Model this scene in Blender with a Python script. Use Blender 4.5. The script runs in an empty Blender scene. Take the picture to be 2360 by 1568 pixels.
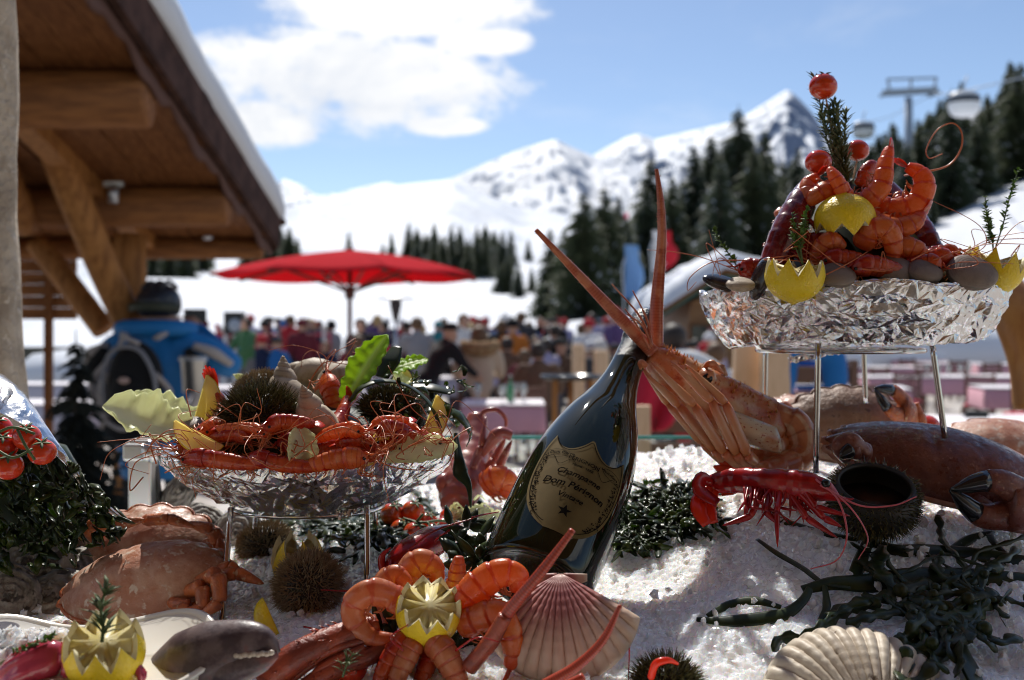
import bpy, bmesh, math, random
import numpy as np
from mathutils import Vector, Matrix
random.seed(7); rng = np.random.default_rng(7)
S = bpy.context.scene
COL = S.collection
# ------------------------------------------------------------------ camera, sky, sun, exposure
F = 2360 * 35 / 36.0            # focal length in units of a 2360 px wide frame
CZ = 1.55                       # eye height
HV = 765                        # row of the horizon
cam = bpy.data.cameras.new('camera'); camo = bpy.data.objects.new('camera', cam); COL.objects.link(camo)
cam.lens = 35; cam.sensor_width = 36; cam.shift_y = -(784 - HV) / 2360
cam.clip_start = 0.05; cam.clip_end = 30000
camo.location = (0, 0, CZ); camo.rotation_euler = (math.radians(90), 0, 0)
cam.dof.use_dof = True; cam.dof.focus_distance = 0.84; cam.dof.aperture_fstop = 5.7; cam.dof.aperture_blades = 9
S.camera = camo
SUN_AZ, SUN_EL = math.radians(-9), math.radians(51)
SD = Vector((math.sin(SUN_AZ) * math.cos(SUN_EL), math.cos(SUN_AZ) * math.cos(SUN_EL), math.sin(SUN_EL)))
sun = bpy.data.lights.new('sun', 'SUN'); suno = bpy.data.objects.new('sun', sun); COL.objects.link(suno)
sun.energy = 3.9; sun.angle = math.radians(0.53); sun.color = (1, 0.95, 0.87)
suno.rotation_euler = SD.to_track_quat('Z', 'Y').to_euler(); suno.location = (0, 0, 60)
world = bpy.data.worlds.new('World'); S.world = world; world.use_nodes = True
def build_sky():
    nt = world.node_tree; N = nt.nodes; L = nt.links; N.clear()
    def nd(t, **k):
        n = N.new(t)
        for a, b in k.items(): setattr(n, a, b)
        return n
    def ma(op, a, b=0.0, c=None):
        n = nd('ShaderNodeMath', operation=op)
        for i, x in enumerate((a, b) if c is None else (a, b, c)):
            if isinstance(x, (int, float)): n.inputs[i].default_value = x
            else: L.new(x, n.inputs[i])
        return n.outputs[0]
    out = nd('ShaderNodeOutputWorld')
    sky = nd('ShaderNodeTexSky', sky_type='NISHITA'); sky.sun_disc = False
    sky.sun_elevation = SUN_EL; sky.sun_rotation = SUN_AZ; sky.altitude = 1800; sky.air_density = 1.0; sky.dust_density = 1.2; sky.ozone_density = 1.6
    bg = nd('ShaderNodeBackground'); bg.inputs[1].default_value = SKY_STRENGTH; L.new(sky.outputs[0], bg.inputs[0])
    tc = nd('ShaderNodeTexCoord'); sep = nd('ShaderNodeSeparateXYZ'); L.new(tc.outputs['Generated'], sep.inputs[0])
    az = ma('ARCTAN2', sep.outputs[0], sep.outputs[1]); el = ma('ARCSINE', sep.outputs[2])
    def noise(sc, det, rough, dist=0.0, sz=1.0):
        mp = nd('ShaderNodeMapping'); mp.inputs['Scale'].default_value = (1, 1, sz); L.new(tc.outputs['Generated'], mp.inputs[0])
        n = nd('ShaderNodeTexNoise'); n.inputs['Scale'].default_value = sc; n.inputs['Detail'].default_value = det
        n.inputs['Roughness'].default_value = rough; n.inputs['Distortion'].default_value = dist; L.new(mp.outputs[0], n.inputs[0])
        return n.outputs[0]
    n1 = noise(7, 8, 0.62, 0.4, 2.0); n2 = noise(26, 6, 0.6, 0.2, 1.6); n0 = noise(2.6, 9, 0.6, 0.3, 3.2)
    m = None
    # (azimuth, elevation, half width, half height) of the cumulus banks round the whole sky
    for a, e, sa, se in ((-9.2, 14.0, 9.0, 2.7), (-6.5, 17.8, 6.8, 1.5), (-14, 11.6, 4.4, 1.5), (-4.2, 11.7, 2.6, 0.6), (-1.8, 16.2, 2.8, 0.8), (95, 24, 25, 7), (170, 18, 30, 6), (-120, 22, 22, 7)):
        q = ma('SUBTRACT', 1.0, ma('ADD', ma('POWER', ma('ABSOLUTE', ma('DIVIDE', ma('SUBTRACT', az, math.radians(a)), math.radians(sa))), 2.0),
                                   ma('POWER', ma('ABSOLUTE', ma('DIVIDE', ma('SUBTRACT', el, math.radians(e)), math.radians(se))), 2.0)))
        m = q if m is None else ma('MAXIMUM', m, q)
    m = ma('ADD', ma('MAXIMUM', m, -2.0), ma('ADD', ma('MULTIPLY', ma('SUBTRACT', n1, 0.42), 2.7), ma('MULTIPLY', ma('SUBTRACT', n2, 0.5), 2.0)))
    mr = nd('ShaderNodeMapRange', interpolation_type='SMOOTHSTEP'); L.new(m, mr.inputs[0]); mr.inputs[1].default_value = -0.15; mr.inputs[2].default_value = 0.75
    thin = nd('ShaderNodeMapRange', interpolation_type='SMOOTHSTEP'); L.new(n0, thin.inputs[0]); thin.inputs[1].default_value = 0.52; thin.inputs[2].default_value = 0.8; thin.inputs[4].default_value = 0.35
    mask = ma('MAXIMUM', mr.outputs[0], thin.outputs[0])
    cl = nd('ShaderNodeBackground'); cr = nd('ShaderNodeValToRGB'); L.new(n1, cr.inputs[0])
    cr.color_ramp.elements[0].position = 0.3; cr.color_ramp.elements[0].color = (0.72, 0.77, 0.86, 1); cr.color_ramp.elements[1].position = 0.55; cr.color_ramp.elements[1].color = (1, 1, 1, 1)
    L.new(cr.outputs[0], cl.inputs[0]); cl.inputs[1].default_value = CLOUD_STRENGTH
    mx = nd('ShaderNodeMixShader'); L.new(mask, mx.inputs[0]); L.new(bg.outputs[0], mx.inputs[1]); L.new(cl.outputs[0], mx.inputs[2]); L.new(mx.outputs[0], out.inputs[0])
SKY_STRENGTH, CLOUD_STRENGTH = 0.096, 0.8
build_sky()
S.view_settings.view_transform = 'Standard'; S.view_settings.look = 'None'; S.view_settings.exposure = 0.4; S.view_settings.gamma = 1.0; S.view_settings.use_curve_mapping = False
world.cycles.sampling_method = 'MANUAL'; world.cycles.sample_map_resolution = 256
S.render.engine = 'CYCLES'; S.cycles.use_denoising = True; S.cycles.filter_width = 1.0; S.cycles.max_bounces = 7; S.cycles.diffuse_bounces = 4; S.cycles.glossy_bounces = 4
S.cycles.transmission_bounces = 5; S.cycles.transparent_max_bounces = 6; S.cycles.sample_clamp_indirect = 6.0; S.cycles.caustics_reflective = False; S.cycles.caustics_refractive = False

# ------------------------------------------------------------------ helpers: place, mesh, materials
def W(u, v, d): return Vector(((u - 1180) / F * d, d, CZ + (HV - v) / F * d))
def Wz(u, d, z=0.0): return Vector(((u - 1180) / F * d, d, z))
def A(p): return np.asarray(p, float)
def uvd(pts): return np.array([tuple(W(*p)) for p in pts])
def spl(P, n):
    """smooth curve through the points P, n samples"""
    P = A(P)
    if len(P) < 3:
        t = np.linspace(0, 1, n)[:, None]; return P[0] * (1 - t) + P[-1] * t
    seg = np.r_[0, np.cumsum(np.linalg.norm(np.diff(P, axis=0), axis=1) ** 0.5)]; seg /= seg[-1]
    Q = np.vstack([2 * P[0] - P[1], P, 2 * P[-1] - P[-2]]); K = np.r_[-seg[1], seg, 2 - seg[-2]]
    out = []
    for t in np.linspace(0, 1, n):
        i = min(max(int(np.searchsorted(seg, t, 'right')) - 1, 0), len(P) - 2)
        p0, p1, p2, p3 = Q[i], Q[i + 1], Q[i + 2], Q[i + 3]; t0, t1, t2, t3 = K[i], K[i + 1], K[i + 2], K[i + 3]
        h = t2 - t1; s = (t - t1) / h
        m1 = (p2 - p0) / (t2 - t0) * h; m2 = (p3 - p1) / (t3 - t1) * h
        out.append((2*s**3 - 3*s**2 + 1) * p1 + (s**3 - 2*s**2 + s) * m1 + (-2*s**3 + 3*s**2) * p2 + (s**3 - s**2) * m2)
    return np.array(out)
def unit(v): v = A(v); return v / (np.linalg.norm(v, axis=-1, keepdims=True) + 1e-12)
def frames(P, up=None):
    P = A(P); T = unit(np.gradient(P, axis=0)); Nn = np.zeros_like(P)
    if up is not None and np.ndim(up) == 2:
        for i in range(len(P)): Nn[i] = unit(up[i] - T[i] * np.dot(up[i], T[i]))
    else:
        u = A(up) if up is not None else (A((0, 0, 1)) if abs(T[0][2]) < 0.9 else A((1, 0, 0)))
        n = unit(u - T[0] * np.dot(u, T[0]))
        for i in range(len(P)): n = unit(n - T[i] * np.dot(n, T[i])); Nn[i] = n
    return T, Nn, np.cross(T, Nn)
def loft(R, cap=True, closed=True):
    R = A(R); m, n = R.shape[:2]; v = R.reshape(-1, 3); f = []
    nn = n if closed else n - 1
    for i in range(m - 1):
        for j in range(nn):
            a, b = i * n + j, i * n + (j + 1) % n; f.append((a, b, b + n, a + n))
    t = np.zeros((m * n, 3)); t[:, 0] = np.repeat(np.linspace(0, 1, m), n); t[:, 1] = np.tile(np.arange(n) / (n if closed else n - 1), m)
    if cap and closed:
        k = len(v); v = np.vstack([v, R[0].mean(0), R[-1].mean(0)]); t = np.vstack([t, [0, .5, 0], [1, .5, 0]])
        for j in range(n): f.append((k, (j + 1) % n, j)); f.append((k + 1, (m - 1) * n + j, (m - 1) * n + (j + 1) % n))
    return v, f, t
def tube(P, R, n=8, sx=1.0, sy=1.0, up=None, cap=True, mod=None):
    P = A(P); m = len(P); R = np.broadcast_to(A(R), (m,)) if np.ndim(R) == 0 else np.interp(np.linspace(0, 1, m), np.linspace(0, 1, len(R)), R)
    T, Nn, B = frames(P, up); a = np.arange(n) / n * 2 * math.pi
    k = np.ones((m, n)) if mod is None else mod(np.linspace(0, 1, m)[:, None], a[None, :])
    return loft(P[:, None] + (R[:, None] * k * sx)[..., None] * np.cos(a)[None, :, None] * Nn[:, None] + (R[:, None] * k * sy)[..., None] * np.sin(a)[None, :, None] * B[:, None], cap)
def lathe(prof, n=24, mtx=None):
    prof = A(prof); a = np.arange(n) / n * 2 * math.pi
    R = np.stack([prof[:, 0][:, None] * np.cos(a), prof[:, 0][:, None] * np.sin(a), np.repeat(prof[:, 1][:, None], n, 1)], -1)
    v, f, t = loft(R); return (xf(v, mtx), f, t) if mtx is not None else (v, f, t)
def xf(v, m): m = A(m); return A(v) @ m[:3, :3].T + m[:3, 3]
def basis(o, x, z):
    """matrix with origin o, z axis z and x axis near x"""
    z = unit(z); x = unit(A(x) - z * np.dot(x, z)); y = np.cross(z, x); m = np.eye(4); m[:3, 0] = x; m[:3, 1] = y; m[:3, 2] = z; m[:3, 3] = A(o); return m
def ellipsoid(c, r, nu=16, nv=10, mtx=None):
    ph = np.linspace(-math.pi / 2, math.pi / 2, nv + 1); ph[0] += .02; ph[-1] -= .02
    v, f, t = lathe(np.c_[np.cos(ph), np.sin(ph)], nu); v = v * A(r)
    if mtx is not None: v = xf(v, mtx)
    return v + A(c), f, t
def boxv(c, s, rz=0.0):
    x, y, z = A(s) / 2; v = A([(-x, -y, -z), (x, -y, -z), (x, y, -z), (-x, y, -z), (-x, -y, z), (x, -y, z), (x, y, z), (-x, y, z)])
    if rz: cs, sn = math.cos(rz), math.sin(rz); v = v @ A([[cs, sn, 0], [-sn, cs, 0], [0, 0, 1]])
    return v + A(c), [(3, 2, 1, 0), (4, 5, 6, 7), (0, 1, 5, 4), (1, 2, 6, 5), (2, 3, 7, 6), (3, 0, 4, 7)], None
def beam(a, b, w, h, up=(0, 0, 1)):
    a, b = A(a), A(b); t = unit(b - a); u = unit(A(up) - t * np.dot(up, t)); s = np.cross(t, u)
    v = A([p + s * w / 2 * i + u * h / 2 * j for p in (a, b) for i, j in ((-1, -1), (1, -1), (1, 1), (-1, 1))])
    return v, [(0, 1, 2, 3), (7, 6, 5, 4), (0, 4, 5, 1), (1, 5, 6, 2), (2, 6, 7, 3), (3, 7, 4, 0)], None
def gridf(m, n): return [(i * n + j, i * n + j + 1, (i + 1) * n + j + 1, (i + 1) * n + j) for i in range(m - 1) for j in range(n - 1)]
def sheet(V, th):
    """a grid (m,n,3) made into a thin closed shell of thickness th"""
    V = A(V); m, n = V.shape[:2]; gu = np.gradient(V, axis=0); gv = np.gradient(V, axis=1); N = unit(np.cross(gu, gv))
    th = np.broadcast_to(th, (m, n))[..., None]; a = (V + N * th / 2).reshape(-1, 3); b = (V - N * th / 2).reshape(-1, 3); k = m * n
    g = gridf(m, n); f = [q[::-1] for q in g] + [tuple(x + k for x in q) for q in g]
    loop = [j for j in range(n)] + [i * n + n - 1 for i in range(1, m)] + [(m - 1) * n + j for j in range(n - 2, -1, -1)] + [i * n for i in range(m - 2, 0, -1)]
    for i in range(len(loop)): p, q = loop[i], loop[(i + 1) % len(loop)]; f.append((p, q, q + k, p + k))
    t = np.zeros((m, n, 3)); t[..., 0] = np.linspace(0, 1, m)[:, None]; t[..., 1] = np.linspace(0, 1, n)[None]; t = t.reshape(-1, 3)
    return np.vstack([a, b]), f, np.vstack([t, t])
def hash2(i, j, s): h = np.sin(i * 127.1 + j * 311.7 + s * 74.7) * 43758.5453; return h - np.floor(h)
def vn(x, y, s=0):
    x, y = A(x), A(y); i, j = np.floor(x), np.floor(y); fx, fy = x - i, y - j; fx = fx * fx * (3 - 2 * fx); fy = fy * fy * (3 - 2 * fy)
    return (hash2(i, j, s) * (1 - fx) + hash2(i + 1, j, s) * fx) * (1 - fy) + (hash2(i, j + 1, s) * (1 - fx) + hash2(i + 1, j + 1, s) * fx) * fy
def fbm(x, y, o=4, s=0): return sum(vn(A(x) * 2**k, A(y) * 2**k, s + k * 3) / 2**k for k in range(o)) / (2 - 2**(1 - o)) - 0.5
def ridged(x, y, o=4, s=0): return sum((1 - abs(2 * vn(A(x) * 2**k, A(y) * 2**k, s + k * 5) - 1)) / 2**k for k in range(o)) / (2 - 2**(1 - o))
def worley(x, y, s=0):
    x, y = A(x), A(y); i, j = np.floor(x), np.floor(y); best = np.full(x.shape, 9.0)
    for a in (-1, 0, 1):
        for b in (-1, 0, 1):
            px, py = i + a + hash2(i + a, j + b, s), j + b + hash2(i + a, j + b, s + 9); best = np.minimum(best, (x - px)**2 + (y - py)**2)
    return np.sqrt(best)
class MB:
    def __init__(s): s.v = []; s.f = []; s.t = []; s.m = []; s.n = 0
    def add(s, vft, mi=0, mtx=None):
        v, f, t = vft; v = A(v)
        if mtx is not None: v = xf(v, mtx)
        s.v.append(v); s.f += [tuple(int(x) + s.n for x in q) for q in f]; s.t.append(np.zeros((len(v), 3)) if t is None else t); s.m += [mi] * len(f); s.n += len(v); return s
    def build(s, name, mats, parent=None, smooth=True, kind=None, label=None, origin=None):
        v = np.vstack(s.v); o = A(parent.location) if parent is not None else (A(origin) if origin is not None else np.zeros(3))
        me = bpy.data.meshes.new(name); me.from_pydata((v - o).tolist(), [], s.f)
        me.attributes.new('tc', 'FLOAT_VECTOR', 'POINT').data.foreach_set('vector', np.vstack(s.t).ravel())
        for m in (mats if isinstance(mats, (list, tuple)) else [mats]): me.materials.append(m)
        if any(s.m): me.polygons.foreach_set('material_index', s.m)
        me.polygons.foreach_set('use_smooth', [smooth] * len(me.polygons)); me.update()
        ob = bpy.data.objects.new(name, me); COL.objects.link(ob); ob.parent = parent
        if parent is None: ob.location = o
        if kind: ob['kind'] = kind
        if label: ob['label'] = label
        return ob
def one(vft, name, mats, parent=None, **k): return MB().add(vft).build(name, mats, parent, **k)
def tag(o, label, cat, group=None):
    o['label'] = label; o['category'] = cat
    if group: o['group'] = group
    return o
def thing(name, label, cat, loc=(0, 0, 0), group=None):
    o = bpy.data.objects.new(name, None); COL.objects.link(o); o.location = Vector(loc); o.empty_display_size = .05; return tag(o, label, cat, group)
def struct(o): o['kind'] = 'structure'; return o
def sub(o, parent):
    """make o, built under the same thing, a sub-part of the part 'parent'"""
    o.parent = parent; return o
def dup(o, loc=None, rz=None, sc=None, label=None, parent=None):
    c = o.copy(); COL.objects.link(c); c.parent = parent
    if loc is not None: c.location = Vector(loc)
    if rz is not None: c.rotation_euler = (0, 0, rz)
    if sc is not None: c.scale = (sc, sc, sc) if np.ndim(sc) == 0 else sc
    if label: c['label'] = label
    for ch in list(o.children): dup(ch, parent=c)
    return c
MATS = {}; rvar_scale = 160
def M(name, col, rough=.5, col2=None, nscale=30, ndet=5, lo=.4, hi=.62, metal=0, spec=.5, sss=0, sssr=.01, trans=0, transl=0, tcol=None, coat=0,
      bump=0, bscale=120, bdist=.001, btype='noise', grad=None, gi=0, bands=None, ior=1.45, stretch=(1, 1, 1), slope=None, sheen=0, col3=None, n3=60, lo3=.6, hi3=.68, rvar=0):
    m = bpy.data.materials.new(name); m.use_nodes = True; nt = m.node_tree; N = nt.nodes; L = nt.links; N.clear(); MATS[name] = m
    def nd(t, **k):
        n = N.new(t)
        for a, b in k.items(): setattr(n, a, b)
        return n
    def lk(x, inp):
        if isinstance(x, (int, float)): inp.default_value = x
        elif isinstance(x, tuple): inp.default_value = (*x, 1)
        else: L.new(x, inp)
    def ma(op, a, b=0.0):
        n = nd('ShaderNodeMath', operation=op); lk(a, n.inputs[0]); lk(b, n.inputs[1]); return n.outputs[0]
    def mix(f, a, b, blend='MIX'):
        n = nd('ShaderNodeMix', data_type='RGBA', blend_type=blend); lk(f, n.inputs[0]); lk(a, n.inputs[6]); lk(b, n.inputs[7]); return n.outputs[2]
    def ss(x, a, b):
        n = nd('ShaderNodeMapRange', interpolation_type='SMOOTHSTEP'); lk(x, n.inputs[0]); n.inputs[1].default_value = a; n.inputs[2].default_value = b; return n.outputs[0]
    out = nd('ShaderNodeOutputMaterial'); p = nd('ShaderNodeBsdfPrincipled')
    co = nd('ShaderNodeTexCoord'); mp = nd('ShaderNodeMapping'); mp.inputs['Scale'].default_value = stretch; L.new(co.outputs['Object'], mp.inputs[0]); vec = mp.outputs[0]
    def noi(sc, det=5): n = nd('ShaderNodeTexNoise'); n.inputs['Scale'].default_value = sc; n.inputs['Detail'].default_value = det; n.inputs['Roughness'].default_value = .6; L.new(vec, n.inputs[0]); return n.outputs[0]
    c = col
    if grad or bands:
        at = nd('ShaderNodeAttribute', attribute_name='tc'); sp = nd('ShaderNodeSeparateXYZ'); L.new(at.outputs['Vector'], sp.inputs[0])
    if grad:
        cr = nd('ShaderNodeValToRGB'); e = cr.color_ramp.elements
        while len(e) < len(grad): e.new(.5)
        for i, (q, cc) in enumerate(grad): e[i].position = q; e[i].color = (*cc, 1)
        wob = ma('ADD', sp.outputs[gi], ma('MULTIPLY', ma('SUBTRACT', noi(nscale), .5), .25)); L.new(wob, cr.inputs[0]); c = cr.outputs[0]
    if bands:
        bi, fr, wd, bc = bands[:4]; q = ma('FRACT', ma('ADD', bands[4] if len(bands) > 4 else 0.0, ma('ADD', ma('MULTIPLY', sp.outputs[bi], fr), ma('MULTIPLY', noi(nscale * 1.5), .25)))); c = mix(ma('SUBTRACT', 1.0, ss(ma('ABSOLUTE', ma('SUBTRACT', q, .5)), wd * .25, wd * .6)), c, bc)
    if col2: c = mix(ss(noi(nscale, ndet), lo, hi), c, col2)
    if col3: c = mix(ss(noi(n3, 3), lo3, hi3), c, col3)
    if slope:
        g = nd('ShaderNodeNewGeometry'); sp2 = nd('ShaderNodeSeparateXYZ'); L.new(g.outputs['Normal'], sp2.inputs[0])
        c = mix(ss(ma('ADD', sp2.outputs[2], ma('MULTIPLY', ma('SUBTRACT', noi(nscale), .5), .5)), slope[0], slope[1]), slope[2], c)
    lk(c, p.inputs['Base Color']); p.inputs['Roughness'].default_value = rough
    if rvar: L.new(ma('ADD', rough * (1 - rvar), ma('MULTIPLY', ss(noi(rvar_scale, 4), .3, .7), rough * rvar * 3)), p.inputs['Roughness'])
    p.inputs['Metallic'].default_value = metal; p.inputs['IOR'].default_value = ior
    p.inputs['Specular IOR Level'].default_value = spec; p.inputs['Transmission Weight'].default_value = trans; p.inputs['Coat Weight'].default_value = coat; p.inputs['Coat Roughness'].default_value = .08
    if sss: p.inputs['Subsurface Weight'].default_value = sss; p.inputs['Subsurface Radius'].default_value = (1, .7, .5); p.inputs['Subsurface Scale'].default_value = sssr
    if sheen: p.inputs['Sheen Weight'].default_value = sheen
    if bump:
        b = nd('ShaderNodeBump'); b.inputs['Strength'].default_value = bump; b.inputs['Distance'].default_value = bdist
        if btype == 'voronoi':
            n = nd('ShaderNodeTexVoronoi'); n.inputs['Scale'].default_value = bscale; L.new(vec, n.inputs[0]); L.new(n.outputs[0], b.inputs['Height'])
        else: L.new(noi(bscale, 6), b.inputs['Height'])
        L.new(b.outputs[0], p.inputs['Normal'])
    res = p.outputs[0]
    if transl:
        t = nd('ShaderNodeBsdfTranslucent'); lk(tcol if tcol else c, t.inputs[0]); mx = nd('ShaderNodeMixShader'); mx.inputs[0].default_value = transl
        L.new(res, mx.inputs[1]); L.new(t.outputs[0], mx.inputs[2]); res = mx.outputs[0]
    L.new(res, out.inputs[0]); return m
# ------------------------------------------------------------------ the setting: ground, snow slopes, mountains
snow_m = M('snow', (.64, .66, .7), .6, bump=.25, bscale=3, bdist=.05, col2=(.63, .66, .71), nscale=.6, spec=.2)
hill_m = M('hill_snow', (.62, .65, .7), .6, bump=1, bscale=.02, bdist=10, col2=(.6, .64, .71), nscale=.02, spec=.2)
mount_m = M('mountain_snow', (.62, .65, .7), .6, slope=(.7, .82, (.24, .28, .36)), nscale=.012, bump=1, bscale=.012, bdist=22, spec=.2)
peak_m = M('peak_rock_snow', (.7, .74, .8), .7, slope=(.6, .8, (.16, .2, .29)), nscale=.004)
terr_m = M('terrace_ground', (.3, .26, .22), .8, col2=(.5, .47, .44), nscale=1.5, bump=.3, bscale=12, bdist=.01, col3=(.3, .26, .23), n3=4)
def layer_pts(sky, d0, d1, vb, nu, nt, u0, u1, amp, sc, seed, power=1.0, rid=0, lift=None):
    su, sv = zip(*sky); us = np.linspace(u0, u1, nu); ts = np.linspace(0, 1, nt)
    U, T = np.meshgrid(us, ts); d = d0 * (d1 / d0) ** T; vs = np.interp(U, su, sv)
    V = vb + (vs - vb) * T ** power
    x = (U - 1180) / F * d; z = CZ + (HV - V) / F * d
    k = np.sin(np.pi * np.clip(T, 0, 1)) ** .7
    n = fbm(U / 100 * sc, T * 9 * sc, 5, seed)
    if rid: n = n * (1 - rid) + rid * (ridged(U / 100 * sc + T * 2, T * 6 * sc, 5, seed + 3) - .55)
    z = z + n * amp * d * k
    P = np.stack([x, d, z], -1)
    b1 = P[-1].copy(); b1[:, 1] *= 1.12; b1[:, 0] *= 1.12; b1[:, 2] -= (d1 * .05); b2 = P[-1].copy(); b2[:, 1] *= 1.3; b2[:, 0] *= 1.3; b2[:, 2] -= d1 * .18
    return np.concatenate([P, b1[None], b2[None]], 0), us, ts
def layer(name, mat, *a, **k):
    P, us, ts = layer_pts(*a, **k); m, n = P.shape[:2]
    o = one((P.reshape(-1, 3), gridf(m, n), None), name, mat); struct(o); return P
SKY_A = [(-1500, 690), (0, 655), (330, 640), (700, 648), (1000, 640), (1200, 655), (1330, 640), (1500, 605), (1640, 565), (1800, 500), (1950, 450), (2100, 360), (2250, 260), (2359, 200), (2700, 60), (3600, -200)]
PA = layer('snow_slope', snow_m, SKY_A, 31, 260, 800, 240, 70, -1500, 3600, .016, .9, 2, power=.8)
def on_slope(u, t):
    """point of the near snow slope at column u and fraction t of its depth"""
    j = (u + 1500) / 5100 * 239; i = t * 69; a, b = int(i), int(j); fi, fj = i - a, j - b; a2 = min(a + 1, 69)
    return (PA[a, b] * (1 - fj) + PA[a, b + 1] * fj) * (1 - fi) + (PA[a2, b] * (1 - fj) + PA[a2, b + 1] * fj) * fi
SKY_B = [(-1500, 520), (0, 500), (500, 490), (650, 482), (760, 455), (870, 432), (1000, 418), (1040, 415), (1100, 440), (1200, 480), (1400, 510), (1700, 520), (2400, 520), (3600, 500)]
PB = layer('snow_hill', hill_m, SKY_B, 270, 1100, 660, 260, 60, -1500, 3600, .022, 1.3, 5, power=.9)
SKY_C = [(300, 560), (700, 500), (900, 440), (1040, 412), (1100, 385), (1180, 352), (1240, 332), (1280, 321), (1310, 336), (1370, 362), (1440, 380), (1600, 430), (2000, 470), (2600, 480)]
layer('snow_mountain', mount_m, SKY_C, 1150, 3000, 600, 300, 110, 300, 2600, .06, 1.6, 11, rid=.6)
SKY_D = [(500, 470), (780, 448), (850, 428), (895, 420), (930, 432), (1050, 430), (1100, 392), (1140, 400), (1300, 400), (1390, 345), (1440, 318), (1470, 308), (1510, 322), (1590, 303), (1640, 292), (1700, 278), (1745, 250), (1790, 222), (1815, 206), (1840, 226), (1870, 258), (1900, 300), (1960, 330), (2050, 350), (2400, 340), (3000, 300)]
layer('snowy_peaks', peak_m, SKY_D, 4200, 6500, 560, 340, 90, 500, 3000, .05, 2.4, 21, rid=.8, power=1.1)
SKY_E = [(-900, 480), (400, 470), (560, 455), (625, 440), (650, 412), (672, 418), (700, 430), (722, 448), (790, 470), (900, 480)]
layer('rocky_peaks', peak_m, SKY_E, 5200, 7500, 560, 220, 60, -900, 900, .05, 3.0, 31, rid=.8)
tv = A([(-60, -8, 0), (60, -8, 0), (60, 32, 0), (-60, 32, 0)])
struct(one((tv, [(0, 1, 2, 3)], None), 'terrace', terr_m))
# a low bank of cleared snow behind the terrace, and the far ground below everything
def bank(name, pts, r, n=60):
    P = spl(pts, n); v, f, t = tube(P, r, 14, sx=1, sy=1.9, up=(0, 0, 1)); v = v + (fbm(v[:, 0] * .9, v[:, 1] * .9 + v[:, 2], 4, 4) * .5)[:, None] * A((.3, .3, 1)); return one((v, f, t), name, snow_m)
tag(bank('snow_bank', [(-14, 30, .1), (-2, 29.5, .35), (3, 29, .5), (9, 29.5, .8), (18, 30, .9)], .95), 'ploughed bank of snow behind the seated crowd', 'snow bank')
tag(bank('snow_bank', [(5.2, 27, .3), (7.5, 26.5, .9), (9.5, 26.5, .3)], [.3, 1.0, .3], 30), 'rounded snow heap beside the small chalet roof', 'snow bank')

# ------------------------------------------------------------------ timber chalet with the snow-covered roof
wood_d = M('dark_timber', (.15, .055, .018), .65, spec=.2, col2=(.24, .1, .035), nscale=7, stretch=(6, 1, 6), lo=.35, hi=.7, bump=.3, bscale=20, bdist=.004)
wood_m = M('brown_timber', (.42, .19, .06), .6, spec=.2, col2=(.22, .09, .028), nscale=6, stretch=(5, 5, .8), lo=.35, hi=.7, bump=.3, bscale=18, bdist=.004)
wood_x = M('purlin_timber', (.28, .115, .038), .6, spec=.2, col2=(.16, .062, .022), nscale=6, stretch=(.8, 5, 5), lo=.35, hi=.7, bump=.3, bscale=18, bdist=.004)
wood_l = M('pale_timber', (.72, .5, .32), .65, col2=(.6, .39, .22), nscale=8, stretch=(5, 5, .7), lo=.4, hi=.75, bump=.2, bscale=30, bdist=.003)
fascia_m = M('fascia_boards', (.05, .026, .02), .8, spec=.1, col2=(.085, .045, .035), nscale=8, bump=.2, bscale=20, bdist=.004)
steel_m = M('galvanised_steel', (.5, .52, .55), .35, metal=.9)
def zr(y): return CZ + .62 + .271 * (7 - y)
XV = -1.66
chalet = thing('timber_chalet', 'brown timber chalet roof with thick snow on it, overhanging from the upper left', 'chalet', (-4, 6, 0))
plank_proto = None
for i in range(30):                                   # boards of the soffit
    x0 = XV - .03 - .165 * (i + 1); mb = MB()
    dz = .004 * (i % 3); a, b = (x0 + .08, 7.0, zr(7.0) + dz), (x0 + .08, 1.2, zr(1.2) + dz)
    mb.add(beam(a, b, .158, .03)); mb.build('plank', wood_d, chalet, smooth=False)
for y, h, w in ((2.1, .26, .2), (3.4, .26, .2), (4.7, .25, .2), (6.02, .22, .18), (6.86, .13, .1)):      # purlins
    z = zr(y) - .02 - h / 2
    one(tube([(XV - .06, y, z), (XV - 2.5, y, z), (-8.5, y, z)], h * .56, 10, sx=1.0, sy=.8), 'purlin', wood_x, chalet)
for x in (-2.5, -3.45, -4.4, -5.4):                   # rafters between the boards and the purlins
    one(beam((x, 6.98, zr(6.98) - .06), (x, 1.2, zr(1.2) - .06), .12, .09), 'rafter', wood_m, chalet, smooth=False)
def bark_post(a, b, w, name, mat, n=14, k=.12):
    P = spl([a, (A(a) + A(b)) / 2 + rng.normal(0, .01, 3), b], n); v, f, t = tube(P, w / 2, 12, mod=lambda t, q: 1 + k * (abs(np.cos(2 * q)) - .5) * .8 + k * fbm(t * 6 + 0 * q, q, 3, 3))
    return one((v, f, t), name, mat, chalet)
bark_post(W(300, 540, 6.3), Wz(296, 6.3), .2, 'post', wood_m)
bark_post(W(105, 285, 5.5), W(300, 752, 6.15), .19, 'brace', wood_m)
bark_post(W(85, 560, 6.5), W(240, 760, 6.4), .15, 'brace', wood_m)
bark_post(W(15, 470, 6.2), W(160, 500, 6.2), .16, 'tie_beam', wood_x)
bark_post(W(-60, 230, 5.2), W(60, 520, 6.0), .17, 'brace', wood_m)
one(beam(W(240, 425, 5.8), W(285, 425, 5.8), .02, .03), 'lamp_bracket', steel_m, chalet, smooth=False)
one(tube([W(262, 428, 5.8), W(260, 468, 5.8)], [.035, .03], 10), 'spot_lamp', steel_m, chalet)
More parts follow.
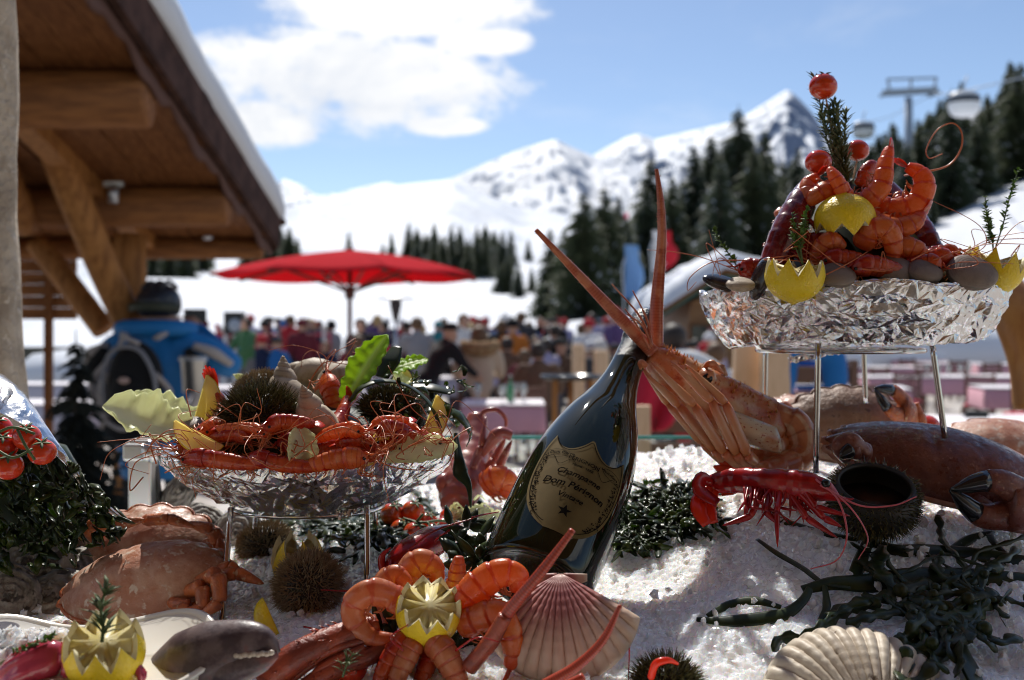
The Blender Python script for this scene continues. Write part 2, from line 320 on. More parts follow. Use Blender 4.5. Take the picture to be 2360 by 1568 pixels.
one(beam((XV, 7.05, zr(7.05) + .1), (XV, 1.2, zr(1.2) + .1), .04, .23), 'fascia', fascia_m, chalet, smooth=False)
one(beam((XV, 7.03, zr(7.03) + .02), (-8.5, 7.03, zr(7.03) + .02), .04, .12), 'eave_board', fascia_m, chalet, smooth=False)
ys = np.linspace(7.05, 1.2, 110); P = np.c_[np.full(110, XV - .05), ys, zr(ys) - .03 + .025 * np.sin(ys * 9) + .015 * np.sin(ys * 23)]
one(tube(P, .035, 6, sx=1.4, sy=.5), 'scalloped_trim', M('trim_board', (.11, .06, .05), .7, spec=.2), chalet)
ys = np.linspace(7.15, 1.0, 90); xs = XV + .05 - 7.4 * np.linspace(0, 1, 30) ** 2.2; Y, X = np.meshgrid(ys, xs, indexing='ij')
ed = np.clip((XV + .05 - X) / .12, 0, 1); ed2 = np.clip((7.15 - Y) / .25, 0, 1); zt = zr(Y) + .3 + .17 * np.sqrt(1 - (1 - ed)**2 + .001) * np.sqrt(1 - (1 - ed2)**2 + .001) + .05 * fbm(X * 3, Y * 3, 3, 8) * ed
X2 = X + .035 * fbm(Y * 2.5, Y * 0, 3, 3) * (1 - ed)
top = np.stack([X2, Y, zt], -1); bot = np.stack([X2 - .02, Y, zr(Y) + .2 + 0 * X], -1)
Vs = np.concatenate([top.reshape(-1, 3), bot.reshape(-1, 3)]); g = gridf(90, 30); k = 2700
fs = list(g) + [tuple(x + k for x in q)[::-1] for q in g] + [(i * 30, (i + 1) * 30, (i + 1) * 30 + k, i * 30 + k) for i in range(89)] + [(j, j + k, j + 1 + k, j + 1) for j in range(29)]
one((Vs, fs, None), 'roof_snow', snow_m, chalet)
one(ellipsoid(W(648, 512, 7.1), (.035, .05, .03)), 'gutter_end', fascia_m, chalet)
one(ellipsoid(W(478, 548, 6.5), (.03, .03, .014)), 'round_ceiling_light', snow_m, chalet)
# fence panel below the roof
fence = thing('board_fence', 'dark brown plank panel below the chalet roof', 'fence', Wz(90, 7.4))
for i in range(6):
    one(beam(W(-120, 588 + i * 27, 7.4), W(176, 588 + i * 27, 7.4), .03, .0835 + .002 * (i % 2)), 'plank', wood_x, fence, smooth=False)
one(beam(W(112, 585, 7.36), Wz(112, 7.36), .05, .05, up=(0, 1, 0)), 'post', wood_d, fence, smooth=False)
# rough rendered pillar at the very edge of the stall
pil_m = M('rough_plaster', (.55, .45, .34), .85, col2=(.38, .3, .22), nscale=14, bump=1, bscale=40, bdist=.02, col3=(.62, .53, .42), n3=60)
P = np.c_[np.full(60, -.795), np.full(60, 1.5), np.linspace(.9, 2.7, 60)]; v, f, t = tube(P, .045, 22)
k = fbm(np.arctan2(v[:, 1] - 1.5, v[:, 0] + .795) * 2, v[:, 2] * 9, 4, 5); v[:, :2] += (k * .02)[:, None] * unit(v[:, :2] - A((-.795, 1.5)))
w = np.interp(v[:, 2], [1.35, 1.5, 1.7, 2.7], [.02, .012, 0, -.012]); v[:, 0] += w
tag(one((v, f, t), 'plaster_pillar', pil_m), 'rough beige plastered pillar at the left edge of the stall', 'pillar')

# unseen planks added overhead to block sky light, unseen wall added behind for bounce
stall = thing('shade_roof', 'unseen plank roof added above the picture to cut the sky light', 'roof', (0, -1, CZ + 1.25)); struct(stall)
for i in range(22): one(boxv((-2.7 + i * .25, -1.1, CZ + 1.25 + .003 * (i % 2)), (.24, 3.3, .03)), 'plank', wood_m, stall, smooth=False)
tag(struct(one(boxv((0, -3.0, 1.6), (9, .2, 3.2)), 'fill_wall', pil_m, smooth=False)), 'unseen plaster wall added behind the viewer for fill light', 'wall')

# ------------------------------------------------------------------ small chalet hut
hut = thing('wooden_hut', 'small wooden chalet hut with a snow-laden roof and green eaves behind the seafood', 'hut', Wz(1640, 22))
hw = M('hut_boards', (.34, .19, .08), .6, col2=(.24, .12, .05), nscale=3, stretch=(.6, .6, 8), bump=.3, bscale=8, bdist=.01)
green_m = M('green_paint', (.03, .09, .06), .45)
x0, x1, yb, ye, zr0, zr1 = 3.15, 8.6, 22, 27, CZ + .74, CZ + 1.28
def hz(y): return zr0 + .02 + (zr1 - zr0) * min(1, abs(y - yb) / 2.5) if False else zr0
# gable front: ridge runs away from the camera, the near gable shows
xm = 4.55; hl, hr = 3.95, 6.6
gb = A([(hl, yb, 0), (hr, yb, 0), (hr, yb, zr0 - .06), (xm + .45, yb, zr1 - .1), (hl, yb, zr0 - .1)]); gb2 = gb + A((0, 4.5, 0))
one((np.vstack([gb, gb2]), [(0, 1, 2, 3, 4), (9, 8, 7, 6, 5), (0, 4, 9, 5), (1, 6, 7, 2), (2, 7, 8, 3), (3, 8, 9, 4)], None), 'wall', hw, hut, smooth=False)
for i in range(12):
    z = .35 + i * .2
    if z < zr0 - .15: one(beam((hl - .03, yb - .03, z), (hr, yb - .03, z), .03, .17), 'plank', hw, hut, smooth=False)
for s, xa, xb, za, zb in ((0, xm, hl - .75, zr1, zr0 - .32), (1, xm, hr + .9, zr1, zr0 - .05)):
    one(beam((xa, yb - .65, za - .02), (xb, yb - .65, zb - .02), .06, .17), 'verge_board', green_m, hut, smooth=False)
    v = A([(xa, yb - .7, za + .07), (xb, yb - .7, zb + .07), (xb, yb + 5, zb + .07), (xa, yb + 5, za + .07)]); one((np.vstack([v, v - A((0, 0, .1))]), [(0, 1, 2, 3), (7, 6, 5, 4), (0, 4, 5, 1), (1, 5, 6, 2), (2, 6, 7, 3)], None), 'roof', wood_d, hut, smooth=False)
    q = np.linspace(0, 1, 26); rows = []
    for yy in np.linspace(yb - .78, yb + 5, 24):
        e = min(1, (yy - yb + .78) / .5); pr = np.stack([xa + (xb - xa) * q * 1.02, np.full(26, yy), za + (zb - za) * q + .08 + .42 * np.sqrt(np.clip(1 - q**9, 0, 1)) * math.sqrt(max(.02, 1 - (1 - e)**2)) + .1 * fbm(q * 5, q * 0 + yy, 3, 4)], 1); rows.append(pr)
    V = A(rows); lo = V.copy(); lo[..., 2] = (za + (zb - za) * q * 1.02 + .075)[None]; g = gridf(24, 26)
    fs = [f_[::-1] for f_ in g] + [(j, j + 1, j + 1 + 624, j + 624) for j in range(25)] + [(i * 26 + 25, (i + 1) * 26 + 25, (i + 1) * 26 + 25 + 624, i * 26 + 25 + 624) for i in range(23)]
    one((np.vstack([V.reshape(-1, 3), lo.reshape(-1, 3)]), fs, None), 'roof_snow', snow_m, hut)
for xw in (4.2, 5.8):
    fr = one(boxv((xw, yb - .06, 1.35), (.62, .05, .8)), 'window', wood_d, hut, smooth=False); sub(one(boxv((xw, yb - .1, 1.35), (.5, .02, .68)), 'pane', M('dark_glass', (.02, .025, .03), .08), hut, smooth=False), fr)
one(boxv((4.75, yb - .5, 1.62), (1.0, .3, .05)), 'awning', M('red_awning', (.4, .03, .04), .6), hut, smooth=False)
# ------------------------------------------------------------------ conifers
bark_m = M('spruce_bark', (.07, .05, .035), .9)
leaf_m = [M('spruce_needles_%s' % n, c, .7, col2=c2, nscale=.5, lo=.3, hi=.7, transl=.2) for n, c, c2 in (('a', (.06, .085, .045), (.11, .125, .05)), ('b', (.05, .075, .05), (.09, .105, .048)), ('c', (.09, .105, .046), (.06, .08, .046)))]
def conifer(seed, mat, dense=1.0, wide=.17, levels=30, snow=.05):
    r = np.random.default_rng(seed); root = thing('spruce_tree', 'x', 'tree')
    one(tube([(0, 0, 0), (0, 0, .5), (0, 0, 1)], [.022, .014, .002], 6), 'trunk', bark_m, root)
    vs, fs, mi = [], [], []
    for lv in range(levels):
        h = .07 + .91 * (lv / levels) ** .95; L = wide * (1 - h) ** .8 * r.uniform(.75, 1.2) + .012
        for b in range(int((7 + 4 * (1 - h)) * dense)):
            a = r.uniform(0, 6.283); l = L * r.uniform(.6, 1.15); dr = r.uniform(.1, .5); hh = h + r.normal(0, .008)
            di = A((math.cos(a), math.sin(a), 0)); sd = A((-di[1], di[0], 0))
            for k in range(6):
                s = (k + .6) / 6; p = di * l * s + A((0, 0, hh + l * (.25 * s - (dr + .35) * s * s)))
                w = l * .26 * (1.15 - s) + .006; dn = A((0, 0, -w * r.uniform(.5, 1.1)))
                for sg in (-1, 1):
                    n = len(vs); tip = p + sd * sg * w + di * w * .7 + dn
                    vs += [p - di * l * .07, p + di * l * .1, tip, p + sd * sg * w * .35 + dn * .6 - di * w * .15]; fs.append((n, n + 1, n + 2, n + 3)); mi.append(1 if r.random() < snow and k > 1 else 0)
    mb = MB(); mb.v = [A(vs)]; mb.f = fs; mb.t = [np.zeros((len(vs), 3))]; mb.m = mi; mb.n = len(vs)
    mb.build('crown', [mat, snow_m], root, smooth=False); return root
protos = [conifer(11, leaf_m[0], wide=.32, dense=1.25), conifer(12, leaf_m[1], wide=.28, dense=1.2), conifer(13, leaf_m[2], wide=.36, dense=1.3), conifer(14, leaf_m[0], wide=.25, levels=34, dense=1.2), conifer(15, leaf_m[1], wide=.38, dense=1.4)]
used = set()
def plant(p, h, label, group, k=None):
    k = int(rng.integers(0, 5)) if k is None else k; rz = float(rng.uniform(0, 6.28)); sc = (h * rng.uniform(.9, 1.1), h * rng.uniform(.9, 1.1), h)
    if k not in used:
        used.add(k); o = protos[k]; o.location = Vector(p); o.rotation_euler = (0, 0, rz); o.scale = sc; o['label'] = label
    else: o = dup(protos[k], p, rz, sc, label)
    o['group'] = group; return o
def slope_tree(u, vtop, t, label, group, k=None, hmax=30):
    p = on_slope(u, t); ztop = CZ + (HV - vtop) / F * p[1]; h = max(3.0, min(hmax, ztop - p[2])); return plant(p - A((0, 0, .2)), h, label, group, k)
# the tall trees that stand out, each from its column and the row of its top
for u, v, t, lb in ((1345, 430, .34, 'slim spruce, the leftmost tall one between parasol and bottle'), (1392, 418, .36, 'tall full spruce above the leaning bottle'), (1425, 440, .38, 'spruce just left of the red-tipped pole above the bottle'),
                    (1268, 515, .4, 'small spruce at the left end of the clump above the round table'), (1300, 520, .42, 'small bushy spruce, second of the clump above the round table'), (1500, 350, .5, 'spruce at the left edge of the big forest'),
                    (1550, 395, .46, 'spruce behind the upright lobster antenna'), (1600, 322, .52, 'broad spruce right of the upright lobster antenna'), (1702, 235, .5, 'tallest pointed spruce below the far white peak'), (1640, 300, .55, 'spruce left of the tallest pointed one'),
                    (1762, 285, .5, 'dark spruce left of the upper cherry tomatoes'), (1660, 345, .42, 'spruce in front of the tallest pointed one'), (1735, 330, .44, 'spruce above the snow roof of the hut'), (1838, 330, .5, 'spruce directly left of the rosemary sprig')):
    slope_tree(u, v, t, lb, 'spruces of the big forest')
r2 = np.random.default_rng(5)
topu = [1480, 1560, 1620, 1700, 1760, 1840, 1900, 1990, 2060, 2130, 2210, 2290, 2360, 2500]; topv = [390, 400, 370, 300, 330, 350, 330, 285, 262, 225, 180, 150, 120, 70]
for i in range(222):
    u = r2.uniform(1490, 1880) if i < 80 else r2.uniform(1860, 2430); t = r2.uniform(.36, .97) ** .8 if i < 80 else r2.uniform(np.interp(u, (1850, 2100, 2400), (.4, .5, .58)), .99)
    p = on_slope(u, t); vb = HV - (p[2] - CZ) / p[1] * F; vt = np.interp(u, topu, topv) + r2.uniform(0, 120); h = min((vb - vt) / F * p[1], r2.uniform(13, 23))
    if h > 5: plant(p - A((0, 0, .3)), h, 'dark spruce in the forest ' + ('left of the tallest pointed tree' if u < 1690 else 'between the tallest pointed tree and the prawn tower' if u < 1860 else 'right behind the prawn tower' if u < 2010 else 'below the lift pylon' if u < 2150 else 'below the gondola cabin' if u < 2270 else 'at the right edge of the view'), 'trees of the thick forest')
for u, v in ((2052, 452), (2085, 462), (2115, 440), (2020, 470), (1985, 440), (2150, 470)): slope_tree(u, v, .5, 'small snowy spruce at the lower edge of the forest', 'small trees at the forest edge', hmax=9)
for u, v, t in ((1152, 600, .8), (1170, 585, .8), (1195, 600, .7), (1225, 610, .75), (1330, 560, .45), (1365, 520, .5), (1445, 500, .45), (1470, 470, .5)): slope_tree(u, v, t, 'lone spruce on the open snow between parasol and forest', 'scattered trees on the piste', hmax=14)
def hillp(u, t):
    j = (u + 1500) / 5100 * 259; i = t * 59; return PB[int(i), int(j)]
for i in range(44):                                   # wood on the knoll
    u = r2.normal(1050, 80); t = r2.uniform(.08, .26)
    if 890 < u < 1215: plant(hillp(u, t), r2.uniform(9, 15) * (1 if 930 < u < 1180 else .7), 'far spruce in the wood on the snowy knoll', 'trees of the knoll wood')
for i in range(33):                                   # wood behind the chalet
    u = r2.uniform(340, 708) if i < 30 else r2.uniform(-100, 330); t = r2.uniform(.04, .26); plant(hillp(u, t), r2.uniform(11, 18), 'far spruce in the wood behind the parasol and chalet', 'trees of the wood behind the chalet')
for u in (820, 905, 950, 1010, 1230): plant(hillp(u, .3), 9, 'single far spruce on the white hillside', 'single trees on the hillside')

# ------------------------------------------------------------------ gondola lift
grey_m = M('painted_steel', (.33, .38, .45), .5); white_m = M('white_paint', (.75, .76, .78), .35); glass_d = M('tinted_glass', (.04, .05, .07), .1, spec=.7)
py = thing('lift_pylon', 'grey steel lift pylon with a cross head above the forest', 'pylon', tuple(W(2095, 420, 130)))
one(tube([W(2094, 480, 130), W(2094, 225, 130)], [.75, .5], 10), 'mast', grey_m, py)
one(beam(W(2035, 215, 130), W(2160, 208, 130), .7, .8), 'cross_arm', grey_m, py, smooth=False)
for a, b in (((2045, 183), (2160, 180)), ((2045, 183), (2052, 215)), ((2158, 180), (2150, 210)), ((2100, 182), (2098, 210))): one(beam(W(*a, 130), W(*b, 130), .25, .25), 'frame_bar', grey_m, py, smooth=False)
for u in (2042, 2153): one(beam(W(u - 14, 222, 130), W(u + 14, 214, 130), .5, .4), 'sheave_train', grey_m, py, smooth=False)
def gondola(u, v, d, w, label):
    c = A(W(u, v, d)); g = thing('gondola_cabin', label, 'gondola', c, 'lift cabins'); h = w * .78
    pr = [(.02, -h / 2), (w * .3, -h / 2), (w * .46, -h * .32), (w * .5, 0), (w * .47, h * .3), (w * .36, h * .46), (.02, h / 2)]
    v_, f, t = lathe(spl(np.c_[A(pr), np.zeros(7)], 16)[:, :2], 20); one((v_ * A((1, .8, 1)) + c, f, t), 'shell', white_m, g)
    one(loft([[c + A((math.cos(a) * w * .505, math.sin(a) * w * .41, z)) for a in np.linspace(0, 6.283, 20, False)] for z in (h * .02, h * .28)]), 'window_band', glass_d, g)
    one(tube([c + A((0, 0, h * .48)), c + A((0, 0, h * .8)), c + A((w * .1, 0, h * 1.15))], w * .03, 6), 'hanger', grey_m, g); return g
gondola(2222, 240, 62, 1.95, 'large white gondola cabin hanging right of the pylon'); gondola(1990, 300, 105, 2.3, 'small far gondola cabin beside the rosemary')
for a, b, c, lb in (((2600, 120, 60), (2235, 207, 62), (2153, 214, 130), 'lift cable running over the gondola cabin'), ((2153, 214, 130), (2060, 265, 125), (1985, 285, 105), 'lift cable sagging down from the pylon')):
    tag(one(tube(spl(uvd((a, b, c)), 16), .05, 5), 'lift_cable', grey_m), lb, 'cable')

# ------------------------------------------------------------------ parasol, heater, flags
def cloth(n, c, **k): return M(n, c, .8, spec=.2, sheen=.1, **k)
red_c = M('red_canvas', (.62, .02, .035), .85, spec=.05, transl=.45, tcol=(.85, .035, .05)); pole_m = M('dark_wood_pole', (.1, .04, .03), .5)
par = thing('parasol', 'big open red parasol on a wooden pole above the crowd', 'parasol', Wz(806, 12))
c = A((W(806, 0, 12).x, 12, 0)); zrim, ztop = CZ + .67, CZ + .985
rim = []; 
for k in range(8):
    a = math.pi / 8 + k * math.pi / 4; rim.append(c + A((1.62 * math.cos(a), 1.62 * math.sin(a), zrim)))
for k in range(8):
    a, b = rim[k], rim[(k + 1) % 8]; g = []
    for i in range(7):
        s = i / 6 * .985 + .015; row = []
        for j in range(7): q = j / 6; e = a * (1 - q) + b * q; p = (c + A((0, 0, ztop))) * (1 - s) + e * s; p[2] += .045 * math.sin(s * 3.14) - .035 * s * math.sin(q * 3.14); row.append(p)
        g.append(row)
    one(sheet(g, .003), 'canopy_panel', red_c, par)
    one(beam(c + A((0, 0, ztop - .04)), a - A((0, 0, .02)), .02, .03), 'rib', pole_m, par, smooth=False)
    one(beam(c + A((0, 0, zrim - .2)), (c + A((0, 0, ztop))) * .45 + a * .55 - A((0, 0, .03)), .018, .025), 'strut', pole_m, par, smooth=False)
one(tube([c, c + A((0, 0, ztop))], .028, 10), 'pole', pole_m, par); one(tube([c + A((0, 0, zrim - .27)), c + A((0, 0, zrim - .14))], .06, 10), 'hub', pole_m, par); one(ellipsoid(c + A((0, 0, ztop + .01)), (.05, .05, .035)), 'finial', pole_m, par)
one(tube([c + A((0, 0, 0)), c + A((0, 0, .12))], .3, 16), 'base', steel_m, par)
def heater(u, v, d, label):
    t = A(W(u, v, d)); g = thing('patio_heater', label, 'heater', Wz(u, d)); x, y, z = t
    one(lathe(spl(A([(.01, .13, 0), (.1, .12, 0), (.36, .01, 0), (.37, 0, 0), (.1, .05, 0)]), 14)[:, :2], 24, basis(t, (1, 0, 0), (0, 0, 1))), 'reflector', M('white_enamel', (.85, .85, .85), .4), g)
    one(lathe([(.04, -.42), (.05, -.4), (.11, -.12), (.11, -.02), (.02, 0)], 16, basis(t, (1, 0, 0), (0, 0, 1))), 'burner', M('burner_mesh', (.06, .05, .05), .5, metal=.6), g)
    one(tube([(x, y, .6), (x, y, z - .4)], .03, 8), 'pole', steel_m, g); one(tube([(x, y, 0), (x, y, .6)], [.22, .2], 14), 'gas_box', grey_m, g)
heater(912, 690, 19, 'steel patio heater with a white disc top right of the parasol pole')
def feather_flag(u0, v0, v1, d, w, mats, label, bow=.1):
    g = thing('feather_flag', label, 'flag', Wz(u0, d)); b = A(W(u0, v1, d)); tp = A(W(u0, v0, d)); H = tp[2] - b[2]
    mast = spl([A(Wz(u0, d)), b, b * .4 + tp * .6 + A((-.03, 0, 0)), tp + A((w * .35, 0, -.02))], 18); one(tube(mast, .02, 6), 'mast', steel_m, g)
    rows = []
    for i in range(15):
        s = i / 14; wd = w * (math.sin(min(1, s * 1.25 + .12) * math.pi * .78) ** .6); cc = b + (tp - b) * s + A((bow * math.sin(s * 3) * .3, 0, 0))
        rows.append([cc + A((wd * q - .0, .06 * math.sin(q * 5 + s * 4), 0)) for q in np.linspace(0, 1, 6)])
    mb = MB().add(sheet(rows, .004)); o = mb.build('sail', mats, g)
    if len(mats) > 1:
        for p in o.data.polygons: p.material_index = 1 if p.center.x > w * .45 else 0
    return g
feather_flag(1438, 565, 690, 26, .5, [M('blue_flag', (.24, .42, .66), .7, transl=.35, col2=(.6, .3, .35), nscale=1.6, lo=.62, hi=.7)], 'pale blue feather flag standing on the snow behind the bottle')
feather_flag(1502, 532, 625, 24, .62, [M('white_flag', (.8, .8, .82), .7, transl=.3), M('red_flag', (.62, .03, .05), .7, transl=.35)], 'white and red feather flag beside the small hut roof')
tag(one(beam(W(1440, 497, 40), W(1448, 497, 40), .2, .2), 'marker_ball', M('pink_plastic', (.6, .03, .1), .5), smooth=False), 'small red marker at the top of a pole in front of the spruces', 'marker')
sp_ = thing('loudspeaker', 'black box loudspeaker standing above the ski rack', 'loudspeaker', tuple(W(540, 770, 20))); blk = M('black_plastic', (.015, .016, .018), .45)
one(boxv(W(541, 746, 20), (.36, .3, .46)), 'cabinet', blk, sp_, smooth=False); one(lathe([(.01, 0), (.12, .01), (.13, 0)], 18, basis(A(W(541, 750, 19.84)), (1, 0, 0), (0, -1, 0))), 'speaker_cone', grey_m, sp_)
one(beam(W(541, 771, 20), Wz(541, 20), .06, .06, up=(0, 1, 0)), 'stand', steel_m, sp_, smooth=False)
# ------------------------------------------------------------------ people
skin_m = M('skin', (.5, .29, .2), .55, sss=.1); hair_d = M('dark_hair', (.03, .02, .015), .6); hair_b = M('brown_hair', (.12, .065, .03), .6); hair_w = M('grey_hair', (.5, .48, .46), .6); hair_y = M('fair_hair', (.45, .3, .13), .6)
JC = {k: cloth('jacket_' + k, c) for k, c in dict(navy=(.015, .022, .06), black=(.012, .012, .014), charcoal=(.05, .05, .055), red=(.42, .02, .03), maroon=(.14, .02, .03), blue=(.02, .12, .36), white=(.7, .69, .68), grey=(.25, .25, .27), beige=(.5, .4, .3),
     brown=(.12, .07, .045), pink=(.5, .2, .28), teal=(.03, .2, .22), purple=(.1, .06, .16), green=(.05, .14, .06), orange=(.5, .16, .03), lilac=(.36, .34, .5), cream=(.6, .52, .42)).items()}
PANT = [cloth('trousers_black', (.02, .02, .022)), cloth('trousers_grey', (.12, .12, .13)), cloth('trousers_blue', (.03, .05, .12))]
def body_mesh(name, J, vox=.022, coat=None):
    """one continuous figure: tapered limbs through the joints J, merged by a voxel remesh; slots: 0 jacket 1 trousers 2 skin 3 shoes"""
    segs = []
    def s(reg, *pr):
        pts = [A(p) for p, r in pr]; rs = [r for p, r in pr]; segs.append((reg, pts, rs))
    H = A(J['head']); nk = A(J['neck']); ch = A(J['chest']); pv = A(J['pelvis'])
    s(0, (pv, .155), ((pv + ch) / 2, .15), (ch, .165), (ch * .35 + nk * .65, .11)); s(2, (nk, .06), (H - A((0, 0, .06)), .06)); s(2, (H - A((0, 0, .045)), .078), (H, .098), (H + A((0, 0, .03)), .096))
    fw = A(J.get('face', (0, 1, 0))); s(2, (H + fw * .085 - A((0, 0, .01)), .018), (H + fw * .112 - A((0, 0, .028)), .014)); s(2, (H + fw * .06 - A((0, 0, .085)), .04), (H + fw * .075 - A((0, 0, .09)), .035))
    for q in 'lr':
        sh, el, wr, ha = (A(J[k + q]) for k in ('sh', 'el', 'wr', 'ha')); s(0, (ch * .4 + sh * .6, .085), (sh, .082), (el, .056), (wr, .042)); s(2, (wr, .032), (ha, .042))
        d = unit(ha - wr); sd = unit(np.cross(d, (0.1, .2, 1))); s(2, (ha, .025), (ha + sd * .045 + d * .02, .015))
        for k in (-1.5, -.5, .5, 1.5): s(2, (ha + sd * k * .016, .016), (ha + d * (.075 - abs(k) * .008) + sd * k * .02 - A((0, 0, .012)), .012))
        hp, kn, an, to = (A(J[k + q]) for k in ('hp', 'kn', 'an', 'to')); s(1, (hp, .1), (kn, .068), (an, .052)); s(3, (an, .05), (an * .3 + to * .7 - A((0, 0, .02)), .055), (to, .042))
    if coat: s(0, (pv, .17), (pv - A((0, 0, coat)), .2))
    mb = MB()
    for reg, pts, rs in segs:
        n = max(4, 4 * (len(pts) - 1)); P = spl(pts, n) if len(pts) > 2 else A([pts[0] * (1 - t) + pts[1] * t for t in np.linspace(0, 1, n)]); R = np.interp(np.linspace(0, 1, n), np.linspace(0, 1, len(rs)), rs)
        if reg == 0 and len(pts) == 4: mb.add(tube(P, R, 12, sx=1.18, sy=.82, up=(1, 0, 0)))
        else: mb.add(tube(P, R, 8))
        mb.add(ellipsoid(P[0], [R[0]] * 3, 10, 6)); mb.add(ellipsoid(P[-1], [R[-1]] * 3, 10, 6))
    ob = mb.build('tmp', [], None); m = ob.modifiers.new('r', 'REMESH'); m.mode = 'VOXEL'; m.voxel_size = vox; m2 = ob.modifiers.new('s', 'SMOOTH'); m2.iterations = 3; m2.factor = .5
    me = bpy.data.meshes.new_from_object(ob.evaluated_get(bpy.context.evaluated_depsgraph_get())); me.name = name; bpy.data.objects.remove(ob)
    for i in range(4): me.materials.append(None)
    C = np.zeros(len(me.polygons) * 3); me.polygons.foreach_get('center', C); C = C.reshape(-1, 3); best = np.full(len(C), 9.0); idx = np.zeros(len(C), int)
    for reg, pts, rs in segs:
        for k in range(len(pts) - 1):
            a, b = pts[k], pts[k + 1]; t = np.clip(((C - a) @ (b - a)) / max(1e-9, (b - a) @ (b - a)), 0, 1); d = np.linalg.norm(C - (a + t[:, None] * (b - a)), axis=1) - (rs[k] * (1 - t) + rs[k + 1] * t)
            w = d < best; best[w] = d[w]; idx[w] = reg
    me.polygons.foreach_set('material_index', idx.tolist()); me.polygons.foreach_set('use_smooth', [True] * len(me.polygons)); me.update(); return me
def J(**k): return k
def pose(lean=0, seat=False, arms='down', turn=0):
    z = -.44 if seat else 0; L = A((0, math.sin(lean), 0)); up = lambda h: A((0, math.sin(lean) * h, math.cos(lean) * h)); pv = A((0, 0, .96 + z)); ch = pv + up(.4); nk = pv + up(.56); hd = nk + A((0, .03 + .05 * math.sin(lean), .135))
    o = dict(pelvis=pv, chest=ch, neck=nk, head=hd, face=(math.sin(turn), math.cos(turn), 0))
    for q, s in (('l', -1), ('r', 1)):
        sh = pv + up(.47) + A((s * .2, 0, 0)); o['sh' + q] = sh
        if arms == 'down': e = sh + A((s * .07, .0, -.28)); w = e + A((-s * .01, .1, -.22))
        elif arms == 'table': e = sh + A((s * .08, .1, -.26)); w = e + A((-s * .1, .24, .02))
        elif arms == 'reach': e = sh + A((s * .06, .16, -.22)); w = e + A((-s * .04, .2, -.12))
        elif arms == 'photo': e = sh + A((s * .17, .12, -.12)); w = sh + A((-s * .08, .27, .1))
        else: e = sh + A((s * .1, .12, -.22)); w = sh + A((s * .02, .26, -.02))
        d = unit(w - e); o['el' + q] = e; o['wr' + q] = w; o['ha' + q] = w + d * .08
        hp = pv + A((s * .095, 0, -.04)); o['hp' + q] = hp
        if seat: kn = hp + A((s * .05, .44, .02)); an = A((s * .14, .4, .09))
        else: kn = A((s * .11, .02 + .03 * s, .5)); an = A((s * .12, .03 * s - .02, .09))
        o['kn' + q] = kn; o['an' + q] = an; o['to' + q] = an + A((0, .16, -.05))
    return o
TPL = dict(stand=body_mesh('standing_body', pose()), stand2=body_mesh('standing_body', pose(arms='reach', turn=.8)), lean=body_mesh('leaning_body', pose(lean=.55, arms='reach', turn=.6)), seat=body_mesh('seated_body', pose(lean=.12, seat=True, arms='table')),
           seat2=body_mesh('seated_body', pose(lean=.25, seat=True, arms='drink', turn=-.7)), photo=body_mesh('photographing_body', pose(arms='photo', lean=.02, turn=.5), vox=.016))
HEADS = {k: A(v) for k, v in dict(stand=pose()['head'], stand2=pose()['head'], lean=pose(lean=.55)['head'], seat=pose(lean=.12, seat=True)['head'], seat2=pose(lean=.25, seat=True)['head'], photo=pose(lean=.02)['head']).items()}
def cap_geo(kind):
    mb = MB()
    if kind == 'hair':
        v, f, t = ellipsoid((0, -.012, .025), (.104, .112, .112), 16, 10); v[:, 1] = np.where((v[:, 1] > .05) & (v[:, 2] < .06), .045, v[:, 1]); mb.add((v, f, t))
    elif kind == 'long':
        v, f, t = ellipsoid((0, -.02, .01), (.112, .115, .125), 16, 12); v[:, 2] = np.where(v[:, 2] < -.02, v[:, 2] * 2.2, v[:, 2]); v[:, 1] = np.where((v[:, 1] > .04) & (v[:, 2] < .06), .03, v[:, 1]); mb.add((v, f, t))
    elif kind == 'beanie': mb.add(lathe([(.112, .01), (.12, .03), (.118, .07), (.1, .12), (.05, .155), (.01, .16)], 16)); mb.add(ellipsoid((0, 0, .17), (.03, .03, .03), 8, 6))
    elif kind == 'cap': mb.add(lathe([(.108, .03), (.112, .06), (.1, .11), (.05, .13), (.01, .132)], 16)); mb.add(ellipsoid((0, .13, .04), (.075, .07, .012), 12, 6))
    elif kind == 'helmet':
        v, f, t = ellipsoid((0, -.01, .03), (.116, .132, .13), 20, 14); v[:, 2] = np.maximum(v[:, 2], -.045); mb.add((v, f, t))
        for k in (-.05, 0, .05): mb.add(tube(spl([(k, -.1, .12), (k, 0, .165), (k, .1, .13)], 8), .012, 6))
    elif kind == 'hood':
        mb.add(ellipsoid((0, -.06, -.1), (.15, .11, .1), 16, 10))
    return mb
CAPS = {}
def person(u, d, ps, jacket, head, hm, face, label, group='people on the terrace', z=0.0, sc=1.0, pant=0, name='person'):
    o = bpy.data.objects.new(name, TPL[ps]); COL.objects.link(o); o.location = (*Wz(u, d)[:2], z); o.rotation_euler = (0, 0, face); o.scale = (sc, sc, sc)
    for i, m in enumerate((JC[jacket], PANT[pant], skin_m, PANT[0])): o.material_slots[i].link = 'OBJECT'; o.material_slots[i].material = m
    if head:
        if head not in CAPS: CAPS[head] = cap_geo(head).build('tmpcap', [None]).data; bpy.data.objects.remove(bpy.data.objects['tmpcap'])
        h = bpy.data.objects.new({'hair': 'hair', 'long': 'hair', 'beanie': 'beanie', 'cap': 'cap', 'helmet': 'helmet', 'hood': 'hood'}[head], CAPS[head]); COL.objects.link(h); h.parent = o; h.location = Vector(HEADS[ps])
        h.material_slots[0].link = 'OBJECT'; h.material_slots[0].material = hm
    return tag(o, label, 'person', group)
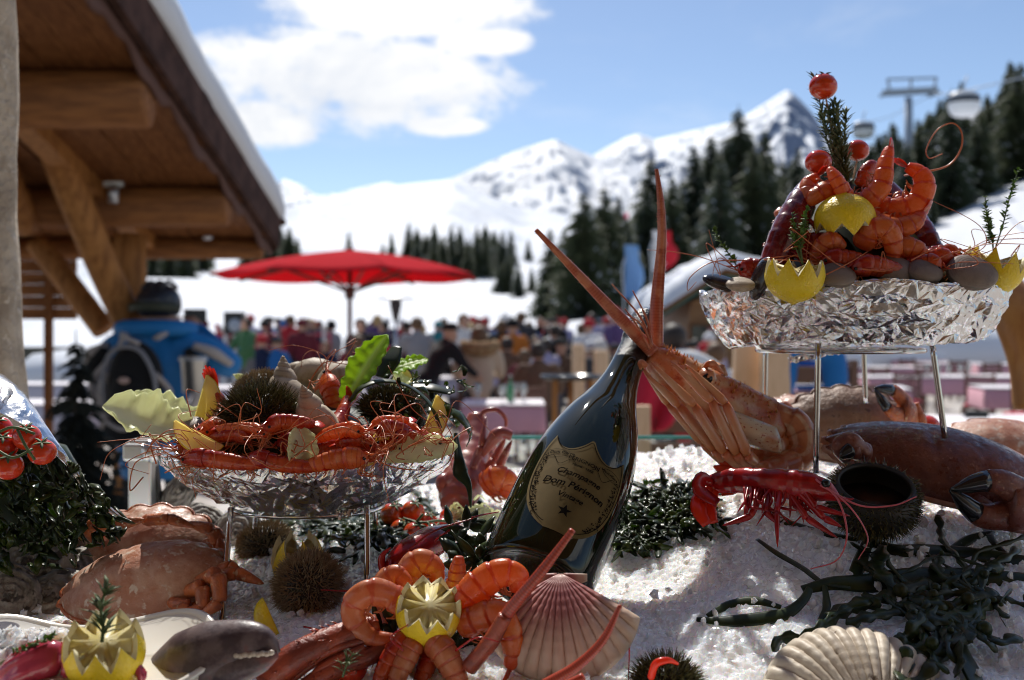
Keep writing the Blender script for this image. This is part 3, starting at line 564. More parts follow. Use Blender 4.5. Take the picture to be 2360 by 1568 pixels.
blk_c = cloth('black_cloth', (.012, .012, .013)); fur_m = M('fur_trim', (.24, .14, .06), .95, col2=(.4, .28, .15), nscale=25, bump=1, bscale=90, bdist=.02)
# figures that stand out
person(985, 12.6, 'lean', 'black', 'cap', blk_c, -.9, 'person in black jacket and flat cap bending forward beside the lettuce leaves', sc=.98)
fh = person(1106, 13.0, 'seat', 'beige', 'long', hair_b, .15, 'seated person in a pale coat with brown fur hood, back turned, by the glasses', z=.22, sc=1.05)
fr = MB().add(tube(spl([(-.2, -.02, .04), (-.16, -.16, .0), (0, -.2, -.03), (.16, -.16, 0), (.2, -.02, .04)], 18), [.05, .085, .1, .085, .05], 10)).build('fur_hood', fur_m); fr.parent = fh; fr.location = Vector(HEADS['seat']) - Vector((0, 0, .13))
person(1243, 12.4, 'seat', 'brown', 'hair', hair_d, .1, 'seated person in a dark brown coat left of the round black table', z=.08)
person(1322, 16, 'lean', 'black', 'hair', hair_d, 1.1, 'person in black stooping to the left above the wooden post tops', sc=.98)
person(1385, 14.5, 'seat', 'charcoal', 'hair', hair_w, 0, 'seated white-haired person behind the wooden post tops', z=.1)
person(1183, 17, 'stand', 'orange', 'beanie', blk_c, 2.6, 'standing person in orange above the seated crowd', sc=.98)
person(962, 16, 'stand2', 'grey', 'hair', hair_b, .4, 'standing person in grey with a blue sleeve left of the bending one')
person(832, 17.5, 'stand', 'black', 'hair', hair_d, 2.9, 'standing waiter-like person in black right of the parasol pole')
red_p = person(1575, 8.4, 'seat2', 'red', 'hair', hair_d, .3, 'seated person in a red and white jacket behind the spiny lobster', z=.13, sc=1.12)
wh = MB().add(tube(spl([(-.34, .03, .84), (-.22, .0, .97), (0, -.02, 1.04), (.22, .0, .97), (.34, .03, .84)], 16), [.066, .09, .1, .09, .066], 10)).build('white_yoke', JC['white']); wh.parent = red_p
person(1648, 10, 'seat', 'white', 'hair', hair_b, -.3, 'seated person in white right of the red and white jacket', z=.1)
# people at the ski rack, left of the parasol pole
for u, d, ps, jk, hd, hm, fc, lb in ((468, 21, 'stand', 'pink', 'beanie', JC['maroon'], 0, 'standing skier in pink right behind the blue jacket'), (610, 22, 'stand', 'charcoal', 'beanie', blk_c, 0, 'standing skier in charcoal at the ski rack beside the loudspeaker'),
        (655, 22, 'stand2', 'blue', 'beanie', JC['blue'], 0, 'standing skier in bright blue at the ski rack'), (697, 20, 'stand', 'maroon', 'beanie', JC['maroon'], .5, 'tall standing skier in maroon left of the parasol pole'), (722, 23, 'stand', 'red', 'beanie', JC['red'], 0, 'standing skier in red left of the parasol pole'),
        (765, 24, 'stand', 'grey', 'helmet', blk_c, 1, 'far standing skier in grey just left of the parasol pole'), (862, 23, 'stand2', 'purple', 'beanie', JC['purple'], 0, 'far standing skier in purple below the patio heater'), (887, 21, 'stand', 'navy', 'hair', hair_d, 2, 'standing person in navy below the patio heater'),
        (938, 22, 'stand', 'maroon', 'hair', hair_d, 1, 'far standing person in maroon right of the patio heater'), (1375, 24, 'stand2', 'navy', 'helmet', blk_c, 0, 'far standing skier in navy left of the bottle neck'), (1362, 26, 'stand', 'red', 'beanie', JC['red'], 0, 'far standing skier in red left of the bottle neck'), (1010, 25, 'stand', 'teal', 'beanie', JC['teal'], 0, 'far standing skier in teal behind the bending person')):
    person(u, d, ps, jk, hd, hm, fc, lb)
# the seated crowd: colour, head and place differ from one to the next
cols = ['navy', 'charcoal', 'black', 'purple', 'brown', 'maroon', 'red', 'blue', 'lilac', 'green', 'grey', 'white']; hds = [('hair', hair_d, 'dark hair'), ('long', hair_y, 'fair hair'), ('beanie', JC['white'], 'a white hat'), ('hair', hair_b, 'brown hair'), ('cap', blk_c, 'a black cap'), ('long', hair_b, 'long brown hair'), ('beanie', JC['red'], 'a red hat')]
zones = [(560, 760, 'behind the left seafood tray'), (820, 955, 'between parasol pole and bending person'), (1060, 1180, 'behind the fur-hooded coat'), (1180, 1300, 'behind the dark brown coat'), (1300, 1420, 'above the round black table'), (1540, 1640, 'behind the red and white jacket'), (500, 760, 'in the far row left of the parasol pole'), (830, 1080, 'in the far row right of the parasol pole'), (1080, 1430, 'in the far row before the snow bank')]
seen_l = set(); r3 = np.random.default_rng(3)
for zi, (ua, ub, wh_) in enumerate(zones):
    nz = (16, 16, 26, 26, 24, 14, 18, 18, 26)[zi]
    for k in range(nz):
        for tr in range(50):
            jc = cols[int(r3.integers(0, 12))]; hk = hds[int(r3.integers(0, 7))]; lb = 'person in %s with %s %s' % (jc, hk[2], wh_)
            if lb not in seen_l: break
        seen_l.add(lb); d = r3.uniform(14.5, 30) if zi < 6 else r3.uniform(22, 30); person(ua + (ub - ua) * ((k + r3.uniform(.1, .9)) / nz), d, ('seat', 'seat', 'seat2', 'stand', 'stand2')[int(r3.integers(0, 5 if d > 17 else 3))], jc, hk[0], hk[1], r3.uniform(-.8, .8) + (3.1 if r3.random() < .45 else 0), lb, 'people seated on the terrace', z=.12, sc=r3.uniform(.86, 1.04), pant=int(r3.integers(0, 3)))

# ------------------------------------------------------------------ the photographer in the blue jacket, with a backpack
blu = M('blue_shell_jacket', (.008, .17, .46), .6, bump=.4, bscale=9, bdist=.02); pk_l = cloth('grey_straps', (.42, .38, .36))
JC['shell'] = blu
man = person(360, 6.0, 'photo', 'shell', 'helmet', M('black_helmet', (.02, .022, .03), .3), -.12, 'photographer in a bright blue ski jacket and black helmet, seen from behind', None, sc=1.02); man.scale = (1.14, 1.08, 1.02)
def man_part(mb, name, m): o = mb.build(name, m); o.parent = man; return o
man_part(MB().add(tube(spl([(-.13, -.04, 1.66), (-.05, -.13, 1.665), (.07, -.13, 1.665), (.14, -.03, 1.66)], 12), .022, 8, sx=1.2, sy=.5)), 'goggle_strap', M('strap_dark', (.03, .035, .02), .6))
man_part(MB().add(tube(spl([(-.19, .02, 1.53), (-.12, -.1, 1.54), (.12, -.1, 1.54), (.19, .02, 1.53)], 12), .05, 8)), 'collar', blu)
for s in (-1, 1): man_part(MB().add(tube(spl([(s * .33, -.02, 1.2), (s * .3, -.09, 1.3), (s * .22, -.12, 1.42)], 10), [.02, .05, .03], 8, sx=.6)), 'sleeve_patch', blk_c)
for s in (-1, 1): man_part(MB().add(tube(spl([(s * .24, -.075, 1.44), (s * .33, -.04, 1.4), (s * .4, .03, 1.33)], 12), [.03, .045, .03], 8, sx=.7)), 'pale_sleeve_stripe', pk_l)
for s in (-1, 1): man_part(MB().add(tube(spl([(s * .2, -.11, 1.36), (s * .29, -.1, 1.22), (s * .25, -.12, 1.08), (s * .19, -.14, .95)], 14), [.03, .05, .045, .03], 8, sx=.5)), 'pale_panel', pk_l)
man_part(MB().add(lathe([(.15, 0), (.18, .02), (.2, .2), (.205, .34)], 20, basis((0, 0, .66), (1, 0, 0), (0, 0, 1)))), 'jacket_hem', blu)
cmo = thing('camera', 'small dark compact camera held up by the photographer in blue', 'camera', man.location + Vector((.1, .3, 1.6)))
cm_c = A(man.matrix_basis @ Vector((.06, .36, 1.62))); one(boxv(cm_c, (.13, .05, .085), .6), 'camera_body', blk, cmo, smooth=False); one(tube([cm_c + A((0, .02, 0)), cm_c + A((.03, .08, 0))], .03, 12), 'lens', steel_m, cmo)
bp = thing('backpack', 'black backpack with pale grey straps on the back of the blue jacket', 'backpack', man.location); bp.rotation_euler = man.rotation_euler; bp.scale = (1.0, 1.0, .98); bp.location.z = .04
def bpp(mb, n, m): o = mb.build(n, m); o.parent = bp; return o
v, f, t = ellipsoid((0, -.25, 1.2), (.155, .11, .29), 20, 16); v[:, 0] *= 1 + .12 * np.sin((v[:, 2] - 1.2) * 9); bpp(MB().add((v, f, t)), 'pack_body', blk_c)
v, f, t = ellipsoid((0, -.33, 1.14), (.12, .06, .17), 18, 12); bpp(MB().add((v, f, t)), 'front_pocket', blk_c)
bpp(MB().add(tube(spl([(-.155, -.3, 1.1), (-.15, -.34, 1.3), (-.07, -.36, 1.44), (.07, -.36, 1.44), (.15, -.34, 1.3), (.155, -.3, 1.1)], 24), .014, 6)), 'piping', MATS['jacket_grey'])
bpp(MB().add(tube(spl([(-.12, -.36, 1.02), (0, -.4, .98), (.12, -.36, 1.02)], 12), .013, 6)), 'piping', pk_l)
for s in (-1, 1):
    bpp(MB().add(tube(spl([(s * .1, -.2, 1.5), (s * .15, -.06, 1.56), (s * .17, .08, 1.45), (s * .19, .06, 1.2), (s * .18, -.14, 1.02)], 16), .03, 6, sx=.5)), 'shoulder_strap', pk_l)
    bpp(MB().add(tube(spl([(s * .14, -.3, 1.3), (s * .2, -.24, 1.18), (s * .15, -.3, 1.06), (s * .21, -.24, .94)], 14), [.035, .045, .03, .035], 6, sx=.45)), 'compression_strap', pk_l)
bpp(MB().add(tube(spl([(-.2, -.1, .98), (-.1, -.3, .93), (.1, -.3, .93), (.2, -.1, .98)], 14), .06, 8)), 'hip_belt', blk_c)
bpp(MB().add(tube(spl([(-.06, -.32, 1.47), (0, -.36, 1.5), (.06, -.32, 1.47)], 8), .012, 6)), 'grab_handle', pk_l)
bpp(MB().add(ellipsoid((0, -.385, 1.26), (.035, .012, .02), 10, 6)), 'emblem', M('pale_patch', (.5, .35, .3), .6))

# ------------------------------------------------------------------ tables, chairs, railings, glasses
pinkc = cloth('pink_tablecloth', (.6, .32, .37)); greyc = cloth('pale_grey_tablecloth', (.5, .48, .55)); whitec = cloth('white_tablecloth', (.82, .78, .8)); redc = cloth('red_cushion', (.48, .02, .05)); chw = M('chair_wood', (.14, .07, .045), .5)
def table(u, d, sx, sy, top, rz, label, z=.75, cl=None):
    p = A(Wz(u, d)); g = thing('dining_table', label, 'table', p, 'dining tables'); mt = basis(p, (math.cos(rz), math.sin(rz), 0), (0, 0, 1))
    o = MB(); n = 11; rows = []
    for i in range(n):
        for j in range(n): pass
    X, Y = np.meshgrid(np.linspace(-1, 1, 17), np.linspace(-1, 1, 17)); ov = 1.14; R = np.maximum(abs(X), abs(Y)); dz = np.where(R > .86, -(R - .86) / .14 * .28 - .0, 0); Xs = np.clip(X, -.88, .88) / .88 * sx / 2 + .02 * np.sin(Y * 14) * (R > .9); Ys = np.clip(Y, -.88, .88) / .88 * sy / 2 + .02 * np.sin(X * 14) * (R > .9)
    o.add((xf(np.stack([Xs, Ys, z + .012 + dz], -1).reshape(-1, 3), mt), gridf(17, 17), None)); o.build('tablecloth', cl or pinkc, g)
    one(boxv((0, 0, z + .02), (sx * .8, sy * .74, .012)) if False else (xf(boxv((0, 0, z + .022), (sx * .99, sy * .97, .014))[0], mt), boxv((0, 0, 0), (1, 1, 1))[1], None), 'table_runner', top, g, smooth=False)
    for a in (-1, 1):
        for b in (-1, 1): one((xf(boxv((a * sx * .42, b * sy * .4, z / 2), (.05, .05, z))[0], mt), boxv((0, 0, 0), (1, 1, 1))[1], None), 'leg', chw, g, smooth=False)
    return g
def make_chair():
    g = thing('slatted_chair', 'x', 'chair'); one(boxv((0, 0, .44), (.42, .42, .03)), 'seat', chw, g, smooth=False)
    for a in (-1, 1):
        one(boxv((a * .19, -.19, .46), (.04, .04, .92)), 'rear_post', chw, g, smooth=False); one(boxv((a * .19, .19, .21), (.04, .04, .43)), 'leg', chw, g, smooth=False)
    for k in range(5): one(boxv((0, -.19, .53 + k * .085), (.36, .02, .05)), 'back_slat', chw, g, smooth=False)
    v, f, t = ellipsoid((0, .01, .475), (.21, .21, .03), 16, 8); one((v, f, t), 'cushion', redc, g); return g
chair0 = make_chair(); cu = [False]
def chair(u, d, rz, label, cush=True):
    if not cu[0]: cu[0] = True; o = chair0; o.location = Wz(u, d); o.rotation_euler = (0, 0, rz); o['label'] = label
    else: o = dup(chair0, Wz(u, d), rz, None, label)
    if not cush:
        for c_ in list(o.children):
            if c_.name.startswith('cushion'): bpy.data.objects.remove(c_)
    o['group'] = 'chairs on the terrace'; return o
table(2220, 8.6, 2.2, 1.25, whitec, .1, 'near pink-skirted table with white runner below the right tray')
table(2250, 17.5, 2.6, 1.1, whitec, 0, 'long pink-clothed table behind the red-cushioned chairs')
for i, (u, d) in enumerate(((1960, 14), (2040, 22), (2180, 25), (2320, 24), (1900, 25), (2060, 17.5), (2380, 14), (2110, 28), (2250, 29), (1960, 29), (1700, 16), (1650, 24))):
    table(u, d, 1.5, .9, whitec, (i % 3 - 1) * .2, ['pink table seen between the stand legs', 'pink table in the second row behind the stand leg', 'small pink table left of the far right row', 'pink table at the right end of the far row', 'pink table behind the blue coat', 'pink table left of the long one', 'pink table cut by the right edge', 'far pink table, middle of the last row', 'far pink table, right of the last row', 'far pink table, left of the last row', 'pink table behind the rough slabs', 'far pink table before the small hut'][i])
for i, (u, d, rz) in enumerate(((2255, 14.6, 2.6), (2095, 15.5, 2.9), (2350, 13, 2.2), (1985, 12.4, .3), (2010, 18, .4), (2140, 20, 3.0), (2300, 20.5, 3.3), (1930, 17, .2), (2200, 22.5, 0), (2080, 24, .2), (2345, 27, 0), (1950, 22, 3))):
    chair(u, d, rz, ['chair with a red cushion right of the crab claw', 'chair with a red cushion behind the upright crab claw', 'slatted chair at the right edge behind the near table', 'pale-lit slatted chair between the stand legs', 'slatted chair behind the back stand leg', 'slatted chair before the long pink table, left one', 'slatted chair before the long pink table, right one', 'slatted chair right of the blue coat', 'far slatted chair behind the long table', 'far slatted chair in the second row', 'far slatted chair near the right edge', 'far slatted chair behind the stand'][i])
table(640, 14, 2.4, .9, whitec, .05, 'long white-topped table behind the left tray', cl=greyc); table(560, 8.2, 1.6, .9, whitec, 0, 'white-topped table right of the photographer', z=.95, cl=greyc); table(1160, 11, .9, .9, whitec, 0, 'pink-clothed table with the glasses beside the fur-hooded coat'); table(900, 17, 2.6, 1, whitec, 0, 'white-topped table between parasol pole and bending person', cl=greyc)
table(60, 11, 1.6, .9, whitec, 0, 'pale table behind the pillar under the chalet roof', cl=greyc); table(130, 15, 2.0, .9, whitec, 0, 'pale table beyond the fence panel under the chalet roof', cl=greyc)
for u, d, rz, lb in ((905, 13, 0, 'slatted chair below the patio heater'), (940, 11, .2, 'slatted chair left of the bending person'), (1085, 13, 3, 'slatted chair with red cushion beside the bending person'), (740, 12, 0, 'slatted chair behind the left tray'), (1205, 12, .5, 'slatted chair behind the glasses')): chair(u, d, rz, lb)
# red jacket over a chair, blue coat over a chair
rj = [[A(W(1508 + 110 * (s - .5) * (1.25 - .55 * t * t) - 4 * t, 838 + 160 * t - 26 * (2 * s - 1)**2 * (1 if t > .5 else -1) * abs(t - .5) * 2, 5.2)) + A((0, .05 * math.sin(s * 9 + t * 3), 0)) for s in np.linspace(0, 1, 14)] for t in np.linspace(0, 1, 12)]
tag(one(sheet(rj, .03), 'red_jacket', redc), 'red jacket hanging over a chair back beside the bottle neck', 'jacket')
chair(1500, 5.5, 0, 'tall chair carrying the red jacket', False).scale = (1.1, 1.1, 1.5)
bc = chair(1866, 5.5, .0, 'tall slatted chair carrying the blue coat', False); bc.scale = (.95, .95, 1.52)
for s, u0, u1, lb in ((0, 1797, 1836, 'left'), (1, 1893, 1930, 'right')): pass
co_ = thing('blue_coat', 'bright blue coat hung over the slatted chair below the right tray', 'coat', tuple(W(1866, 930, 5.3)))
blc = cloth('blue_coat_cloth', (.015, .14, .42))
one(tube(spl(uvd([(1800, 940, 5.32), (1806, 870, 5.3), (1818, 812, 5.28), (1866, 800, 5.26), (1912, 814, 5.28), (1924, 870, 5.3), (1926, 925, 5.32)]), 26), [.055, .07, .07, .06, .07, .07, .05], 10), 'coat_body', blc, co_)
for k in range(4): one(beam(W(1835, 838 + 28 * k, 5.45), W(1898, 838 + 28 * k, 5.45), .02, .028), 'coat_fold', blc, co_, smooth=False)
# slabs of live-edge timber, post tops, round table
def slab(u, w, v0, v1, d, label, seed):
    n = 26; t = np.linspace(0, 1, n); V = v0 + (v1 - v0) * t; lf = u - w / 2 + 9 * fbm(t * 5, t * 0, 3, seed); rt = u + w / 2 + 12 * fbm(t * 6, t * 0 + 3, 3, seed + 5)
    rows = [[A(W(lf[i] * (1 - s) + rt[i] * s, V[i], d)) for s in np.linspace(0, 1, 7)] for i in range(n)]; return tag(one(sheet(rows, .05), 'timber_slab', wood_l, smooth=False), label, 'timber slab')
slab(1718, 54, 790, 1580, 4.3, 'pale live-edge timber slab, the left of the two below the right tray', 2); slab(1785, 66, 785, 1600, 4.2, 'pale live-edge timber slab, the right of the two below the right tray', 9)
slab(1478, 46, 935, 1640, 4.0, 'pale timber slab standing behind the ice by the bottle', 4)
for u, v, w, lb in ((1333, 792, 30, 'square pale post top left of the bottle neck'), (1386, 806, 34, 'square pale post top touching the bottle neck')):
    p0, p1 = A(W(u, v, 8)), A(Wz(u, 8)); mb = MB().add(beam(p1, p0, w / F * 8, w / F * 8, up=(0, 1, 0))); o = mb.build('wooden_post', wood_l, smooth=False); b = o.modifiers.new('b', 'BEVEL'); b.width = .02; tag(o, lb, 'post')
rt = thing('round_table', 'small round table with a black tray top and wooden legs left of the bottle', 'table', Wz(1318, 6.8)); zt = CZ + (HV - 868) / F * 6.8; cx, cy = W(1318, 0, 6.8)[:2]
one(lathe([(.01, -.02), (.19, -.02), (.215, -.005), (.215, .01), (.2, .012), (.19, .0), (.01, 0)], 32, basis((cx, cy, zt), (1, 0, 0), (0, 0, 1))), 'tray_top', M('black_gloss', (.03, .032, .035), .15), rt)
for a, b in ((-.12, -.1), (.12, -.1), (0, .14)): one(beam((cx + a, cy + b, zt - .02), (cx + a * 1.1, cy + b * 1.1, 0), .035, .035, up=(0, 1, 0)), 'leg', wood_m, rt, smooth=False)
# railing with red rail and leaning skis
rl = thing('red_railing', 'red tubular railing behind the ski rack', 'railing', Wz(560, 21)); rdp = M('red_paint', (.42, .02, .04), .45)
for v in (772, 800): one(tube([W(470, v, 21), W(760, v, 21)], .03, 6), 'rail', rdp, rl)
for u in range(480, 761, 40): one(tube([W(u, 768, 21), Wz(u, 21)], .025, 6), 'post', rdp, rl)
skc = ['red', 'white', 'teal', 'black', 'lilac', 'maroon', 'grey', 'red', 'navy', 'white']
for i, u in enumerate((498, 515, 548, 572, 596, 618, 640, 662, 684, 742)):
    b = A(Wz(u, 20.3)); t_ = A(W(u + 5, 752 + (i * 37) % 30, 20.8)); P = spl([b, b * .1 + t_ * .9, t_ + A((0, -.12, .04))], 10)
    tag(one(tube(P, .05, 6, sx=.25, sy=1, up=(0, 1, 0)), 'ski', JC[skc[i]]), ['red', 'white', 'teal', 'black', 'lilac', 'maroon', 'grey', 'bright red', 'navy', 'off-white'][i] + ' ski leaning on the red railing', 'ski', 'skis on the railing')
glass_m = M('clear_glass', (.9, .95, .93), .03, trans=.75, ior=1.45, spec=.8); gg = M('green_glass', (.03, .2, .08), .05, spec=.8)
gprof = [(.001, .003), (.034, .003), (.034, .006), (.006, .012), (.005, .09), (.02, .105), (.04, .14), (.042, .17), (.034, .21), (.032, .21), (.038, .17), (.036, .14), (.005, .1)]
gl0 = thing('wine_glass', 'x', 'glass'); one(lathe(gprof, 14), 'bowl_and_stem', glass_m, gl0); glu = [False]
def wglass(p, label, g):
    if not glu[0]: glu[0] = True; o = gl0; o.location = Vector(p); o['label'] = label
    else: o = dup(gl0, p, None, None, label)
    o['group'] = g
r4 = np.random.default_rng(9)
for k in range(7): wglass(A(Wz(1160, 11, .765)) + A((r4.uniform(-.3, .3), r4.uniform(-.3, .3), 0)), 'wine glass on the pink table beside the fur-hooded coat', 'glasses on the pink table')
for k in range(9): wglass(A(Wz(640, 14, .765)) + A((r4.uniform(-1, 1), r4.uniform(-.3, .3), 0)), 'wine glass on the long table behind the left tray', 'glasses on the long table')
for k in range(8): wglass(A(Wz(2250, 17.5, .765)) + A((r4.uniform(-1, 1), r4.uniform(-.3, .3), 0)), 'wine glass on the long pink table', 'glasses on the long pink table')
for k in range(6): wglass(A(Wz(560, 8.2, .965)) + A((r4.uniform(-.6, .6), r4.uniform(-.3, .3), 0)), 'wine glass on the table right of the photographer', 'glasses by the photographer')
bt = thing('green_bottle', 'green glass bottle among the wine glasses', 'bottle', A(Wz(1176, 10.9, .765))); one(lathe([(.01, 0), (.036, .0), (.038, .18), (.014, .24), (.014, .3), (.003, .3)], 14, basis(A(Wz(1176, 10.9, .765)), (1, 0, 0), (0, 0, 1))), 'bottle_body', gg, bt)
one(lathe([(.015, .3), (.015, .31), (.002, .312)], 10, basis(A(Wz(1176, 10.9, .765)), (1, 0, 0), (0, 0, 1))), 'cap', whitec, bt)
bk = thing('ice_bucket', 'dull silver ice bucket right of the photographer', 'bucket', tuple(W(445, 905, 5.0))); bm = basis(A(W(445, 905, 5.0)), (1, 0, 0), (0, 0, 1))
one(lathe([(.01, 0), (.05, 0), (.06, .17), (.067, .175), (.066, .182), (.055, .175), (.047, .01)], 24, bm), 'pail', M('brushed_steel', (.5, .5, .48), .35, metal=1), bk); one(lathe([(.069, .16), (.072, .165), (.069, .17)], 24, bm), 'rim_band', steel_m, bk)
mn = thing('menu_holder', 'small black menu block on the near pink table', 'menu holder', tuple(W(2250, 958, 8.2))); one(boxv(W(2250, 955, 8.2), (.18, .05, .06)), 'block', blk, mn, smooth=False)
# curved wooden bow at the right edge
P = spl(uvd([(2290, 655, 1.75), (2330, 700, 1.72), (2360, 760, 1.7), (2385, 840, 1.7), (2395, 940, 1.7)]), 24); bw = M('varnished_wood', (.5, .24, .07), .35, col2=(.4, .17, .05), nscale=14, stretch=(4, 4, 1))
wb = tag(one(tube(P, .045, 14, sx=.5, sy=.95, up=(0, 1, 0)), 'wooden_bow', bw), 'curved varnished wooden bow at the right edge behind the tray', 'wooden bow')
# dark fir in front of the chalet post
ft = conifer(31, M('fir_needles', (.012, .018, .014), .8, col2=(.03, .032, .022), nscale=6), dense=1.7, wide=.36, levels=26, snow=0); ft.location = Wz(175, 4.6); ft.scale = (1.3, 1.3, 1.56); ft.name = 'small_fir'; ft['label'] = 'small dark fir below the chalet brace beside the photographer'
# ------------------------------------------------------------------ the seafood counter: ice bed
ICE = uvd([(1450, 1345, .90), (1600, 1252, .95), (1600, 1150, 1.06), (1500, 1072, 1.2), (1650, 1036, 1.3), (1760, 1060, 1.3), (1800, 1350, .83), (1550, 1450, .79), (1500, 1568, .72), (1800, 1568, .72), (2300, 1568, .72), (2300, 1380, .83), (2320, 1240, .95), (2300, 1150, 1.1),
           (1900, 1170, 1.0), (1900, 1080, 1.2), (560, 1440, .86), (800, 1400, .86), (800, 1290, .98), (1000, 1290, .98), (950, 1230, 1.1), (700, 1240, 1.12), (1130, 1195, 1.16), (560, 1320, 1.0), (300, 1450, .9), (300, 1600, .72), (700, 1590, .72), (100, 1430, .9), (-100, 1600, .72),
           (1200, 1150, 1.25), (1350, 1105, 1.3), (1200, 1090, 1.42), (1700, 1040, 1.42), (2300, 1060, 1.42), (600, 1180, 1.42), (0, 1240, 1.42), (1250, 1400, .83), (1150, 1500, .76), (2700, 1600, .72), (2800, 1150, 1.2), (-300, 1400, 1.0), (1500, 1750, .6), (0, 1750, .6), (2700, 1750, .6)])
def _rbf():
    X = ICE[:, :2]; n = len(X); r = np.linalg.norm(X[:, None] - X[None], axis=2); K = r**2 * np.log(r + 1e-9) + np.eye(n) * 2e-3; Pm = np.c_[np.ones(n), X]
    Am = np.block([[K, Pm], [Pm.T, np.zeros((3, 3))]]); return np.linalg.solve(Am, np.r_[ICE[:, 2], 0, 0, 0])
_w = _rbf()
def ice_z(x, y):
    x, y = A(x), A(y); o = _w[-3] + _w[-2] * x + _w[-1] * y
    for i, (px, py, pz) in enumerate(ICE): r = np.sqrt((x - px)**2 + (y - py)**2); o = o + _w[i] * r**2 * np.log(r + 1e-9)
    return o
def ice_at(u, v, lift=0.0):
    ds = np.linspace(.6, 1.6, 400); x = (u - 1180) / F * ds; z = CZ + (HV - v) / F * ds; g = z - ice_z(x, ds) - lift; i = np.where(g < 0)[0]; i2 = np.where(g > 0)[0]
    d = ds[i2[-1]] if len(i2) and len(i) else .9
    s = np.sign(g); k = np.where(np.diff(s) != 0)[0]; d = ds[k[0]] if len(k) else .9
    return A(W(u, v, d))
ice_m = M('crushed_ice', (.95, .96, .97), .16, sss=.8, sssr=.028, spec=.7, ior=1.31, trans=.1, coat=.25); chunk_m = M('clear_ice', (.96, .98, .99), .06, trans=.15, ior=1.31, spec=.6, sss=.5, sssr=.01)
nx, ny = 680, 440; gx = np.linspace(-.66, .66, nx); gy = np.linspace(.60, 1.44, ny); X, Y = np.meshgrid(gx, gy); X = X + rng.normal(0, .0007, X.shape); Y = Y + rng.normal(0, .0007, Y.shape)
Z = ice_z(X, Y); w1 = worley(X * 120, Y * 120, 1); w2 = worley(X * 260, Y * 260, 4); Z += .0045 * (.6 - w1) + .0025 * (.6 - w2) + .02 * fbm(X * 16, Y * 16, 5, 2) + rng.normal(0, .0004, X.shape)
ice = one((np.stack([X, Y, Z], -1).reshape(-1, 3), gridf(ny, nx), None), 'ice_bed', ice_m, smooth=False); ice['kind'] = 'stuff'; ice['label'] = 'bed of crushed ice under the seafood'; ice['category'] = 'ice'
mb = MB(); vb_, fb_, tb_ = ellipsoid((0, 0, 0), (1, 1, 1), 6, 4)
for i in range(1100):
    x, y = rng.uniform(-.6, .62), rng.uniform(.64, 1.4); s = rng.uniform(.0018, .0055) * 1; v = vb_ * rng.uniform(.6, 1.3, (len(vb_), 1)) * s * rng.uniform(.6, 1.2, 3)
    mb.add((v + A((x, y, float(ice_z(x, y)) + .004 + s * .4 + .016 * float(fbm(x * 16, y * 16, 3, 2)))), fb_, None))
o = mb.build('loose_ice_lumps', chunk_m, smooth=False); o.parent = ice; o['kind'] = 'stuff'
ctr = thing('display_counter', 'steel counter holding the ice bed behind a glass pane', 'counter', (0, 1.05, 0)); stl = M('counter_steel', (.45, .46, .47), .3, metal=1)
one(boxv((0, 1.02, .62), (1.5, .95, 1.05)), 'carcass', stl, ctr, smooth=False); one(boxv((0, .57, 1.17), (1.5, .03, .12)), 'front_lip', stl, ctr, smooth=False)
zg = CZ + (HV - 1012) / F * 1.52
pane_m = bpy.data.materials.new('pane_glass'); pane_m.use_nodes = True; nt = pane_m.node_tree; nt.nodes.clear(); o_ = nt.nodes.new('ShaderNodeOutputMaterial'); a_ = nt.nodes.new('ShaderNodeBsdfTransparent'); a_.inputs[0].default_value = (.93, .97, .96, 1); b_ = nt.nodes.new('ShaderNodeBsdfGlossy'); b_.inputs[1].default_value = .03; x_ = nt.nodes.new('ShaderNodeMixShader'); x_.inputs[0].default_value = .07
nt.links.new(a_.outputs[0], x_.inputs[1]); nt.links.new(b_.outputs[0], x_.inputs[2]); nt.links.new(x_.outputs[0], o_.inputs[0])
pn = thing('glass_screen', 'clear glass pane with a teal edge along the back of the ice', 'glass pane', (.2, 1.52, 1.2))
one(boxv((.24, 1.52, (zg + 1.13) / 2), (1.22, .008, zg - 1.13)), 'pane', pane_m, pn, smooth=False); one(boxv((.24, 1.52, zg + .0025), (1.22, .008, .005)), 'polished_edge', M('glass_edge', (.12, .42, .38), .2, transl=.4), pn, smooth=False)
br = thing('glass_bracket', 'brushed steel bracket post holding the counter glass left of the left tray', 'bracket', tuple(W(335, 1200, 1.3))); bs = M('satin_steel', (.62, .62, .6), .28, metal=.85)
o = one(boxv(W(330, 1100, 1.3), (.03, .03, .1)), 'post', bs, br, smooth=False); o2 = one(boxv(W(318, 1040, 1.29), (.028, .035, .022)), 'clamp', bs, br, smooth=False); o3 = one(tube([W(348, 1043, 1.262), W(348, 1043, 1.3)], .013, 16), 'round_fixing', bs, br)
for q in (o, o2): b = q.modifiers.new('b', 'BEVEL'); b.width = .003; b.segments = 2
one(beam(W(355, 1050, 1.31), W(372, 1210, 1.31), .006, .012, up=(0, 1, 0)), 'glass_edge_strip', M('dark_gasket', (.02, .02, .02), .4), br, smooth=False)

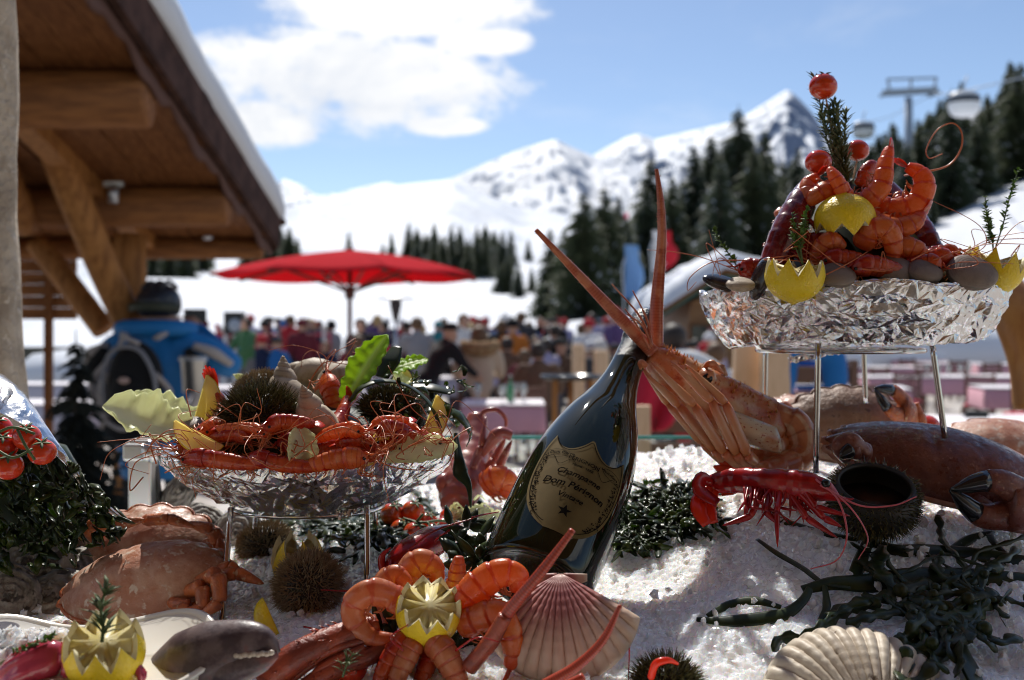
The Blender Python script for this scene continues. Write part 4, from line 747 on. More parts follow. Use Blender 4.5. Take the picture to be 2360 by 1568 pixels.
# ------------------------------------------------------------------ food materials
prawn_m = M('cooked_prawn', (.7, .2, .06), .2, rvar=.6, grad=[(0, (.6, .1, .02)), (.4, (.7, .19, .045)), (.75, (.72, .17, .035)), (1, (.62, .06, .02))], bands=(0, 6, .26, (.5, .06, .015), .4), col2=(.8, .34, .13), lo=.5, hi=.75, nscale=90, transl=.34, tcol=(1, .26, .05), coat=.3, bump=.5, bscale=220, bdist=.0012)
prawn_p = M('pale_cooked_prawn', (.62, .25, .12), .24, rvar=.6, grad=[(0, (.45, .1, .03)), (.5, (.6, .23, .1)), (1, (.55, .1, .035))], bands=(0, 6, .26, (.47, .1, .045), .4), col2=(.7, .36, .2), lo=.5, hi=.75, nscale=90, transl=.25, tcol=(.95, .3, .09), coat=.3, bump=.15, bscale=300, bdist=.0006)
prawn_d = M('dark_red_prawn', (.33, .015, .008), .22, rvar=.6, col2=(.52, .075, .015), nscale=45, coat=.3, transl=.14, tcol=(.9, .1, .03), bump=.3, bscale=260, bdist=.0008)
fan_m = M('tail_fan_red', (.62, .05, .015), .25, coat=.4, transl=.4, tcol=(1, .12, .02)); feel_m = M('feeler_orange', (.5, .14, .05), .35); crim = M('crimson_shell', (.25, .004, .006), .22, coat=.2, col2=(.4, .012, .012), nscale=50, transl=.08, tcol=(.9, .03, .02), bump=.3, bscale=180, bdist=.001)
leg_o = M('leg_orange', (.6, .22, .08), .35, col2=(.5, .1, .03), nscale=60); eye_m = M('black_eye', (.008, .007, .006), .08); wine = M('wine_red_lobster', (.1, .005, .01), .2, rvar=.5, coat=.4, col2=(.22, .012, .016), nscale=30, bump=.3, bscale=120, bdist=.001)
lem_r = M('lemon_rind', (.86, .62, .015), .32, rvar=.4, bump=.7, bscale=420, bdist=.0006, btype='voronoi', sss=.12, sssr=.004, col2=(.8, .6, .03), nscale=25); lem_p = M('lemon_pith', (.92, .87, .58), .6, transl=.3)
lem_f = M('lemon_flesh', (.96, .87, .42), .35, bands=(1, 10, .16, (.92, .84, .55)), col2=(.97, .92, .6), nscale=140, transl=.5, tcol=(1, .86, .25), bump=.3, bscale=170, bdist=.0012, btype='voronoi', stretch=(1, 1, .35))
tom_m = M('tomato_skin', (.6, .03, .012), .1, coat=.4, sss=.15, sssr=.006, col2=(.64, .06, .015), nscale=25); tom_o = M('orange_tomato_skin', (.66, .12, .015), .1, coat=.4, sss=.2, sssr=.006, col2=(.62, .05, .015), nscale=40); vine_m = M('green_stalk', (.07, .11, .035), .6)
wee_d = M('dark_seaweed', (.014, .024, .012), .36, spec=.25, coat=.06, col2=(.03, .045, .012), nscale=40); wee_k = M('brown_seaweed', (.03, .034, .012), .4, spec=.25, transl=.1); wee_g = M('green_seaweed', (.035, .06, .014), .25, coat=.2, transl=.3, tcol=(.22, .36, .03), col2=(.06, .075, .015), nscale=50)
spn_d = M('urchin_spines_dark', (.03, .028, .014), .22, col2=(.17, .15, .06), nscale=260, lo=.35, hi=.7); spn_b = M('urchin_spines_brown', (.2, .145, .085), .4, col2=(.38, .3, .19), nscale=260, lo=.35, hi=.7); urc_m = M('urchin_test', (.02, .017, .012), .5)
crab_m = M('brown_crab_shell', (.4, .17, .1), .38, rvar=.5, col2=(.52, .31, .22), nscale=45, col3=(.6, .48, .39), n3=110, lo3=.56, hi3=.68, bump=.5, bscale=160, bdist=.002, coat=.1); crab_k = M('dark_crab_shell', (.13, .034, .022), .34, rvar=.5, col2=(.2, .066, .042), nscale=45, col3=(.27, .12, .08), n3=140, bump=.4, bscale=190, bdist=.002, coat=.15)
crab_b = M('taupe_crab_shell', (.2, .105, .06), .5, col2=(.27, .16, .1), nscale=45, col3=(.12, .06, .04), n3=90, bump=.7, bscale=150, bdist=.003); crab_l = M('crab_leg', (.52, .14, .04), .36, col2=(.34, .09, .035), nscale=90, col3=(.6, .38, .22), n3=160, bump=.8, bscale=200, bdist=.002, coat=.2); tipk = M('black_claw_tip', (.012, .012, .014), .16, coat=.4)
lob_m = M('spiny_lobster_shell', (.55, .15, .05), .3, rvar=.6, col2=(.66, .42, .26), nscale=30, lo=.45, hi=.62, col3=(.4, .06, .02), n3=150, lo3=.6, hi3=.68, coat=.25, bump=.35, bscale=160, bdist=.0012, transl=.06, tcol=(.9, .25, .06)); lob_a = M('spiny_antenna', (.42, .1, .045), .35, col2=(.55, .2, .1), nscale=60, coat=.2, bands=(0, 60, .5, (.36, .07, .03)))
lob_l = M('spiny_lobster_leg', (.62, .27, .12), .3, grad=[(0, (.58, .2, .07)), (.5, (.64, .34, .19)), (1, (.55, .14, .05))], nscale=40, coat=.25); lob_t = M('lobster_tail_rings', (.6, .24, .11), .3, bands=(1, 9, .4, (.72, .5, .34)), col2=(.42, .1, .04), nscale=40, coat=.25)
foil_m = M('crumpled_foil', (.78, .78, .79), .19, metal=1, bump=.3, bscale=260, bdist=.0015); wire_m = M('polished_wire', (.6, .6, .61), .15, metal=1)

# ------------------------------------------------------------------ food builders
def thin(mb, P, r, n=5, smooth_n=24, r2=None): mb.add(tube(spl(P, smooth_n), [r, r * .8, r2 if r2 else r * .45], n))
def feeler(path, r, m, parent, n=30, name='antenna'): o = MB(); thin(o, path, r, 5, n); return o.build(name, m, parent)
def prawn(path, r, label, mat=None, head=False, fan=True, legs=True, dorsal=None, group='cooked prawns', whisk=0, name='prawn', cat='prawn', fanr=1.0, fana=.38):
    mat = mat or prawn_m; P = spl(uvd(path) if np.ndim(path[0]) == 1 and len(path[0]) == 3 and path[0][0] > 5 else path, 97); g = thing(name, label, cat, P.mean(0), group)
    c = P.mean(0); up = (P - (c if dorsal is None else 0)) if dorsal is None else np.repeat(A(dorsal)[None], 97, 0)
    if dorsal is None: T = unit(np.gradient(P, axis=0)); up = unit(P - (P[0] * .5 + P[-1] * .5)) + .001; up[:9] = up[9]; up[-9:] = up[-10]
    T, Nn, B = frames(P, up); h = 32 if head else 0; t = np.linspace(0, 1, 97 - h)
    pr = np.interp(t, [0, .06, .3, .7, .92, 1], [.8, 1, 1.02, .82, .55, .38] if not head else [.95, 1, .98, .78, .52, .36]); fr_ = (t * 6) % 1; saw = np.interp(fr_, [0, .12, .3, .88, .96, 1], [.94, .98, 1.0, 1.05, 1.03, .94]); R = r * pr * saw; n = 14; a = np.arange(n) / n * 6.2832
    rings = P[h:, None] + (R[:, None] * 1.08)[..., None] * np.cos(a)[None, :, None] * Nn[h:, None] + (R[:, None] * .86)[..., None] * np.sin(a)[None, :, None] * B[h:, None]
    one(loft(rings), 'abdomen', mat, g)
    if head:
        th = np.linspace(0, 1, h + 2); Rh = r * 1.08 * np.interp(th, [0, .15, .5, .85, 1], [.12, .5, .92, 1.05, .98]); Ph = P[:h + 2]
        one(loft(Ph[:, None] + (Rh[:, None] * 1.1)[..., None] * np.cos(a)[None, :, None] * Nn[:h + 2, None] + (Rh[:, None] * .85)[..., None] * np.sin(a)[None, :, None] * B[:h + 2, None]), 'carapace', mat, g)
        e = P[3]; ros = MB().add(tube([P[8] + Nn[8] * r * .75, P[0] + Nn[0] * r * .5 - T[0] * r * .2, P[0] + Nn[0] * r * .9 - T[0] * r * 1.5], [r * .16, r * .12, r * .02], 5)); ros.build('rostrum', mat, g)
        for s in (-1, 1): one(ellipsoid(P[6] + B[6] * s * r * .62 + Nn[6] * r * .35, [r * .19] * 3, 8, 6), 'eye', eye_m, g)
        mb = MB()
        for k in range(8):
            q = P[5 + k % 9] - Nn[5] * r * .7 + B[4] * r * rng.uniform(-.5, .5); thin(mb, [q, q - Nn[4] * r * rng.uniform(.5, 1) - T[4] * r * rng.uniform(-.3, .9), q - Nn[4] * r * rng.uniform(.8, 1.5) - T[4] * r * rng.uniform(-.5, 1.6)], r * .07, 4, 6)
        mb.build('head_legs', leg_o, g, kind='stuff')
    if fan:
        e = P[-1]; d = T[-1]; mb = None
        for k in (-2, -1, 0, 1, 2):
            an = k * fana; dd = unit(d * math.cos(an) + B[-1] * math.sin(an)); L = r * (1.5 - .12 * abs(k)) * fanr; q = spl([e - d * r * .2, e + dd * L * .55 + Nn[-1] * r * .12, e + dd * L + Nn[-1] * r * .05 * abs(k)], 7)
            one(tube(q, A([.16, .3, .36, .34, .1]) * r, 8, sx=.18, sy=1, up=Nn[-1]), 'tail_blade', fan_m, g)
    if legs:
        mb = MB()
        for k in range(5):
            i = h + 6 + k * 13
            if i > 84: break
            for s in (-1, 1): q = P[i] - Nn[i] * R[min(i - h, len(R) - 1)] * .9 + B[i] * s * r * .35; thin(mb, [q, q - Nn[i] * r * .45 + T[i] * r * .15, q - Nn[i] * r * .7 + T[i] * r * .5], r * .1, 4, 6)
        mb.build('swimmerets', leg_o, g, kind='stuff')
    for k in range(whisk):
        q = P[2]; a1 = rng.normal(0, 1, 3); L = r * rng.uniform(4, 9); p1 = q - T[0] * L * .35 + Nn[0] * L * .25 + a1 * L * .1; p2 = p1 - T[0] * L * .1 + rng.normal(0, .3, 3) * L + Nn[0] * L * .1; p3 = p2 + rng.normal(0, .3, 3) * L - A((0, 0, L * .1)); feeler([q, p1, p2, p3], .00055, feel_m, g, 26)
    return g
def lemon_crown(o, R, label, up=(0, -.15, 1), teeth=9, depth=1.05, name='notched_lemon', flip=1, amp=.34, open_=.35):
    """half lemon cut in a zigzag round its rim"""
    g = thing(name, label, 'lemon', o, 'notched lemons'); mt = basis(o, (1, 0, 0), up); n = teeth * 8; a = np.arange(n) / n * 6.2832; tw = 2 * np.abs((a * teeth / 6.2832) % 1 - .5); h = open_ * R + amp * R * (tw * 2 - 1)
    rows = []
    for s in np.linspace(0, 1, 14):
        z = -depth * R + (h + depth * R) * s; q = np.clip(z / (depth * R), -1, 1); rr = R * np.sqrt(np.clip(1 - q**2 * .96, .0, 1)) * (1 + .02 * np.sin(a * 3)); rr = np.where(z > 0, R * np.sqrt(np.clip(1 - (z / (1.5 * R))**2, 0, 1)), rr); rows.append(np.stack([rr * np.cos(a), rr * np.sin(a), z + 0 * a], -1))
    v, f, t = loft(rows, cap=False); bot = len(v); v = np.vstack([v, [0, 0, -depth * R * 1.12]]); t = np.vstack([t, [0, 0, 0]]); f += [(bot, (j + 1) % n, j) for j in range(n)]
    one((xf(v, mt), f, t), 'rind', lem_r, g); rim = rows[-1]
    def ring(k, dz): z0 = .22 * R; mz = rim[:, 2].mean(); q = rim.copy(); q[:, :2] *= k; am_ = 1 if k > .9 else .6 * k + .1; q[:, 2] = z0 + (mz - z0) * k + (rim[:, 2] - mz) * am_ * k + dz; return q
    one((xf(loft([rim, ring(.955, .0005), ring(.86, 0)], cap=False)[0], mt), *loft([rim, ring(.955, 0), ring(.86, 0)], cap=False)[1:]), 'pith', lem_p, g)
    v, f, t = loft([ring(k, 0) for k in (.86, .7, .5, .3, .12, .03)], cap=True); v = v + rng.normal(0, .0003, v.shape); one((xf(v, mt), f, t), 'flesh', lem_f, g); return g
def wedge(o, L, axis, outd, label, ang=1.15):
    """lemon wedge: axis = pointed ends, outd = direction of the rind"""
    g = thing('lemon_wedge', label, 'lemon', o, 'lemon wedges'); mt = basis(o, outd, axis); rw = []; R = L * .36
    zs = np.linspace(-1, 1, 17); rr = R * (1 - np.abs(zs)**2.2) ** .62 + .0004; rr += R * .1 * np.exp(-((np.abs(zs) - .97) / .06)**2)
    an = np.linspace(-ang / 2, ang / 2, 9); sh = -R * .55
    G = np.stack([rr[:, None] * np.cos(an) + sh, rr[:, None] * np.sin(an), np.repeat((zs * L / 2)[:, None], 9, 1)], -1); one((xf(sheet(G, R * .07)[0], mt), *sheet(G, R * .07)[1:]), 'rind', lem_r, g)
    for s, e in ((-1, 0), (1, 8)):
        Q = np.stack([G[:, e] * k + A((sh * (1 - k), 0, 0)) + A([[0, 0, z * L / 2 * (1 - k)] for z in zs]) for k in (.94, .86, .5, .05)], 1); Q[..., 1] += s * .0003
        one((xf(Q[:, :2].reshape(-1, 3), mt), gridf(17, 2), None), 'pith', lem_p, g); one((xf(Q[:, 1:].reshape(-1, 3), mt), gridf(17, 3), None), 'flesh', lem_f, g)
    return g
def tomato(mb_parent, o, r, up, mat, calyx=True):
    mt = basis(o, (1, .1, 0), up); ph = np.linspace(-1.52, 1.52, 15); p = np.c_[np.cos(ph) * r, np.sin(ph) * r * .9]; p[-1, 1] *= .93; p[-2, 1] *= .97
    t = one(lathe(p, 22, mt), 'tomato', mat, mb_parent)
    if calyx:
        for k in range(5):
            a = k * 1.257; d = A((math.cos(a), math.sin(a), 0)); q = spl([A((0, 0, r * .86)), d * r * .4 + A((0, 0, r * .9)), d * r * .72 + A((0, 0, r * .86))], 6); sub(one((xf(tube(q, A([.06, .13, .02]) * r, 5, sx=.3, up=(0, 0, 1))[0], mt), *tube(q, A([.06, .13, .02]) * r, 5, sx=.3, up=(0, 0, 1))[1:]), 'sepal', vine_m, mb_parent), t)
    return t
def urchin(o, r, label, sm, up=(0, 0, 1), n=1900, L=.34, th=.022, opened=False, squash=.82, name='sea_urchin'):
    g = thing(name, label, 'sea urchin', o, 'sea urchins'); mt = basis(o, (1, 0, 0), up)
    if not opened: one(ellipsoid((0, 0, 0), (r * .8, r * .8, r * .8 * squash), 24, 14, mt) if False else (xf(ellipsoid((0, 0, 0), (r * .8, r * .8, r * .8 * squash), 24, 14)[0], mt), *ellipsoid((0, 0, 0), (1, 1, 1), 24, 14)[1:]), 'test', urc_m, g)
    else:
        ph = np.linspace(-1.5, .55, 12); pr = np.c_[np.cos(ph), np.sin(ph) * squash] * r * .85; pin = pr[::-1] * .9; one(lathe(np.vstack([pr, pin]), 30, mt), 'test', urc_m, g); one(lathe([(.001, -.42 * r), (.45 * r, -.36 * r), (.7 * r, -.1 * r)], 24, mt), 'roe', M('urchin_roe', (.08, .03, .01), .4, col2=(.02, .01, .006), nscale=40), g)
    vs, fs = [], []; i = np.arange(n) + .5; ph = np.arccos(1 - 2 * i / n); ths = math.pi * (1 + 5**.5) * i
    D = np.stack([np.cos(ths) * np.sin(ph), np.sin(ths) * np.sin(ph), np.cos(ph)], -1); D = unit(D + rng.normal(0, .03, D.shape))
    if opened: D = D[D[:, 2] < .5]
    m = len(D); base = D * A((r * .78, r * .78, r * .78 * squash)); ln = r * L * rng.uniform(.6, 1.15, (m, 1)); dr = unit(D + rng.normal(0, .28, D.shape)); s1 = unit(np.cross(dr, (0.3, .5, .8))); s2 = np.cross(dr, s1); w = r * th
    V = np.stack([base + s1 * w, base - s1 * w * .5 + s2 * w * .87, base - s1 * w * .5 - s2 * w * .87, base + dr * ln + s1 * w * .25, base + dr * ln - s1 * w * .25], 1).reshape(-1, 3); k = np.arange(m)[:, None] * 5
    Fq = np.concatenate([k + A([[0, 1, 4, 3]]), k + A([[1, 2, 4, 4]]), k + A([[2, 0, 3, 4]])]).astype(int); Fl = [tuple(q) if q[2] != q[3] else tuple(q[:3]) for q in Fq.tolist()]
    one((xf(V, mt), Fl, None), 'spines', sm, g, smooth=False, kind='stuff'); return g
def spiral(o, L, axis, label, side=(1, 0, 0), turns=5.2, mat=None):
    """whelk: a tube of growing radius wound round its axis; axis points to the apex"""
    g = thing('whelk', label, 'whelk', o, 'whelks'); n = 120; s = np.linspace(0, 1, n); k = np.exp(-2.9 * (1 - s)); a = s * turns * 6.2832; R = L * .27 * k; cx = L * .17 * k; zc = L * (1 - k) - L * .42 ; m = 18; b = np.arange(m) / m * 6.2832
    rg = np.stack([(cx[:, None] + R[:, None] * np.cos(b) * 1.0) * np.cos(a)[:, None], (cx[:, None] + R[:, None] * np.cos(b)) * np.sin(a)[:, None], zc[:, None] + R[:, None] * np.sin(b) * 1.8 + .02 * L * k[:, None] * np.sin(b * 6)], -1); v, f, t = loft(rg); v = v + L * .012 * fbm(v[:, 0] * 300, v[:, 2] * 300 + v[:, 1] * 200, 2, 3)[:, None] * unit(v)
    one((xf(v, basis(o, side, axis)), f, t), 'shell', mat or whelk_m, g); return g
whelk_m = M('whelk_shell', (.36, .29, .2), .6, col2=(.48, .4, .3), nscale=45, bands=(1, 12, .35, (.26, .2, .14)), bump=.5, bscale=160, bdist=.001); clam_m = M('clam_shell', (.16, .115, .09), .5, col2=(.24, .19, .15), nscale=30, bands=(0, 16, .4, (.11, .08, .065)), bump=.4, bscale=220, bdist=.0008); mus_m = M('mussel_shell', (.012, .013, .02), .18, coat=.4, col2=(.05, .04, .03), nscale=40)
def clam(o, r, nrm, label, mat=None, side=(1, 0, 0), el=(1, .82, .36), name='clam'):
    g = thing(name, label, name, o, 'shellfish on the trays'); mt = basis(o, side, nrm)
    for s in (1, -1):
        rows = [[A((r * el[0] * q * math.cos(a) * (1 - .12 * math.sin(a)), r * el[1] * q * math.sin(a) - r * .2 * (1 - q), s * r * (el[2] * math.sqrt(max(0, 1 - q**2.2)) + .008 * math.sin(q * 60)))) for a in np.linspace(0, 6.2832, 28, False)] for q in np.linspace(1, .03, 26)]
        v, f, t = loft(rows); one((xf(v, mt), f, t), 'valve', mat or clam_m, g)
    return g
def scallop(o, R, nrm, upv, label, mat, ribs=15, name='scallop_shell'):
    """ribbed fan; upv points from the fan's rim to its hinge"""
    g = thing(name, label, 'scallop', o, 'scallops'); x = np.cross(upv, nrm); mt = np.eye(4); z = unit(nrm); y = unit(A(upv) - z * np.dot(upv, z)); mt[:3, 0] = np.cross(y, z); mt[:3, 1] = y; mt[:3, 2] = z; mt[:3, 3] = A(o)
    m, n = 46, 181; s = np.linspace(.0, 1, m)[:, None]; b = np.linspace(-1, 1, n)[None]; th = b * 1.06; rad = 1.9 * R * s * (np.cos(th * .72) ** .55); rib = np.abs(np.cos(b * ribs * 1.5708)) ** .7
    X = rad * np.sin(th); Yy = R * .95 - rad * np.cos(th) * 1.0; dome = R * .72 * np.sqrt(np.clip(s, 0, 1)) * np.clip(1 - s**2.6, 0, 1) ** .6 * np.cos(b * 1.45) ** .55; Zz = dome + R * .085 * rib * s ** .7
    v, f, t = sheet(np.stack([X, Yy, Zz + 0 * X], -1), R * .02); v = v + (.00022 * np.sin(np.linalg.norm(v - A((0, R * .95, 0)), axis=1) * 900))[:, None] * A((0, 0, 1)); one((xf(v, mt), f, t), 'fan', mat, g)
    for sd in (-1, 1):
        q = [[A((sd * R * (.06 + .42 * i / 6), R * (.95 - .02 * i / 6 - j / 5 * (.3 - .03 * i)), R * (.06 + .012 * math.sin(j * 3)))) for j in range(6)] for i in range(7)]; v, f, t = sheet(q, R * .03); one((xf(v, mt), f, t), 'ear', mat, g)
    return g
def leaf(base, tip, wid, label, mat, up=(0, -1, .3), bend=.15, cup=.3, ruf=.12, seed=0, name='lettuce_leaf'):
    b, t = A(W(*base)), A(W(*tip)); L = np.linalg.norm(t - b); T = unit(t - b); N0 = unit(A(up) - T * np.dot(up, T)); B = np.cross(T, N0); m, n = 30, 17; s = np.linspace(0, 1, m); c = spl([b, (b + t) / 2 + N0 * L * bend, t], m)
    w = wid * np.interp(s, [0, .15, .45, .75, .92, 1], [.5, .7, 1, .85, .5, .05]); x = np.linspace(-1, 1, n)
    rf = fbm(s[:, None] * 7 + 0 * x, x[None] * 2.5 + 0 * s[:, None], 3, seed) * 2; G = c[:, None] + B * (w[:, None] * x * (1 + .14 * rf))[..., None] + N0 * (w[:, None] * (cup * x**2 + ruf * 4.0 * rf * np.abs(x)**1.3 + .1 * np.sin(s[:, None] * 46 + 2 * x) * np.abs(x)))[..., None]
    th = .0009 + .004 * np.exp(-(x / .12)**2)[None] * np.linspace(1, .25, m)[:, None]; v, f, tt = sheet(G, th); tt[:, 1] = np.abs(tt[:, 1] * 2 - 1); return tag(one((v, f, tt), name, mat), label, 'lettuce leaf', 'lettuce leaves')
leaf_g = M('romaine_green', (.2, .34, .04), .4, grad=[(0, (.7, .76, .45)), (.16, (.55, .66, .25)), (.4, (.34, .52, .07)), (1, (.26, .46, .04))], gi=1, nscale=50, transl=.55, tcol=(.6, .8, .1), bump=.4, bscale=90, bdist=.002); leaf_w = M('chicory_pale', (.7, .7, .45), .4, grad=[(0, (.88, .88, .75)), (.4, (.87, .88, .66)), (1, (.8, .85, .5))], gi=1, nscale=50, transl=.5, tcol=(.95, .97, .7), bump=.4, bscale=90, bdist=.002)
def needles(path, n, L, w, label, mat, name, cat, spread=.9, stems=1, jit=.01, leafy=False):
    P = spl(uvd(path), 40); g = thing(name, label, cat, P[0], 'herb sprigs'); mb = MB(); st = MB(); 
    for k in range(stems):
        off = rng.normal(0, jit, 3) if k else A((0, 0, 0)); Q = P + np.linspace(0, 1, 40)[:, None] * off * 2; st.add(tube(Q, [w * .8, w * .6, w * .4], 5)); T, N0, B = frames(Q)
        for i in range(n):
            s = rng.uniform(.12, 1) if not leafy else rng.uniform(.25, 1); j = min(39, int(s * 39)); a = rng.uniform(0, 6.283); d = unit(T[j] * rng.uniform(.3, 1) + spread * (N0[j] * math.cos(a) + B[j] * math.sin(a))); l = L * rng.uniform(.6, 1.1) * (1.1 - .4 * s); p0 = Q[j]
            mb.add(tube([p0, p0 + d * l * .5 + T[j] * l * .08, p0 + d * l], A([.5, 1, .15]) * w * (1.6 if leafy else 1), 4, sx=.35))
    st.build('stem', vine_m, g); mb.build('leaves', mat, g, kind='stuff'); return g
rose_m = M('rosemary', (.08, .125, .04), .5, col2=(.14, .18, .09), nscale=90, transl=.15); thy_m = M('thyme', (.09, .17, .03), .5, transl=.3, tcol=(.25, .42, .06))
def tri(x, y, s):
    """continuous relief made of flat triangles"""
    i, j = np.floor(x), np.floor(y); a, b = x - i, y - j; h00, h10, h01, h11 = hash2(i, j, s), hash2(i + 1, j, s), hash2(i, j + 1, s), hash2(i + 1, j + 1, s)
    return np.where(a + b < 1, h00 + (h10 - h00) * a + (h01 - h00) * b, h11 + (h01 - h11) * (1 - a) + (h10 - h11) * (1 - b)) * 2 - 1
def crumple(a, b, seed):
    """sharp-creased relief of kitchen foil at arc coordinates a, b in metres; about -1..1"""
    wa, wb = a + .008 * fbm(a * 30, b * 30, 2, seed), b + .008 * fbm(a * 30 + 7, b * 30, 2, seed + 1); o = 0
    for k, (sc, am) in enumerate(((30, 1.0), (70, .5), (150, .26))):
        c, s_ = math.cos(k * 1.1 + seed), math.sin(k * 1.1 + seed); o = o + am * tri((wa * c - wb * s_) * sc, (wa * s_ + wb * c) * sc * .62, seed + k * 7)
    return o
def foil_tray(c, a, b, h, ab, bb, label, seed, flap=None, tilt=0.0):
    g = thing('foil_tray', label, 'tray', c, 'foil-wrapped trays'); n = 92; rows = []; rg = np.random.default_rng(seed)
    for k, z in [(.55, .0), (.8, -.004), (.93, .0), (.975, .004), (1.0, .006), (1.01, .002)]: rows.append((a * k, b * k, z, .0004))
    for s in np.linspace(.16, 1, 7): rows.append((a + (ab - a) * (s ** 1.5), b + (bb - b) * (s ** 1.5), -h * s, .0015))
    for k in np.linspace(.88, .06, 7): rows.append((ab * k, bb * k, -h * (1.0 - .03 * k), .0013))
    m = len(rows); q = (np.arange(n)[None] + rg.uniform(-.36, .36, (m, n)) + .5 * (np.arange(m) % 2)[:, None]) / n * 6.2832; ra, rb, rz, am = (A(x)[:, None] for x in zip(*rows))
    dr = rg.uniform(-.36, .36, (m, n)); dr[:5] *= .2; ra2 = ra + dr * np.gradient(ra[:, 0])[:, None]; rb2 = rb + dr * np.gradient(rb[:, 0])[:, None]; rz2 = rz + dr * np.gradient(rz[:, 0])[:, None]
    ny = np.where(np.arange(m) > 12, -1.0, -.35)[:, None]; nx_ = np.where(np.arange(m) > 12, .15, 1.0)[:, None]; ds = rg.normal(0, 1, (m, n)) * am + (ridged(q * 7, rz * 60 + q, 2, seed) - .55) * am * 2.2
    R = np.stack([(ra2 + ds * nx_) * np.cos(q), (rb2 + ds * nx_) * np.sin(q), rz2 + ds * ny + tilt * ra2 * np.cos(q) + .003 * np.sin(q * 3 + seed) + .0018 * np.sin(q * 11)], -1)
    v, f, t = loft(R + A(c)); V = [tuple(x) for x in v]; T_ = []
    for fq in f:
        if len(fq) == 3: T_.append(fq)
        elif rg.random() < .5: T_ += [fq[:3], (fq[0], fq[2], fq[3])]
        else: T_ += [(fq[0], fq[1], fq[3]), (fq[1], fq[2], fq[3])]
    V = [A(x) for x in V]; out = T_
    for amp in (.00055, .00022):
        mid = {}; nxt = []
        def mp(i, j):
            k = (i, j) if i < j else (j, i)
            if k not in mid: mid[k] = len(V); s = rg.uniform(.34, .66); V.append(V[i] * s + V[j] * (1 - s) + rg.normal(0, amp, 3))
            return mid[k]
        for x, y, z in out: p, q_, r_ = mp(x, y), mp(y, z), mp(z, x); nxt += [(x, p, r_), (p, y, q_), (r_, q_, z), (p, q_, r_)]
        out = nxt
    one((A(V), out, None), 'foil_bowl', foil_m, g, smooth=False)
    for fl in flap or []:
        G = np.array([[A(W(*fl[0])) * (1 - s) * (1 - r) + A(W(*fl[1])) * s * (1 - r) + A(W(*fl[2])) * (1 - s) * r + A(W(*fl[3])) * s * r for s in np.linspace(0, 1, 24)] for r in np.linspace(0, 1, 6)]); G = G + rg.normal(0, .0012, G.shape); one(sheet(G, .0006), 'foil_flap', foil_m, g, smooth=False)
    return g
def wire_stand(legs, ring_c, ra, rb, label, r=.0028):
    g = thing('wire_stand', label, 'stand', A(W(*legs[0][1])), 'wire stands'); q = np.linspace(0, 6.2832, 33)
    one(tube(np.c_[ring_c[0] + ra * np.cos(q), ring_c[1] + rb * np.sin(q), np.full(33, ring_c[2])], r * .9, 8, cap=False), 'ring', wire_m, g)
    for a, b in legs: one(tube(spl([W(*a), (A(W(*a)) + A(W(*b))) / 2, W(*b)], 8), r, 10), 'leg', wire_m, g)
    return g
def spikes(mb, P, R, n, L, sd=1):
    """small forward-pointing spines on a tube"""
    T, N0, B = frames(P)
    for i in range(n):
        j = int(rng.integers(0, len(P) - 1)); rr = np.interp(j / (len(P) - 1), np.linspace(0, 1, len(R)), R); a = rng.uniform(0, 6.283); d = N0[j] * math.cos(a) + B[j] * math.sin(a); p = P[j] + d * rr * .9; mb.add(tube([p, p + d * L * .6 + T[j] * L * .5 * sd, p + d * L + T[j] * L * sd], [L * .22, L * .12, L * .01], 4))
def limb(path, R, mat, parent, name='leg', n=24, spk=0, sl=.003, m=10, sx=1.0):
    P = spl(uvd(path) if path[0][0] > 5 else path, n); mb = MB().add(tube(P, R, m, sx=sx))
    if spk: spikes(mb, P, A(R), spk, sl)
    return mb.build(name, mat, parent)
def jlimb(path, R, mat, parent, name='leg', tip=None):
    """jointed leg: one swollen segment between each two points"""
    P = uvd(path) if path[0][0] > 5 else A(path); o = None; mb = MB()
    for i in range(len(P) - 1):
        a, b = P[i], P[i + 1]; r0, r1 = R[i], R[i + 1]; s = np.linspace(0, 1, 9); last = i == len(P) - 2
        rr = np.interp(s, [0, .1, .5, .9, 1], [r0 * .7, r0, (r0 + r1) * .5, r1 * 1.05, r1 * .75] if not last else [r0 * .75, r0, r0 * .75, r0 * .35, r0 * .08]); mb.add(tube(a + (b - a) * s[:, None], rr, 10, sx=1, sy=.8), 1 if last and tip else 0)
    return mb.build(name, [mat, tip] if tip else mat, parent)
def claw(path, R, parent, mat, tipm, up, name='claw', op=.35, sy=.62):
    """palm with a fixed finger and a hinged finger; path = wrist, knuckle, tip"""
    w, k, t = (uvd(path) if path[0][0] > 5 else A(path)); L = np.linalg.norm(t - k); d = unit(t - k); u = unit(A(up) - d * np.dot(up, d)); c = one(tube(spl([w, (w + k) / 2, k, k + d * L * .1], 16), A([.35, .8, 1.0, .85]) * R, 14, sx=1, sy=sy, up=u), name, mat, parent)
    for s, nm in ((-1, 'fixed_finger'), (1, 'hinged_finger')):
        b = k + u * s * R * .45 - d * R * .1; P = spl([b, b + d * L * .45 + u * s * R * (.18 + op * .5), t + u * s * R * op * .25], 14); mb = MB().add(tube(P[:8], A([.56, .5, .4]) * R, 10, sx=1, sy=sy * 1.1, up=u)); mb.add(tube(P[7:], A([.4, .3, .06]) * R, 10, sx=1, sy=sy * 1.1, up=u), 1)
        for q in range(3, 12, 2): mb.add(ellipsoid(P[q] - u * s * R * .34 * (1 - q / 18), [R * .09] * 3, 6, 4), 1)
        sub(mb.build(nm, [mat, tipm], parent), c)
    return c
